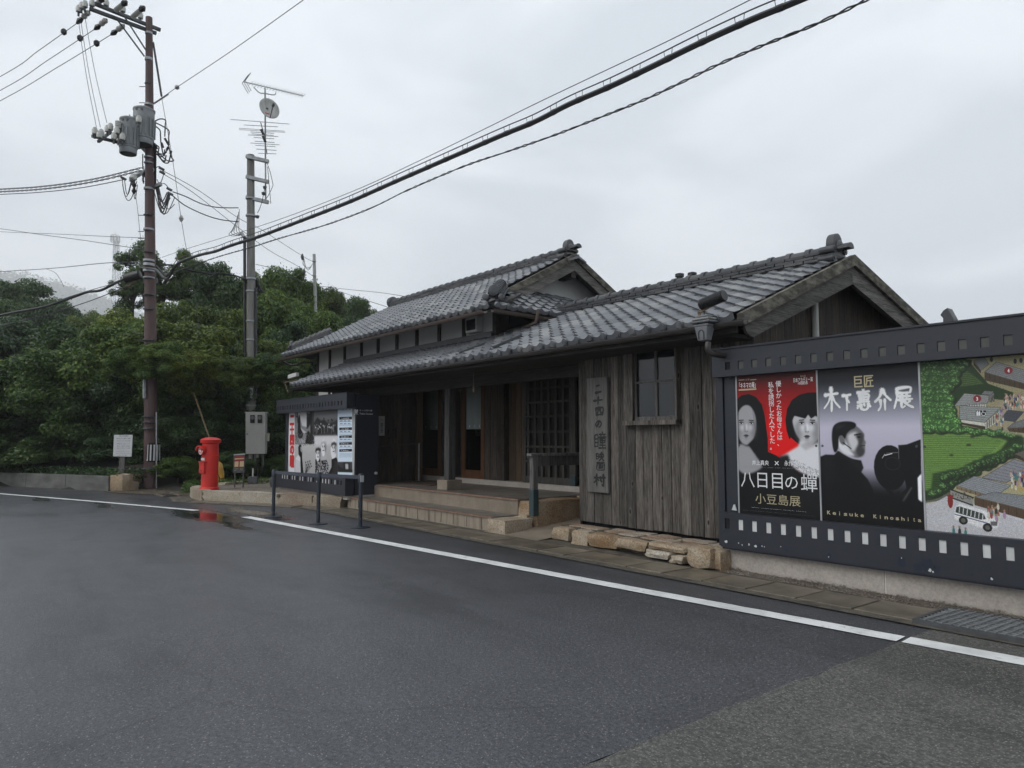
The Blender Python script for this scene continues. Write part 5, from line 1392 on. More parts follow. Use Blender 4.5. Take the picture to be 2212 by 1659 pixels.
house([(670, 545), (840, 560), (825, 612), (603, 630)], [(690, 612), (820, 620), (820, 645), (690, 638)], (.42, .43, .44), (.55, .55, .53))
house([(805, 528), (868, 532), (850, 556), (785, 552)], [(835, 556), (870, 540), (870, 600), (838, 606)], (.42, .43, .44), (.58, .58, .55))
house([(640, 628), (915, 640), (810, 738), (638, 718)], [(808, 740), (925, 650), (925, 715), (810, 788)], (.40, .42, .43), (.60, .60, .57))
c.poly([z4b(*p) for p in ((650, 722), (808, 742), (810, 765), (652, 738))], (.60, .60, .57)); c.poly([z4b(*p) for p in ((652, 740), (810, 766), (812, 788), (654, 752))], (.14, .09, .06))
for k in range(12): c.line(z4b(816 + k * 9.2, 740 - k * 7), z4b(817 + k * 9.2, 780 - k * 6.4), .003, (.18, .14, .10))
house([(960, 655), (1070, 668), (1010, 735), (915, 722)], None, (.13, .15, .20)); house([(1000, 742), (1200, 680), (1240, 760), (960, 775)], [(960, 778), (1240, 765), (1240, 830), (975, 800)], (.34, .35, .37), (.20, .13, .08))
house([(1005, 950), (1200, 880), (1230, 920), (1070, 975)], [(1005, 952), (1070, 978), (1070, 1000), (1010, 975)], (.30, .25, .20))
house([(1000, 985), (1200, 1040), (950, 1140), (790, 1108)], [(790, 1110), (950, 1142), (1060, 1080), (1060, 1100)], (.36, .37, .42), (.30, .22, .15), 8)
house([(735, 1098), (985, 1160), (870, 1238), (620, 1160)], [(620, 1165), (870, 1240), (870, 1262), (622, 1185)], (.40, .42, .46), (.35, .27, .20), 8)
house([(870, 1205), (1250, 1250), (1190, 1350), (740, 1235)], [(740, 1238), (1190, 1352), (1190, 1420), (742, 1292)], (.38, .40, .44), (.22, .14, .09), 8)
c.poly([z4b(*p) for p in ((575, 1190), (730, 1245), (730, 1295), (580, 1240))], (.40, .40, .39)); c.line(z4b(575, 1186), z4b(735, 1243), .012, (.05, .06, .08)); c.line(z4b(580, 1240), z4b(730, 1294), .012, (.05, .06, .08))
for k in range(30): c.ell(*z4b(585 + rs.uniform(0, 140), 1205 + rs.uniform(0, 35) + k * .6), .004, .006, G(.1), 0, .8)
c.ell(*z4b(577, 1265), .022, .062, (.42, .02, .02)); c.ell(*z4b(577, 1232), .026, .012, (.48, .03, .03))
# bus
c.poly([z4b(*p) for p in ((640, 1282), (815, 1330), (870, 1375), (900, 1400), (895, 1440), (850, 1455), (780, 1440), (605, 1385), (605, 1330), (620, 1300))], (.68, .68, .70), 1)
c.poly([z4b(*p) for p in ((618, 1305), (640, 1300), (800, 1350), (815, 1385), (780, 1388), (612, 1340))], (.10, .14, .14))
for k in range(7): c.line(z4b(640 + k * 26, 1302 + k * 8), z4b(636 + k * 26, 1342 + k * 8), .007, (.66, .66, .68))
c.line(z4b(606, 1352), z4b(845, 1418), .007, (.08, .10, .30)); c.poly([z4b(*p) for p in ((845, 1400), (893, 1402), (890, 1430), (850, 1428))], (.25, .25, .27))
for (x, y) in ((664, 1394), (826, 1442)): c.ell(*z4b(x, y), .036, .036, (.02, .02, .02)); c.ell(*z4b(x, y), .018, .02, (.25, .25, .25))
cols = [(.5, .1, .1), (.15, .2, .45), (.6, .5, .4), (.1, .1, .12), (.5, .35, .5), (.6, .6, .55), (.1, .35, .35)]
def folk(x, y, s_=1.0):
    p = z4b(x, y); k = cols[rs.randint(len(cols))]
    c.ell(p[0], p[1], .008 * s_, .02 * s_, k); c.ell(p[0], p[1] + .026 * s_, .006 * s_, .007 * s_, (.45, .32, .24))
for _ in range(70): folk(rs.uniform(930, 1070), rs.uniform(560, 650), .8)
for _ in range(16): folk(rs.uniform(885, 950), rs.uniform(650, 800), .8)
for _ in range(18): folk(rs.uniform(830, 900), rs.uniform(1300, 1390), 1.3)
for _ in range(26): folk(rs.uniform(980, 1070), rs.uniform(1080, 1180), 1)
for _ in range(60): folk(rs.uniform(1080, 2200), rs.uniform(600, 1400), 1.1)
for (x, y) in ((600, 1465), (640, 1468), (940, 1360), (680, 1478)): folk(x, y, 1.5)
for (x, y) in ((852, 318), (1010, 330), (1050, 325)): c.ell(*z4b(x, y), .012, .022, (.05, .06, .12))
for k in range(14): c.line(z4b(690 + k * 22, 372 + k * 12.5), z4b(690 + k * 22, 386 + k * 12.5), .003, (.15, .1, .06))
for k in range(8): house([(1300 + k * 150, 700 + (k % 3) * 180), (1400 + k * 150, 720 + (k % 3) * 180), (1370 + k * 150, 790 + (k % 3) * 180), (1250 + k * 150, 770 + (k % 3) * 180)], None)
for n_, x, y in (('3', 757, 580), ('4', 966, 392)):
    c.ell(*z4b(x, y), .031, .032, (.42, .02, .06))
for x in (765, 800): c.poly([z4b(x - 17, y) for y in (660, 692)] + [z4b(x + 16, y) for y in (692, 660)], (.01, .01, .03))
c.poly([z4b(1250, 330), z4b(2200, 330), z4b(2200, 560), z4b(1250, 560)], (.08, .18, .05), 6)
# whole map greyed and lightened
lum = c.img.mean(2, keepdims=True); c.img = (c.img * .72 + lum * .28) * 1.12 + np.array([.11, .11, .095])
c.grain(.09)
c.panel('village_map', PY, fb)
def T4(s, x0, y0, x1, y1, mat, wt=0.0):
    a = z4b(x0, y0); b = z4b(x1, y1); text(s, a[0], b[0], b[1], a[1], mat, fb, Y=PY - .0015, weight=wt)
T4('3', 751, 570, 763, 592, 'ink_white', .04); T4('4', 960, 381, 973, 404, 'ink_white', .04)
for x in (758, 772):
    q = z4b(x, 664); MB().lathe([(.005, 0), (.005, .001)], (q[0], PY - .002, q[1]), 10, 'y').build('pictogram', MT['ink_white'], fb)
    q = z4b(x, 676); MB().box(q[0] - .007, q[0] + .007, PY - .002, PY - .001, q[1] - .022, q[1] + .010).build('pictogram', MT['ink_white'], fb)
q = z4b(800, 676); mb = MB(); ring = [(q[0] + math.cos(t) * .016, PY - .002, q[1] - .006 + math.sin(t) * .016) for t in [2.2 + 4.6 * k / 12 for k in range(13)]]
mb.tube(ring, .0022, 4).tube([(q[0] - .006, PY - .002, q[1] + .024), (q[0] - .004, PY - .002, q[1] + .004), (q[0] + .012, PY - .002, q[1] + .004), (q[0] + .017, PY - .002, q[1] - .016)], .0025, 4).build('pictogram', MT['ink_white'], fb)
# panel frame strips and screws
for xx in (-4.868, -3.895, -2.893):
    MB().box(xx - .008, xx + .008, PY - .006, PY + .01, .66, 2.22).build('panel_strip', MT['alu'], fb)
for (x, y) in ((775, 1008), (818, 1008), (1470, 1012), (1525, 1015), (243, 1003)):
    p = z8(x, y); MB().lathe([(.013, 0), (.010, -.006)], (p[0], PY, p[1]), 10, 'y').build('screw', MT['steel_dark'], fb)
p = z8(205, 1440)
MB().prism([(p[0] - .03, BY + .1, p[1] - .02), (p[0] + .035, BY + .1, p[1] - .025), (p[0] + .012, BY + .1, p[1] + .045), (p[0] - .005, BY + .1, p[1] + .04)], (0, .01, 0)).build('torn_corner', MT['white_chip'], fb)
# finial of a roof beyond
def b2z(x, y): return 1468.9 + .2734 * x, 475.2 + .2734 * y
fc = atY(*b2z(2108, 770), 9.5)
fz = thing('roof_finial', 'dark ridge end of another roof poking above the right film board', 'finial', (fc.x, 9.5, 0))
MB().prism([(fc.x - .06, 9.5, fc.z - .5), (fc.x + .10, 9.5, fc.z - .5), (fc.x + .07, 9.5, fc.z - .02), (fc.x + .01, 9.5, fc.z + .12), (fc.x - .04, 9.5, fc.z + .09), (fc.x - .075, 9.5, fc.z + .04), (fc.x - .045, 9.5, fc.z)], (0, .15, 0)).build('end_tile', MT['tile_dark'], fz, bevel=.01)
MB().prism([(fc.x - .3, 9.5, fc.z - .5), (fc.x + 1.5, 9.5, fc.z - .5), (fc.x + 1.5, 12.5, fc.z - 1.5), (fc.x - .3, 12.5, fc.z - 1.5)], (0, 0, .05)).build('roof', MT['tile_dark'], fz)

# name board on the plank wall
nb = thing('name_board', 'tall weathered wooden name board with carved black characters on the plank wall', 'sign', (-7.6, 7.66, 1.5))
MB().box(-7.81, -7.385, 7.645, 7.69, .715, 2.41).build('board', MT['sign_wood'], nb, bevel=.005)
def b6(x, y): return 950.5 + .2344 * x, 734.5 + .2344 * y
for ch, (x0, y0, x1, y1) in zip('二十四の瞳映画村', [(1425, 405, 1490, 500), (1415, 530, 1500, 588), (1425, 615, 1510, 700), (1428, 735, 1490, 805), (1415, 850, 1530, 1000), (1435, 1035, 1510, 1115), (1440, 1125, 1520, 1205), (1418, 1235, 1525, 1350)]):
    a, b = atY(*b6(x0, y0), 7.64), atY(*b6(x1, y1), 7.64)
    brush(ch, a.x, b.x, b.z, a.z, 7.643, .036 if ch in '瞳映画' else .052, 'ink_carve', nb)
# small white office plate
pc = thing('name_plate', 'narrow white plate with vertical black characters on the dark porch planks', 'sign', (-15.3, 8.1, 1.8))
XA = -15.31
def xw(zx, zy):
    p = atX(*b5(zx, zy), XA); return p
a, b = xw(1094, 700), xw(1145, 882)
MB().box(XA, XA + .015, a.y, b.y, b.z, a.z).build('plate', MT['white_paper'], pc)
text(vert('警察官立寄所'), a.y + .04, b.y - .04, b.z + .06, a.z - .16, 'ink', pc, X=XA + .017, face='right', weight=.01, lines=1.05)
pm = MB(); cy_ = (a.y + b.y) / 2
pm.prism([(XA + .016, cy_ + math.cos(PI / 2 + k * PI / 5) * (.045 if k % 2 == 0 else .02), a.z - .09 + math.sin(PI / 2 + k * PI / 5) * (.045 if k % 2 == 0 else .02)) for k in range(10)], (.002, 0, 0)).build('emblem', MT['ink_gold'], pc)
# large carved strokes on the dark planks
cs = thing('carved_characters', 'faint dark carved strokes on the porch side planks', 'lettering', (-15.3, 8.5, 1.6))
mb = MB()
for (p, q) in (((1230, 745), (1240, 750)), ((1185, 820), (1175, 870)), ((1215, 830), (1235, 822)), ((1180, 905), (1200, 900)), ((1250, 810), (1250, 905)), ((1205, 870), (1210, 860))):
    mb.bar(xw(*p) + Vector((.008, 0, 0)), xw(*q) + Vector((.008, 0, 0)), .03, .008, (1, 0, 0))
mb.build('stroke', MT['black'], cs)

# ================================================================== TICKET BOOTH with film poster
tb = thing('ticket_booth', 'navy ticket booth fronted by a black and white film poster on a film-strip board', 'booth', (-16.5, 7.6, .2))
BX0, BX1 = -18.55, -14.47
MB().box(-17.9, BX1, 7.16, 7.69, .28, 2.47).build('body', MT['navy'], tb)
b_top = [BX0 + .12 + .163 * i for i in range(24)]
TY = 6.90
band(BX0, BX1 + .04, 2.16, 2.49, TY, TY + .2, b_top, 2.235, 2.34, .07, tb, MT['navy'], {2, 5, 10, 16, 20, 22, 23})
b_bot = [-18.05 + .163 * i for i in range(22)]
band(BX0 + .03, BX1 + .04, .275, .665, TY, TY + .2, b_bot, .50, .60, .075, tb, MT['perf_white'], {3, 6, 9, 12, 18, 20, 21})
MB().box(BX0 - .01, BX1 + .05, TY - .01, TY + .35, 2.49, 2.505).build('top_cap', MT['navy'], tb)
MB().box(BX0 + .1, BX0 + .25, 7.12, 7.3, .3, 2.2).build('side_post', MT['navy'], tb)
MB().box(-18.5, BX1 + .01, 6.97, 7.68, .19, .275).build('footing', MT['concrete'], tb)
PB = 7.14
def z9(x, y):
    p = atY(587.6 + .151 * x, 829.5 + .151 * y, PB); return (p.x, p.z)
c = Canvas(-18.32, -14.50, .66, 2.20, 190)
c.vgrad([(0, (.45, .45, .45)), (.5, (.52, .52, .52)), (1, (.35, .35, .35))])
# left scene
c.poly([z9(*p) for p in ((325, 390), (590, 370), (600, 860), (330, 860))], G(.34), 2)
for (a, b, w_) in (((362, 395), (368, 560), .05), ((498, 385), (500, 640), .06), ((560, 380), (572, 860), .16), ((345, 470), (370, 470), .03), ((500, 440), (560, 445), .06), ((590, 380), (600, 850), .05)): c.line(z9(*a), z9(*b), w_, G(.05), .9)
c.poly([z9(*p) for p in ((370, 400), (495, 390), (495, 620), (430, 600), (400, 470), (372, 470))], G(.55), 2)
c.poly([z9(*p) for p in ((375, 480), (388, 460), (402, 475), (400, 520), (410, 640), (450, 710), (430, 770), (385, 785), (365, 720))], G(.02), 1)
c.ell(*z9(388, 485), .05, .07, G(.02)); c.poly([z9(*p) for p in ((405, 620), (440, 650), (490, 690), (480, 730), (440, 700))], G(.5), 1)
c.poly([z9(*p) for p in ((495, 700), (520, 670), (555, 720), (560, 860), (480, 850))], G(.04), 2); c.poly([z9(*p) for p in ((500, 470), (545, 450), (555, 560), (510, 640))], G(.03), 3)
c.poly([z9(*p) for p in ((385, 790), (470, 780), (470, 850), (400, 850))], G(.45), 3)
for _ in range(240):
    x, y = c.rs.uniform(330, 640), c.rs.uniform(700, 880); c.ell(*z9(x, y), .018, .008, G(c.rs.choice([.03, .5, .1])), 0, .7)
# crowd scene
c.poly([z9(*p) for p in ((600, 380), (940, 350), (940, 740), (610, 745))], G(.22), 4)
c.poly([z9(*p) for p in ((600, 375), (940, 350), (940, 500), (800, 520), (600, 500))], G(.34), 8)
c.poly([z9(*p) for p in ((590, 570), (650, 480), (700, 530), (745, 510), (800, 570), (860, 560), (940, 510), (940, 740), (600, 745))], G(.10), 2)
for k in range(34):
    x = 612 + k * 9.6; y = 600 - 30 * c.rs.rand() + (k % 3) * 22
    c.ell(*z9(x, y), .025, .022, G(c.rs.choice([.35, .05, .5])), 0); c.line(z9(x, y + 12), z9(x + 2, y + 90), .045, G(c.rs.choice([.03, .12, .3])), .9)
for x in (742, 803, 866, 850): c.line(z9(x, 500 + (x % 7) * 5), z9(x, 600), .02, G(.02)); c.ell(*z9(x, 495 + (x % 7) * 5), .03, .02, G(.03))
c.poly([z9(*p) for p in ((600, 742), (940, 735), (940, 860), (620, 880))], G(.58), 6)
# lower left figure
c.poly([z9(*p) for p in ((375, 900), (400, 858), (420, 880), (432, 960), (430, 1060), (450, 1270), (400, 1280), (380, 1040))], G(.02), 1)
c.poly([z9(*p) for p in ((335, 1060), (380, 1010), (405, 1050), (410, 1280), (330, 1270))], G(.6), 2)
for k in range(8): c.line(z9(338 + k * 9, 1070 + k * 6), z9(336 + k * 9, 1270), .008, G(.25), .7)
c.poly([z9(*p) for p in ((405, 900), (425, 895), (432, 950), (425, 985), (408, 960))], G(.42), 1)
for k in range(9):
    c.line(z9(475 + k * 2, 1270), z9(480 + k * 10, 1130 + (k % 3) * 40 - k * 4), .012, G(.05)); c.ell(*z9(482 + k * 10, 1120 + (k % 3) * 40 - k * 3), .04, .016, G(.08), 1, .8)
# three heads on the right
def head(x, y, rx, ry, hair=.45, tilt=0.0):
    p = z9(x, y); c.ell(p[0], p[1], rx, ry, G(.62), 2, 1, tilt)
    c.poly([z9(x - 38, y - 30), z9(x - 30, y - 85), z9(x + 10, y - 100), z9(x + 45, y - 80), z9(x + 40, y - 35), z9(x, y - 62)], G(hair), 3)
    c.poly([z9(x + 14, y - 60), z9(x + 40, y - 40), z9(x + 40, y + 40), z9(x + 20, y + 70)], G(.3), 5, .8)
    for dx in (-14, 12): c.line(z9(x + dx - 8, y - 14), z9(x + dx + 8, y - 14), .012, G(.03)); c.line(z9(x + dx - 9, y - 28), z9(x + dx + 9, y - 30), .012, G(.08))
    c.line(z9(x - 12, y + 34), z9(x + 12, y + 34), .018, G(.06)); c.line(z9(x - 2, y - 6), z9(x - 6, y + 15), .012, G(.2))
c.poly([z9(*p) for p in ((620, 1080), (690, 1070), (700, 1300), (618, 1290))], G(.03), 1)
head(655, 1010, .11, .17, .08); c.poly([z9(*p) for p in ((700, 940), (760, 950), (770, 1100), (740, 1130), (700, 1060))], G(.5), 3)
head(735, 915, .12, .20, .50); head(880, 930, .16, .24, .14)
c.poly([z9(*p) for p in ((700, 1100), (780, 1090), (810, 1170), (810, 1300), (695, 1300))], G(.05), 2)
for _ in range(110): c.ell(*z9(c.rs.uniform(625, 815), c.rs.uniform(1110, 1290)), .022, .018, G(.5), 0, .8)
c.poly([z9(*p) for p in ((850, 1080), (920, 1050), (942, 1110), (942, 1310), (790, 1310), (850, 1190))], G(.03), 1)
for k in range(7): c.line(z9(850 + k * 13, 1310), z9(905 + k * 6, 1110), .008, G(.25), .8)
# red title strip and timetable
c.poly([z9(*p) for p in ((242, 380), (323, 380), (323, 1300), (240, 1280))], G(.60))
c.poly([z9(*p) for p in ((938, 330), (1145, 330), (1150, 1400), (940, 1400))], (.58, .62, .66))
for (y0, y1) in ((475, 512), (627, 662), (740, 775), (838, 872), (935, 970)):
    c.poly([z9(*p) for p in ((962, y0), (1142, y0 - 6), (1142, y1 - 4), (962, y1))], (.015, .015, .015))
for y in (540, 590, 700, 722, 800, 822, 910, 992, 1010, 1028, 1045): c.line(z9(962, y), z9(1142, y - 2), .008, (.25, .30, .34), .6)
for y in (530, 570, 682, 795, 892):
    for x in (990, 1045, 1100): c.line(z9(x - 18, y), z9(x + 18, y - 1), .02, (.2, .22, .25), .6)
c.poly([z9(*p) for p in ((940, 1115), (1146, 1115), (1148, 1262), (942, 1255))], G(.16), 1)
c.poly([z9(*p) for p in ((940, 1150), (985, 1200), (1148, 1225), (1148, 1262), (942, 1255))], G(.02), 2)
c.poly([z9(*p) for p in ((1020, 1120), (1110, 1120), (1110, 1220), (1020, 1215))], G(.06), 1); c.poly([z9(*p) for p in ((1045, 1140), (1090, 1140), (1092, 1220), (1050, 1220))], G(.5), 2)
c.img *= 1.45
c.grain(.03)
c.panel('film_poster', PB, tb, .45)
for ch, y0, y1 in (('二', 455, 580), ('十', 600, 715), ('四', 735, 870), ('の', 885, 1000), ('瞳', 1015, 1185)):
    a = z9(262, y0); b = z9(314, y1); text(ch, a[0], b[0], b[1], a[1], 'ink_red', tb, Y=PB - .003, weight=.085)
text('小豆島', *[z9(1000, 450)[0], z9(1130, 450)[0], z9(0, 448)[1], z9(0, 432)[1]], 'ink', tb, Y=PB - .003)
for s_, y0, y1 in (('上映時間', 483, 503), ('入村料・施設案内', 635, 655), ('休館日', 748, 768), ('お知らせ', 846, 864), ('交通案内', 943, 962)):
    text(s_, z9(1000, 0)[0], z9(1110, 0)[0], z9(1050, y1)[1], z9(1050, y0)[1], 'ink_white', tb, Y=PB - .003)
SX = BX1 + .002
def xs_(zx, zy): return atX(587.6 + .151 * zx, 829.5 + .151 * zy, SX)
a, b = xs_(1252, 365), xs_(1432, 392); text('きっぷ売り場', a.y, b.y, b.z, a.z, 'ink_white', tb, X=SX + .003, face='right', weight=.01)
a, b = xs_(1252, 412), xs_(1445, 440); text('Ticket Counter', a.y, b.y, b.z, a.z, 'ink_white', tb, X=SX + .003, face='right', weight=.015)
lg = MB()
for (zx, zy, r_) in ((1190, 376, .022), (1218, 378, .022)):
    p = xs_(zx, zy); lg.lathe([(r_, 0), (r_, .003)], (SX + .001, p.y, p.z), 14, 'x')
p = xs_(1203, 400); lg.box(SX + .001, SX + .004, p.y - .035, p.y + .035, p.z - .018, p.z + .018)
for q in ((1178, 440), (1203, 442), (1230, 438)): lg.bar(xs_(1203, 405) + Vector((.002, 0, 0)), xs_(*q) + Vector((.002, 0, 0)), .012, .003, (1, 0, 0))
lg.build('camera_emblem', MT['ink_white'], tb)
p = xs_(1480, 1275); MB().tube([p, p + Vector((.05, 0, 0))], .03, 8).build('side_fitting', MT['ceramic'], tb)

# ================================================================== PORCH FURNITURE
hr = thing('wooden_handrail', 'weathered wooden handrail with dark metal foot at the right of the steps', 'handrail', (-8.98, 7.6, .3))
HX = -9.0
MB().box(HX - .05, HX + .05, 7.55, 7.65, .42, 1.22).build('post', MT['rail_wood'], hr, bevel=.006)
MB().box(HX - .056, HX + .056, 7.544, 7.656, .26, .68).build('post_foot', MT['teal'], hr, bevel=.004)
MB().box(HX - .06, HX + .06, 7.50, 9.58, 1.22, 1.265).build('rail', MT['rail_wood'], hr, bevel=.004)
MB().box(HX - .02, HX + .02, 7.66, 9.58, 1.06, 1.22).build('rail_board', MT['rail_wood'], hr)
mr = thing('metal_handrail', 'thin brown metal handrail between the ticket booth and the steps', 'handrail', (-14.72, 7.25, .25))
e_ = atX(872, 957, -14.72)
MB().tube([(-14.72, 7.25, .24), (-14.72, 7.25, 1.28)], .024, 10).tube([(-14.72, 8.9, .5), (-14.72, 8.9, 1.40)], .02, 8).build('post', MT['steel'], mr)
MB().tube([(-14.72, 7.22, 1.27), (-14.72, 7.6, 1.31), (-14.72, 8.95, 1.41)], .018, 8).build('rail', MT['gutter'], mr)
dm = thing('door_mat', 'brown door mat with green tape lines in front of the glass doors', 'door mat', (-14, 8.8, .5))
MB().prism([(-14.35, 8.25, .497), (-13.3, 8.35, .497), (-13.9, 9.35, .497), (-14.95, 9.2, .497)], (0, 0, .014)).build('mat', MT['mat'], dm)
for (a, b) in (((-14.1, 8.35), (-14.4, 9.1)), ((-13.75, 8.45), (-14.05, 9.2))): MB().bar((a[0], a[1], .513), (b[0], b[1], .513), .03, .004).build('tape', MT['green'], dm)

# belt barrier ---------------------------------------------------------
bp = []
for i, (px, py, lab) in enumerate(((590, 1117, 'leftmost belt barrier post, in front of the film poster of the booth'), (687, 1132, 'middle belt barrier post, in front of the ticket booth'), (778, 1140, 'rightmost belt barrier post, nearest the steps'))):
    p = atZ(px, py); bp.append(p)
    t = thing('barrier_post', lab, 'barrier post', (p.x, p.y, 0), 'belt barrier posts on the road edge')
    MB().lathe([(.165, .002), (.165, .012), (.12, .022), (.04, .034)], (p.x, p.y, 0), 24).build('base', MT['bpost'], t, smooth=True)
    MB().lathe([(.034, .03), (.034, .78)], (p.x, p.y, 0), 16).build('pole', MT['bpost'], t, smooth=True)
    MB().lathe([(.046, .76), (.046, .895), (.035, .91)], (p.x, p.y, 0), 16).build('head', MT['bpost'], t, smooth=True)
    if i == 2: MB().box(p.x + .03, p.x + .05, p.y - .03, p.y + .03, .77, .88).build('clip', MT['alu'], t)
    bp[i] = (p, t)
for i in range(2):
    a, b = bp[i][0], bp[i + 1][0]; d = (b - a).normalized()
    MB().bar(a + d * .045 + Vector((0, 0, .855)), b - d * .045 + Vector((0, 0, .85)), .004, .062).build('belt', MT['belt'], bp[i][1])

# post box -------------------------------------------------------------
pb = thing('post_box', 'round red pillar post box with domed cap on the kerb corner', 'post box', (-19.04, 5.42, .235))
c0 = Vector((-19.04, 5.42, .24))
def ql(x, y, d=0.0):
    """picture point on the vertical plane facing the camera through the box axis"""
    n = Vector((c0.x, c0.y, 0)).normalized(); r_ = ray(x, y); t = (n.dot(c0) + d) / (n.dot(r_)); return EYEP + r_ * t
MB().lathe([(.235, 0), (.235, .035), (.215, .06), (.20, .065), (.20, .80), (.208, .80), (.208, .84), (.197, .845), (.192, 1.135), (.21, 1.15), (.245, 1.165), (.248, 1.19), (.235, 1.2), (.252, 1.215), (.252, 1.235), (.20, 1.27), (.12, 1.295), (.02, 1.302)], c0, 32).build('body', MT['red'], pb, smooth=True)
fdir = Vector((math.cos(R(-72)), math.sin(R(-72)), 0))     # the mouth looks down the road
sd = Vector((-fdir.y, fdir.x, 0))
mz = Vector((0, 0, 1))
m_ = MB(); 
m_.tube([c0 + fdir * .08 + mz * .97, c0 + fdir * .27 + mz * .97], .108, 20)
m_.build('mouth_collar', MT['red'], pb, smooth=True)
arc = [c0 + sd * (math.cos(t) * .125) + mz * (.97 + math.sin(t) * .125) for t in [PI * k / 10 for k in range(11)]]
inn = [c0 + sd * (math.cos(t) * .10) + mz * (.97 + math.sin(t) * .10) for t in [PI * k / 10 for k in range(11)]]
m_ = MB()
for k in range(10): m_.prism([arc[k] + fdir * .2, arc[k + 1] + fdir * .2, inn[k + 1] + fdir * .2, inn[k] + fdir * .2], fdir * .14)
m_.build('hood', MT['red'], pb, smooth=True)
m_ = MB(); m_.prism([c0 + fdir * .272 + sd * (x * .085) + mz * (.96 + z * .085) for x, z in ((-1, .9), (1, .9), (1, -.1), (.6, -.8), (0, -1.1), (-.6, -.8), (-1, -.1))], fdir * .006)
m_.build('crest', MT['ink_white'], pb)
m_ = MB(); m_.prism([c0 + fdir * .279 + sd * (x * .07) + mz * (.955 + z * .075) for x, z in ((-.9, .15), (.9, .15), (.6, -.7), (0, -1.0), (-.6, -.7))], fdir * .002)
m_.build('crest_field', MT['red'], pb)
m_ = MB()
m_.prism([c0 + fdir * .28 + sd * a + mz * b for a, b in ((-.055, 1.02), (.055, 1.02), (.055, .995), (-.055, .995))], fdir * .004); m_.build('slot', MT['black'], pb)
MB().prism([c0 + fdir * .14 + sd * a + mz * b for a, b in ((-.10, .40), (.10, .40), (.10, .68), (-.10, .68))], fdir * .10).build('collection_door', MT['red'], pb, bevel=.01)
MB().prism([c0 + fdir * .13 + sd * a + mz * b for a, b in ((-.12, .68), (.12, .68), (.12, .70), (-.12, .70))], fdir * .13).build('door_lintel', MT['red'], pb)
MB().prism([c0 + fdir * .242 + sd * a + mz * b for a, b in ((-.02, .46), (.02, .46), (.02, .475), (-.02, .475))], fdir * .006).build('door_handle', MT['black'], pb)
MB().prism([c0 + fdir * .198 + sd * a + mz * b for a, b in ((-.07, .725), (.07, .725), (.07, .785), (-.07, .785))], fdir * .012).build('notice', MT['white_paper'], pb)
def textplane(s, c, u, v, n, w_, h_, mat, parent, weight=0.0, lines=1.0):
    TXT.append((bpy.data.objects.new('lettering', bpy.data.curves.new('lettering', 'FONT')), c, u, v, n, w_, h_, 'free', parent, s, mat, weight, lines))
textplane('〒', c0 + fdir * .283 + mz * .935, sd, mz, fdir, .07, .06, 'ink_white', pb, .03)
textplane('POST', c0 + fdir * .283 + mz * .897, sd, mz, fdir, .075, .022, 'ink_white', pb, .03)

# oar leaning behind the post box --------------------------------------
oar = thing('oar', 'long yellow oar leaning in the shrubs behind the post box', 'oar', (-20.3, 6.6, .2))
def P3(x, y): return (x * .3125, 777.7 + y * .3125)
oa, ob, oc = dep(*P3(1338, 225), 21.9), dep(*P3(1505, 700), 20.0), dep(*P3(1537, 815), 19.9)
MB().tube([oa, oa.lerp(ob, .5), ob], .028, 8, rs=[.026, .026, .026]).build('shaft', MT['shaded_yellow'], oar, smooth=True)
dv = (oc - ob).normalized()
m_ = MB(); m_.tube([ob, ob + dv * .10, ob + dv * .35, ob + dv * .50, oc], .05, 10, rs=[.03, .10, .085, .05, .045])
o = m_.build('blade', MT['yellow'], oar, smooth=True)
oar2 = thing('oar', 'second yellow oar crossing close behind the right side of the post box', 'oar', (-20.2, 6.4, .2))
a, b = dep(*P3(1487, 590), 19.8), dep(*P3(1500, 790), 19.7)
MB().tube([a, b], .03, 8).build('shaft', MT['yellow'], oar2, smooth=True)
MB().tube([b, b - mz * .12, b - mz * .28], .05, 8, rs=[.03, .06, .04]).build('blade', MT['yellow'], oar2, smooth=True)

# red notice stand -------------------------------------------------------
def q10(x, y): return (414.7 + .0885 * x, 924.6 + .0885 * y)
ns = thing('notice_stand', 'small notice stand with red and cream sheet on two legs in the gravel', 'sign', (-19.1, 6.3, .23))
base = atZ(*q10(1130, 1450), .23)
nrm = Vector((-base.x, -base.y, 0)).normalized(); nrm = (Matrix.Rotation(R(-14), 3, 'Z') @ nrm)
su = Vector((-nrm.y, nrm.x, 0))
def pp(x, y, off=0.0):
    r_ = ray(*q10(x, y)); t = (nrm.dot(base - EYEP) + off) / nrm.dot(r_); return EYEP + r_ * t
def plate(pts, off, th, name, mat, parent):
    q = [pp(x, y, off) for x, y in pts]; MB().prism(q, nrm * th).build(name, MT[mat] if isinstance(mat, str) else mat, parent)
plate([(1020, 640), (1295, 625), (1285, 1085), (1010, 1100)], 0, .03, 'panel', 'steel_dark', ns)
plate([(1022, 640), (1300, 622), (1298, 650), (1022, 668)], .03, .012, 'top_edge', 'alu', ns)
crm = M('cream_print', (.62, .48, .28), None, 3, .5); rdp = M('maroon_print', (.30, .03, .03), None, 3, .5)
plate([(1045, 690), (1275, 675), (1270, 945), (1035, 955)], .031, .003, 'red_print', rdp, ns)
plate([(1045, 740), (1274, 728), (1273, 755), (1044, 768)], .0345, .002, 'title_strip', crm, ns)
plate([(1042, 818), (1138, 814), (1132, 945), (1038, 950)], .0345, .002, 'text_block', crm, ns)
plate([(1168, 812), (1268, 808), (1264, 940), (1162, 945)], .0345, .002, 'text_block', crm, ns)
for (x0, x1) in ((1040, 1062), (1245, 1268)):
    a = pp((x0 + x1) / 2, 1090, .005); MB().bar(a, (a.x, a.y, .225), .03, .03).build('leg', MT['rail_wood'], ns)
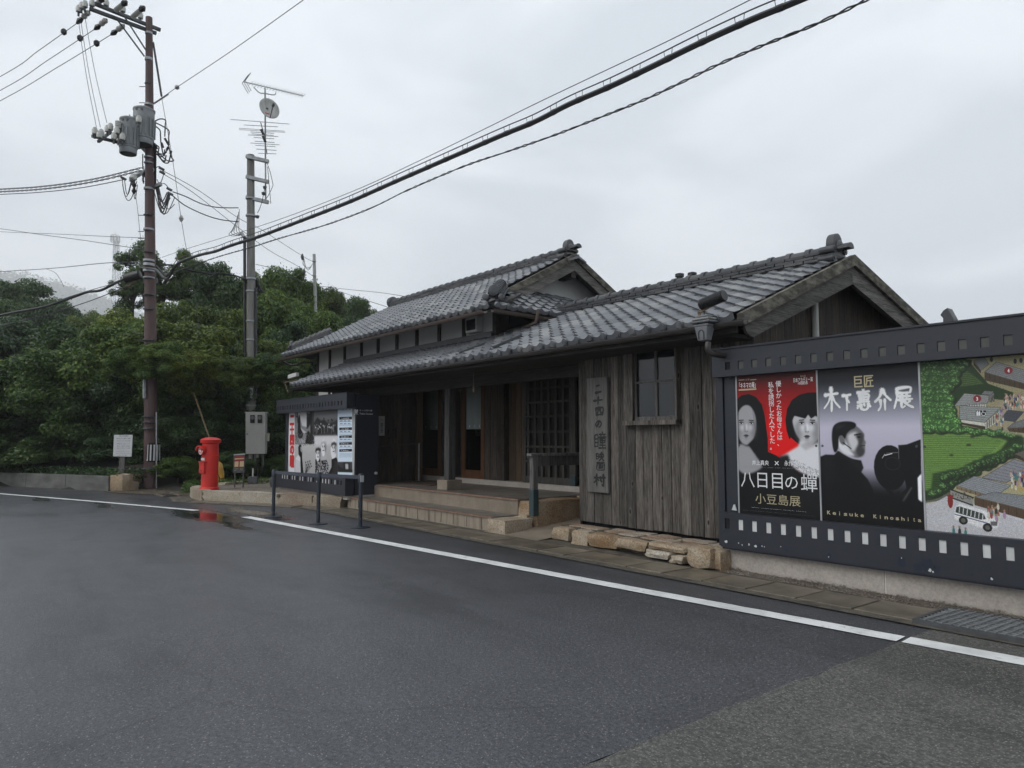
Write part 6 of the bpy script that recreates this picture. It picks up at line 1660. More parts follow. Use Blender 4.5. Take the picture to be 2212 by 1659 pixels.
for s_, x0, y0, x1, y1 in (('記念館', 1040, 985, 1130, 1005), ('定休', 1035, 1020, 1085, 1045), ('Movie', 1175, 985, 1245, 1005), ('Village', 1175, 1015, 1250, 1035)):
    a, b = pp(x0, y0, .034), pp(x1, y1, .034)
    textplane(s_, (a + b) / 2, su, mz, nrm, abs((b - a).dot(su)), abs(a.z - b.z), 'ink_gold', ns, .01)

# notice board by the pole -----------------------------------------------
nt_ = thing('notice_board', 'white refuse notice board on a short wooden post left of the brown pole', 'sign', (-24.0, 4.4, .3))
ND = 21.2
def pn(x, y, off=0.0): return dep(*P3(x, y), ND - off)
q = [pn(792, 517), pn(919, 517), pn(911, 667), pn(784, 665)]
MB().prism(q, -FW * .025).build('board', MT['white_paper'], nt_)
MB().bar(pn(848, 660, -.04), pn(836, 812, -.04), .16, .05, FW).build('post', MT['rail_wood'], nt_)
nu = (q[1] - q[0]).normalized(); nv = (q[0] - q[3]).normalized()
def nline(s_, x0, y0, x1, y1, mat='ink'):
    a, b = pn(x0, y0, .028), pn(x1, y1, .028); textplane(s_, (a + b) / 2, nu, nv, -FW, abs((b - a).dot(nu)), abs((a - b).dot(nv)), mat, nt_, .01)
for s_, x0, y0, x1, y1 in (('家庭ごみ集積所', 822, 520, 888, 530), ('燃やせるごみ　毎週 火・金曜日', 806, 537, 902, 548), ('燃やせないごみ　第２水曜日', 806, 554, 902, 564), ('資源ごみ　びん・かん', 808, 574, 900, 584), ('第１・第３木曜日', 808, 590, 900, 600), ('古紙・ペットボトル　第４木曜日', 808, 604, 900, 614), ('午前８時までに出してください', 800, 628, 900, 636), ('他地区のごみは出さないでください', 800, 642, 902, 650), ('自治会', 820, 655, 880, 661)):
    nline(s_, x0, y0, x1, y1)
rk = thing('rock_cairn', 'heap of rough rocks at the end of the low concrete wall', 'rocks', (-24, 4.2, 0))
for i, (x, y, w_, h_, d_) in enumerate(((845, 870, .42, .27, 20.9), (775, 865, .22, .22, 21.2), (850, 818, .44, .10, 21.2), (925, 850, .22, .24, 21.6), (910, 880, .18, .14, 21.2), (780, 905, .12, .08, 21.0))):
    p = dep(*P3(x, y), d_); stone_mb((p.x, p.y, max(p.z, h_ * .8)), (w_ / 2 * 1.05, .22, h_ * .95), 300 + i, YAW * 0.3 + .4, .4, .12).build('rock', MT['stone'], rk, smooth=True)

# low concrete wall on the left -------------------------------------------
lw = thing('low_wall', 'low weathered concrete retaining wall along the left road edge', 'wall', (-27, 2.5, 0))
wa, wb = Vector((-23.55, 3.92, 0)), Vector((-28.42, 1.66, 0)); wd_ = (wb - wa); L_ = wd_.length; wd_.normalize(); wn = Vector((wd_.y, -wd_.x, 0)); 
if wn.y < 0: wn = -wn
s_ = 0
while s_ < 26:
    p, q = wa + wd_ * (s_ + .006), wa + wd_ * (s_ + 1.99)
    MB().prism([tuple(p), tuple(q), tuple(q + wn * .18), tuple(p + wn * .18)], (0, 0, .43)).build('wall_panel', MT['concrete_dark'], lw, bevel=.01); s_ += 2.0

# meter cabinet on the concrete pole ---------------------------------------
MD = 22.0
def pm_(x, y, off=0.0): return dep(*q10(x, y), MD - off)
mc = thing('meter_cabinet', 'tall grey meter cabinet strapped to the concrete pole above the gravel', 'cabinet', (-22.3, 7.4, 1.0))
fr_ = [pm_(1308, -378), pm_(1796, -378), pm_(1790, 632), pm_(1308, 640)]
cf = (fr_[1] - fr_[0]).normalized(); back_ = Vector((FW.x, FW.y, 0)).normalized(); back_ = Matrix.Rotation(R(12), 3, 'Z') @ back_
MB().prism(fr_, back_ * .45).build('body', MT['grey_box'], mc, bevel=.012)
MB().prism([fr_[0] - cf * .03 + mz * .02, fr_[1] + cf * .03 + mz * .02, fr_[1] + cf * .03 - mz * .01, fr_[0] - cf * .03 - mz * .01], back_ * .48).build('cap', MT['grey_box'], mc)
for (x0, x1) in ((1460, 1570), (1640, 1750)):
    x0 -= 40; x1 -= 40
    MB().prism([pm_(x0, -318, .012), pm_(x1, -318, .012), pm_(x1, -122, .012), pm_(x0, -122, .012)], -back_ * .006).build('meter_window', MT['black'], mc)
    p = pm_((x0 + x1) / 2, -250, .02); MB().tube([p, p - back_ * .01], .06, 12).build('meter_dial', MT['steel_dark'], mc)
p = pm_(1347, 147, .0); MB().tube([p, p - back_ * .02], .02, 8).build('lock', MT['black'], mc)
MB().prism([pm_(1800, 130, -.1), pm_(1880, 130, -.1), pm_(1870, 320, -.1), pm_(1800, 320, -.1)], back_ * .2).build('side_box', MT['cream'], mc)
for (x, r_, y1) in ((1430, .05, 750), (1597, .035, 720)):
    MB().tube([pm_(x, 640, -.2), pm_(x, y1, -.2)], r_, 10).build('pipe_sleeve', MT['cream'], mc)
for (x, y1, r_, mt_) in ((1425, 1180, .025, 'cable'), (1500, 1180, .025, 'cable'), (1597, 1200, .03, 'cable'), (1335, 1160, .045, 'pole_conc')):
    MB().tube([pm_(x, 640, -.2), pm_(x - 5, y1, -.2)], r_, 8).build('pipe', MT[mt_], mc)
MB().tube(catmull([pm_(1722, 630, -.2), pm_(1735, 900, -.2), pm_(1700, 1060, -.3)], 5), .035, 8).build('pipe', MT['steel_dark'], mc)
hb = thing('hand_hole_box', 'low dark box with a white pipe in the gravel below the cabinet', 'box', (-20.3, 6.9, .23))
p = atZ(*q10(1470, 1372), .23); u_ = Vector((RT.x, RT.y, 0))
MB().prism([p - u_ * .13, p + u_ * .13, p + u_ * .13 + back_ * .25, p - u_ * .13 + back_ * .25], (0, 0, .21)).build('body', MT['steel_dark'], hb, bevel=.01)
MB().tube([p + back_ * .1 + mz * .2, p + back_ * .1 + mz * .44], .022, 8).build('pipe', MT['pole_white'], hb)
bsn = thing('grey_sack', 'dark bundle lying at the left end of the ticket booth', 'bundle', (-18.9, 7.1, .2))
stone_mb((-18.85, 7.15, .36), (.26, .18, .15), 77, .2, .6, .15).build('bundle', MT['steel_dark'], bsn, smooth=True)

# ================================================================== POLES
def vpole(name, label, cat, base, top, r0, r1, mat):
    t = thing(name, label, cat, base)
    n = 10; pts = [Vector(base).lerp(Vector(top), i / n) for i in range(n + 1)]
    MB().tube(pts, r0, 24, rs=[r0 + (r1 - r0) * i / n for i in range(n + 1)]).build('shaft', MT[mat], t, smooth=True)
    return t
PD = None
b0 = atZ(321, 1057, 0.0); pdep = (b0 - EYEP).dot(FW)
# bottom of the brown pole and its top, on one vertical plane facing the camera
fwh = Vector((FW.x, FW.y, 0)).normalized()
def ppl(x, y, off=0.0, ref=b0):
    r_ = ray(x, y); t = (fwh.dot(ref - EYEP) + off) / fwh.dot(r_); return EYEP + r_ * t
ptop = ppl(322, 38)
up1 = thing('utility_pole', 'tall brown utility pole with two transformers left of the post box', 'utility pole', (b0.x, b0.y, 0))
pb_ = Vector((b0.x, b0.y, 0)) + fwh * .15
n = 12; pts = [pb_.lerp(ptop, i / n) for i in range(n + 1)]
MB().tube(pts, .2, 24, rs=[.205 + (.098 - .205) * i / n for i in range(n + 1)]).build('shaft', MT['pole_brown'], up1, smooth=True)
def on1(y, off=0.0):   # centre line point at picture height y
    return ppl(321.5, y)
def rad1(y):
    t = (1057 - y) / 1019.0; return .205 + (.098 - .205) * t
# black and white sleeve
z_a, z_b = ppl(321, 998).z, ppl(321, 957).z
MB().lathe([(rad1(980) + .012, z_a), (rad1(970) + .012, z_b)], (pb_.x, pb_.y, 0), 24).build('sleeve', MT['black'], up1, smooth=True)
for k in range(14):
    t = 2 * PI * k / 14; rr_ = rad1(975) + .014; cx_, cy2 = pb_.x + math.cos(t) * rr_, pb_.y + math.sin(t) * rr_
    d = Vector((-math.sin(t), math.cos(t), 0)) * .022
    MB().prism([(cx_ - d.x, cy2 - d.y, z_a + .04), (cx_ + d.x, cy2 + d.y, z_a + .04), (cx_ + d.x, cy2 + d.y, z_b - .05), (cx_ - d.x, cy2 - d.y, z_b - .05)], (math.cos(t) * .003, math.sin(t) * .003, 0)).build('sleeve_stripe', MT['perf_white'], up1)
# straps
for y, wide in ((72, .03), (128, .04), (181, .012), (226, .03), (340, .02), (352, .02), (408, .03), (465, .012), (496, .03), (545, .012), (563, .03), (572, .04), (585, .03), (600, .02), (637, .012), (668, .012), (735, .015), (912, .012), (926, .012), (1012, .012), (900, .01)):
    c = on1(y); MB().lathe([(rad1(y) + .008, -wide), (rad1(y) + .008, wide)], (c.x, c.y, c.z), 20).build('strap', MT['steel'] if wide > .015 else MT['steel_dark'], up1, smooth=True)
for y in (187, 222, 232, 290, 465, 500, 515, 640, 690, 735):
    c = on1(y); s = 1 if (y * 7) % 2 else -1
    MB().tube([c - RT * (rad1(y) + .18), c - RT * rad1(y)], .012, 6).build('step_bolt', MT['steel_dark'], up1)
MB().tube([ppl(338, 1055, -.1), ppl(338, 890, -.1)], .02, 6).build('conduit', MT['steel'], up1)
MB().tube([ppl(312, 860, -.1), ppl(312, 820, -.1)], .05, 6).build('number_plate', MT['steel'], up1)
# cross arms: they run forward-left from the pole
def A(x, y, dpt): return dep(x, y, dpt)
D0 = (ptop - EYEP).dot(FW)
def z11(x, y): return (155.5 + .1172 * x, .1172 * y)      # zoomed pole-top picture
for (p, q) in (((1630, 555), (345, 40)), ((1553, 615), (320, 158))):
    a = A(*z11(*p), D0 + .25); b = A(*z11(*q), D0 - 1.0)
    MB().bar(a, b, .09, .09).build('cross_arm', MT['steel_dark'], up1)
for (p, q) in (((850, 385), (1335, 1040)), ((975, 320), (1450, 1060))):
    MB().bar(A(*z11(*p), D0 - .5), A(*z11(*q), D0 - .08), .035, .035).build('brace', MT['steel_dark'], up1)
def insul(x, y, dpt, s=1.0, tilt=None):
    c = A(x, y, dpt); m_ = MB()
    m_.lathe([(.04 * s, -.10 * s), (.075 * s, -.09 * s), (.082 * s, .04 * s), (.06 * s, .07 * s), (.062 * s, .09 * s), (.035 * s, .12 * s)], c, 14)
    m_.build('insulator', MT['ceramic'], up1, smooth=True)
    MB().tube([c - mz * .22 * s, c - mz * .09 * s], .03 * s, 8).build('insulator_pin', MT['steel_dark'], up1)
for (x, y, d_) in ((632, 55, -.7), (940, 165, -.4), (1262, 290, -.05), (125, 165, -1.1), (180, 110, -1.1), (240, 80, -1.1), (370, 60, -1.0)): insul(*z11(x, y), D0 + d_)
def strain(p, q, dp, dq, name='strain_insulator'):
    a, b = A(*z11(*p), dp), A(*z11(*q), dq)
    for t in (.18, .42): 
        c = a.lerp(b, t); d = (b - a).normalized()
        MB().tube([c - d * .07, c - d * .02, c + d * .05, c + d * .08], .07, 12, rs=[.05, .085, .075, .035]).build(name, MT['ceramic'], up1, smooth=True)
    c = a.lerp(b, .78); d = (b - a).normalized()
    MB().tube([a, b], .015, 6).build('strain_rod', MT['steel_dark'], up1)
    MB().tube([c - d * .12, c, c + d * .14], .07, 7, rs=[.05, .085, .03]).build('dead_end_cover', MT['cable'], up1)
strain((330, 200), (90, 430), D0 - 1.0, D0 - .85); strain((650, 350), (420, 540), D0 - .7, D0 - .5); strain((970, 455), (720, 640), D0 - .4, D0 - .2)
for (p, q) in (((455, 85), (560, -30)), ((790, 205), (1000, 30)), ((1100, 330), (1330, 130))):
    a, b = A(*z11(*p), D0 - .6), A(*z11(*q), D0 - 1.1); d = (b - a)
    for k in range(6):
        c = a.lerp(b, .12 + .1 * k); dn = d.normalized(); MB().tube([c - dn * .012, c + dn * .012], .075, 12).build('disc', MT['ceramic'], up1)
    MB().tube([a, b], .025, 6).build('strain_rod', MT['steel_dark'], up1)
    c = a.lerp(b, .85); MB().tube([c - dn * .12, c, c + dn * .12], .08, 7, rs=[.06, .10, .05]).build('dead_end_cover', MT['cable'], up1)
# transformers
def z12(x, y): return (190.1 + .1406 * x, 216.0 + .1406 * y)
def trafo(xc, yt, yb, wpx, dpt):
    a, b = A(*z12(xc, yt), dpt), A(*z12(xc, yb), dpt); h = a.z - b.z; r_ = wpx * .1406 / 2 / F * dpt
    c = Vector((b.x, b.y, b.z))
    t = MB().lathe([(r_ * .9, 0), (r_ * .93, .02), (r_ * .93, .16), (r_, .18), (r_, h - .05), (r_ * 1.05, h - .05), (r_ * 1.05, h), (r_ * .8, h + .04)], c, 26).build('transformer', MT['trafo'], up1, smooth=True)
    MB().lathe([(r_ * .85, -.008), (r_ * .85, -.002)], c, 20).build('underside', MT['steel_dark'], t)
    for k in range(16):
        an = 2 * PI * k / 16; d = Vector((math.cos(an), math.sin(an), 0))
        MB().bar(c + d * (r_ + .02) + mz * .24, c + d * (r_ + .02) + mz * (h - .3), .035, .05, d).build('cooling_fin', MT['trafo'], t)
    for s in (-1, 1):
        p = c + RT * (s * r_ * .25) - fwh * r_ * .6 + mz * (h - .10); MB().tube([p, p - fwh * .12], .04, 8).build('bushing', MT['steel_dark'], t)
    MB().tube([c + mz * (h + .03), c + mz * (h + .16)], .02, 6).build('lifting_eye', MT['steel'], t)
    return c, r_, h
trafo(842, 135, 690, 300, D0 - .55); trafo(615, 285, 830, 262, D0 - .9)
# lower arm
MB().bar(A(*z12(62, 552), D0 - 1.5), A(*z12(800, 735), D0 - .1), .08, .08).build('cross_arm', MT['steel_dark'], up1)
MB().bar(A(*z12(160, 640), D0 - 1.6), A(*z12(350, 490), D0 - .7), .07, .07).build('cross_arm', MT['steel_dark'], up1)
MB().prism([A(*z12(795, 735), D0 - .15), A(*z12(915, 735), D0 - .1), A(*z12(880, 820), D0 - .1)], fwh * .05).build('gusset', MT['steel'], up1)
for (x, y, d_) in ((105, 480, -1.45), (205, 510, -1.35), (175, 535, -1.5), (300, 445, -1.0), (345, 415, -1.0), (400, 560, -1.3), (530, 568, -1.25), (445, 470, -1.2), (780, 300, -1.2)): insul(*z12(x, y), D0 + d_, 1.0)
for k in range(4):
    p = A(*z12(465, 340 + k * 28), D0 - 1.15); MB().tube([p - mz * .02, p + mz * .02], .085, 12).build('disc', MT['ceramic'], up1)
# low-voltage rack and clutter of straps
MB().bar(A(*z12(1120, 1290), D0 - .5), A(*z12(950, 1375), D0 - .1), .09, .10).bar(A(*z12(660, 1215), D0 - .8), A(*z12(870, 1095), D0 - .1), .09, .10).build('rack_arm', MT['steel'], up1)
for (x, y) in ((670, 1210), (690, 1195), (715, 1185)): insul(*z12(x, y), D0 - .7, .9)
rr = random.Random(12)
def loop(p, q, dp, dq, sag, r_=.016, mat='cable', name='jumper', parent=up1, k=8, wob=0.0):
    a, b = A(*p, dp), A(*q, dq); m = (a + b) / 2 - mz * sag + RT * wob
    pts = catmull([a, a.lerp(m, .55) - mz * sag * .25, m, b.lerp(m, .55) - mz * sag * .25, b], 4)
    MB().tube(pts, r_, 5).build(name, MT[mat], parent, smooth=True)
for (p, q, s, wv) in (((990, 330), (1240, 700), -.1, .25), ((990, 350), (1180, 560), -.3, .2), ((990, 380), (1120, 650), -.1, .1), ((1120, 650), (1180, 760), .3, .05), ((1240, 700), (1100, 830), .35, .3), ((1280, 800), (1080, 850), .3, .1), ((1220, 760), (1060, 830), .15, 0), ((1200, 850), (1060, 790), .25, .1), ((1000, 650), (1080, 800), .0, .1), ((1000, 700), (1070, 850), .1, .12), ((1020, 740), (1210, 800), .12, .0), ((1010, 770), (1100, 870), .1, .1)):
    loop(z12(*p), z12(*q), D0 - .2, D0 - .3, s, .02, wob=wv)
for (x, y, x2, y2) in ((1180, 590, 1240, 690), (1130, 660, 1155, 730), (1020, 670, 1060, 750), (1210, 770, 1235, 720), (1265, 830, 1280, 780)):
    MB().tube([A(*z12(x, y), D0 - .25), A(*z12(x2, y2), D0 - .25)], .035, 8).build('splice_sleeve', MT['cable'], up1)
for k in range(22):
    x = 850 + rr.uniform(0, 150); y = 1010 + rr.uniform(0, 200); 
    MB().tube(catmull([A(*z12(x, y), D0 - .32), A(*z12(x + rr.uniform(-40, 40), y + 60), D0 - .38), A(*z12(x + rr.uniform(-30, 30), y + rr.uniform(80, 150)), D0 - .32)], 3), .018, 5).build('cable_tail', MT['steel'] if k % 2 else MT['cable'], up1)
for k in range(7):
    x = 985 + k * 10; MB().tube([A(*z12(x, 700 + rr.uniform(-20, 60)), D0 - .28), A(*z12(x + 4 - k, 1000), D0 - .3), A(*z12(x + rr.uniform(-6, 6), 1330), D0 - .28)], .017, 5).build('riser_cable', MT['cable'], up1)
MB().tube([A(*z12(842, 830), D0 - .2), A(*z12(840, 1060), D0 - .2)], .018, 5).build('riser_cable', MT['cable'], up1)
for k in range(9):
    loop(z12(1040 + k * 6, 1350), z12(1215 + k * 6, 1420 + (k % 3) * 40), D0 - .4, D0 - .5, .35 + .12 * (k % 4), .017)
for (p, q, s) in (((1015, 1400), (1330, 1500), .6), ((1100, 1490), (1330, 1600), .25), ((1150, 1280), (1250, 1380), -.05), ((525, 1215), (660, 1260), .5), ((560, 1210), (670, 1250), .45), ((700, 1250), (760, 1300), .5), ((530, 1300), (750, 1250), .55), ((1050, 1040), (1160, 1110), -.1), ((1060, 1220), (1165, 1130), .2)):
    loop(z12(*p), z12(*q), D0 - .4, D0 - .45, s, .012)
for (x, y) in ((545, 1203), (1250, 1370), (1265, 1440), (1130, 1055), (1140, 1115)):
    MB().tube([A(*z12(x - 35, y - 18), D0 - .5), A(*z12(x + 35, y + 20), D0 - .5)], .04, 8).build('wedge_clamp', MT['steel_dark'], up1)
p = A(*z12(708, 1350), D0 - .5); MB().lathe([(.03, -.18), (.07, -.1), (.03, 0), (.07, .08), (.03, .16)], p, 10).build('egg_insulator', MT['cable'], up1)
# comms clutter at the lower band
cl = A(303.5 - 3, 576, 0) 
def z13(x, y): return (259.2 + .1719 * x, 483.9 + .1719 * y)
cb = thing('cable_closure', 'black cable splice closure hanging left of the brown pole', 'cable closure', tuple(dep(*z13(155, 665), D0 - .6)))
a, b = dep(*z13(60, 690), D0 - .6), dep(*z13(255, 635), D0 - .6)
MB().tube([a, a.lerp(b, .03), a.lerp(b, .97), b], .13, 12, rs=[.10, .145, .145, .10]).build('shell', MT['cable'], cb, smooth=True)
MB().tube(catmull([dep(*z13(80, 770), D0 - .6), dep(*z13(125, 775), D0 - .6), dep(*z13(150, 740), D0 - .6), dep(*z13(200, 720), D0 - .6)], 4), .035, 8).build('tail', MT['copper'], cb, smooth=True)
MB().box(-.16, .16, -.1, .1, -.10, .10)
m_ = MB(); c = dep(*z13(370, 712), D0 - .45); m_.bar(c - RT * .17, c + RT * .05, .14, .16).build('splice_box', MT['grey_side'], up1)
c = dep(*z13(435, 708), D0 - .45); MB().bar(c - RT * .05, c + RT * .07, .14, .16).build('splice_box_end', MT['cable'], up1)
MB().tube(catmull([dep(*z13(300, 700), D0 - .4), dep(*z13(360, 640), D0 - .42), dep(*z13(430, 580), D0 - .4)], 4), .04, 8).build('drop_cable', MT['cable'], up1)

# concrete pole
b2 = atZ(543, 1035, .2); b2 = Vector((b2.x, b2.y, .2))
def pp2(x, y, off=0.0): return ppl(x, y, off, b2)
t2 = pp2(541.5, 335)
up2 = thing('antenna_pole', 'grey concrete pole with aerial mast and satellite dish behind the meter cabinet', 'utility pole', tuple(b2))
n = 10; pts = [b2.lerp(t2, i / n) for i in range(n + 1)]
MB().tube(pts, .15, 20, rs=[.155 + (.118 - .155) * i / n for i in range(n + 1)]).build('shaft', MT['pole_conc'], up2, smooth=True)
D2 = (t2 - EYEP).dot(FW)
for y in (432, 470, 520, 608, 635, 700, 740, 880): 
    c = b2.lerp(t2, (1035 - y) / 700); MB().lathe([(.165, -.025), (.165, .025)], (c.x, c.y, c.z), 18).build('strap', MT['steel'], up2, smooth=True)
for (ya, yb) in ((339, 349), (383, 393), (427, 437)):
    a, b = dep(532, ya - 1, D2 - .15), dep(580, yb, D2 - .15)
    MB().bar(a, b, .12, .11).build('stand_off_arm', MT['steel'], up2)
for (x, r_) in ((528.5, .05), (552.5, .045)):
    MB().tube([pp2(x, 512 if x < 540 else 622, -.05), pp2(x, 860, -.05)], r_, 8).build('conduit', MT['cable'], up2)
MB().tube([pp2(x_, y_, -.25) for x_, y_ in ((527, 512), (522, 504), (514, 508))], .05, 8, rs=[.06, .07, .03]).build('street_lamp_head', MT['alu'], up2)
MB().box(0, .01, 0, .01, 0, .01)
a = pp2(543, 860, -.17); MB().bar(a, pp2(543, 838, -.17), .09, .01, fwh).build('pole_label', MT['white_paper'], up2)
for (p, q, s) in (((575, 350), (590, 400), -.1), ((590, 400), (574, 430), .05), ((578, 360), (585, 440), .0), ((575, 390), (556, 460), .2)):
    loop(p, q, D2 - .2, D2 - .2, s, .01, 'wire', 'coax', up2)
for (x, y) in ((572, 405), (569, 418), (556, 468)): MB().lathe([(.05, -.05), (.07, .03), (.02, .05)], dep(x, y, D2 - .25), 8).build('fitting', MT['steel_dark'], up2)
for k in range(5): loop((517 - k * 1.5, 452 + k * 6), (522, 505), D2 - .2, D2 - .2, .25, .009, 'cable', 'jumper', up2, wob=-.05 - k * .07)
for k in range(4): loop((555 + k, 600 + k * 4), (553, 620), D2 - .2, D2 - .2, .25, .02, 'cable', 'jumper', up2, wob=.08 * k)
# mast with aerials: a separate thing clamped to the pole
ms = thing('aerial_mast', 'thin aerial mast with satellite dish and two yagi aerials on the concrete pole', 'aerial', tuple(dep(573, 436, D2 - .15)))
MB().tube([dep(574, 440, D2 - .15), dep(572.5, 190, D2 - .15)], .028, 8).build('mast', MT['steel'], ms)
a, b = dep(528, 177, D2 - .9), dep(655, 207, D2 + .5)
MB().tube([a, b], .014, 6).build('uhf_boom', MT['steel'], ms)
dv = (b - a).normalized(); sd_ = dv.cross(mz).normalized()
for k in range(19):
    c = a.lerp(b, .10 + .9 * k / 18); MB().tube([c - sd_ * .17, c + sd_ * .17], .008, 5).build('uhf_element', MT['steel'], ms)
for s in (1, -1):
    p = a - dv * .02; q = p + mz * (.30 * s) + dv * (.17 if s > 0 else .2)
    for t in (-.12, 0, .12): MB().tube([p + sd_ * t, q + sd_ * t], .01, 5).build('uhf_reflector', MT['steel_dark'], ms)
MB().tube(catmull([dep(548, 188, D2 - .5), dep(560, 200, D2 - .3), dep(573, 202, D2 - .2), dep(592, 205, D2 + .0), dep(596, 200, D2 + .05)], 4), .016, 6).build('uhf_stay', MT['steel'], ms)
# dish
dc = dep(582, 234, D2 - .4); dn = (-FW * .75 + RT * .62 + mz * .25).normalized()
du = dn.cross(mz).normalized(); dw = du.cross(dn).normalized()
m_ = MB(); rings = 6; nn = 24; m_.v.append(tuple(dc - dn * .07))
for i in range(1, rings + 1):
    q = i / rings
    for j in range(nn):
        t = 2 * PI * j / nn; m_.v.append(tuple(dc + du * (math.cos(t) * .34 * q) + dw * (math.sin(t) * .37 * q) - dn * (.07 * (1 - q * q))))
for j in range(nn): m_.f.append((0, 1 + j, 1 + (j + 1) % nn))
for i in range(rings - 1):
    for j in range(nn): m_.f.append((1 + i * nn + j, 1 + i * nn + (j + 1) % nn, 1 + (i + 1) * nn + (j + 1) % nn, 1 + (i + 1) * nn + j))
o = m_.build('dish', MT['pole_white'], ms, smooth=True); sm = o.modifiers.new('t', 'SOLIDIFY'); sm.thickness = .012
MB().tube([dc - dw * .36, dc + dn * .30 - dw * .10], .014, 6).tube([dc + dn * .28 - dw * .10, dc + dn * .38 - dw * .06], .04, 8).build('feed_arm', MT['steel_dark'], ms)
MB().bar(dc + du * .02 - dn * .05, dc + du * .10 - dn * .05, .05, .03, dn).build('dish_mark', MT['steel_dark'], ms)
MB().bar(dc + du * .0 - dw * .20 - dn * .03, dc + du * .16 - dw * .20 - dn * .03, .04, .012, dn).build('dish_lettering', MT['ink_red'], ms)
# vhf aerial with long elements
va, vb = dep(561, 262, D2 - .9), dep(577, 333, D2 + .5)
MB().tube([dep(563, 264, D2 - .6), dep(570, 290, D2 - .3), dep(577, 333, D2 + .2)], .014, 6).build('vhf_boom', MT['steel_dark'], ms)
for (x0, y0, x1, y1) in ((498, 258, 625, 268), (527, 270, 600, 274), (541, 285, 592, 288), (544, 289, 591, 292.5), (536, 291.5, 601, 295), (548, 297, 592, 300), (550, 305, 593, 308), (541, 309, 604, 313), (552, 314, 595, 317), (554, 322, 597, 325), (558, 331, 597, 332.5)):
    MB().tube([dep(x0, y0, D2 - .3), dep(x1, y1, D2 - .3)], .011, 5).build('vhf_element', MT['steel'], ms)
MB().tube([dep(517, 277, D2 - .3), dep(615, 283.5, D2 - .3), dep(616, 286, D2 - .3), dep(517, 280, D2 - .3), dep(517, 277, D2 - .3)], .009, 5).build('folded_dipole', MT['steel'], ms)
MB().bar(dep(564, 280, D2 - .4), dep(569, 290, D2 - .4), .08, .08).build('balun', MT['cable'], ms)
MB().bar(dep(568, 294, D2 - .4), dep(573, 306, D2 - .4), .08, .08).build('clamp', MT['cable'], ms)

# pale pole behind the hall
wp0, wp1 = dep(682.5, 735, 36), dep(678.5, 549, 36)
up3 = thing('pale_pole', 'slim pale steel pole standing behind the left end of the hall', 'utility pole', (wp0.x, wp0.y, 0))
MB().tube([(wp0.x + .1, wp0.y, 0), wp0, wp1], .1, 12, rs=[.10, .095, .075]).build('shaft', MT['pole_white'], up3, smooth=True)
for y in (564, 595, 700): MB().tube([dep(674, y, 35.9), dep(683, y, 35.9)], .03, 6).build('bracket', MT['steel'], up3)

# ================================================================== WIRES
def wire(name, label, pts, d0, d1, r_=.012, mat='wire', cat='cable', group='overhead cables', smooth=True, twist=0):
    """picture points, depth interpolated so that the wire is straight in plan"""
    n = len(pts); s = [0]
    for a, b in zip(pts[:-1], pts[1:]): s.append(s[-1] + math.hypot(a[0] - b[0], a[1] - b[1]))
    P = [dep(x, y, 1 / ((1 - t / s[-1]) / d0 + (t / s[-1]) / d1)) for (x, y), t in zip(pts, s)]
    C_ = catmull(P, 6) if smooth else P
    t = thing(name, label, cat, tuple(C_[0]), group)
    if twist:
        for ph in (0, PI):
            q = []
            L = 0
            dense = []
            for a, b in zip(C_[:-1], C_[1:]):
                k = max(1, int((b - a).length / .12))
                dense += [a.lerp(b, i / k) for i in range(k)]
            for i, p in enumerate(dense):
                if i: L += (p - dense[i - 1]).length
                a_ = L * twist + ph; q.append(p + mz * math.sin(a_) * r_ * 1.6 + RT * math.cos(a_) * r_ * 1.6)
            MB().tube(q, r_, 4).build('strand', MT[mat], t)
    else:
        MB().tube(C_, r_, 6).build('strand', MT[mat], t, smooth=True)
    return t, C_
tr, TC = wire('trunk_cable', 'thick black trunk cable hung below a messenger wire, crossing above the roofs', [(303, 578), (335, 582), (352, 598), (361, 602), (369, 593), (378, 575), (397, 563), (431, 551), (465, 543), (500, 530), (560, 511), (603, 495), (637, 482), (750, 438), (850, 394), (960, 346), (1080, 294), (1155, 263), (1230, 225), (1320, 186), (1410, 143), (1510, 94), (1620, 44), (1725, 1), (1850, -55), (2100, -180)], D0 - .4, 6.5, .036, 'cable')
# messenger wire and hangers
MS_ = []
st_i = next(i for i, p in enumerate(TC) if (p - TC[0]).length > 1.6)
for p in TC[st_i:]: MS_.append(p + mz * .115)
MS_[0] = MS_[0] + (MS_[0] - MS_[3]) * 1.0
MB().tube(MS_, .009, 5).build('messenger_wire', MT['wire'], tr)
L = 0; nxt = .5
for a, b in zip(TC[st_i:-1], TC[st_i + 1:]):
    seg = (b - a).length
    while L + seg > nxt:
        p = a.lerp(b, (nxt - L) / seg); d = (b - a).normalized()
        MB().tube([p + mz * .115 - d * .06, p + mz * .03 - d * .05, p - mz * .04, p + mz * .03 + d * .05, p + mz * .115 + d * .06], .005, 4).build('cable_hanger', MT['wire'], tr)
        MB().tube([p - d * .035, p + d * .035], .041, 8).build('hanger_clip', MT['cable'], tr)
        nxt += .47
    L += seg
wire('overhead_wire', 'single thin wire above the thick trunk cable', [(350, 556), (405, 537), (586, 480), (760, 414), (900, 350), (1050, 277), (1155, 225), (1300, 156), (1440, 90), (1620, 0), (1800, -90)], D0, 7.5, .006)
wire('twisted_cable', 'lower twisted pair cable sagging below the trunk cable', [(345, 600), (420, 572), (480, 552), (540, 535), (603, 515), (700, 487), (800, 450), (880, 411), (1000, 360), (1100, 326), (1200, 291), (1300, 252), (1390, 216), (1480, 174), (1550, 140), (1640, 101), (1760, 53), (1870, 0), (2000, -70)], D0 - .3, 6.8, .009, 'cable', twist=16)
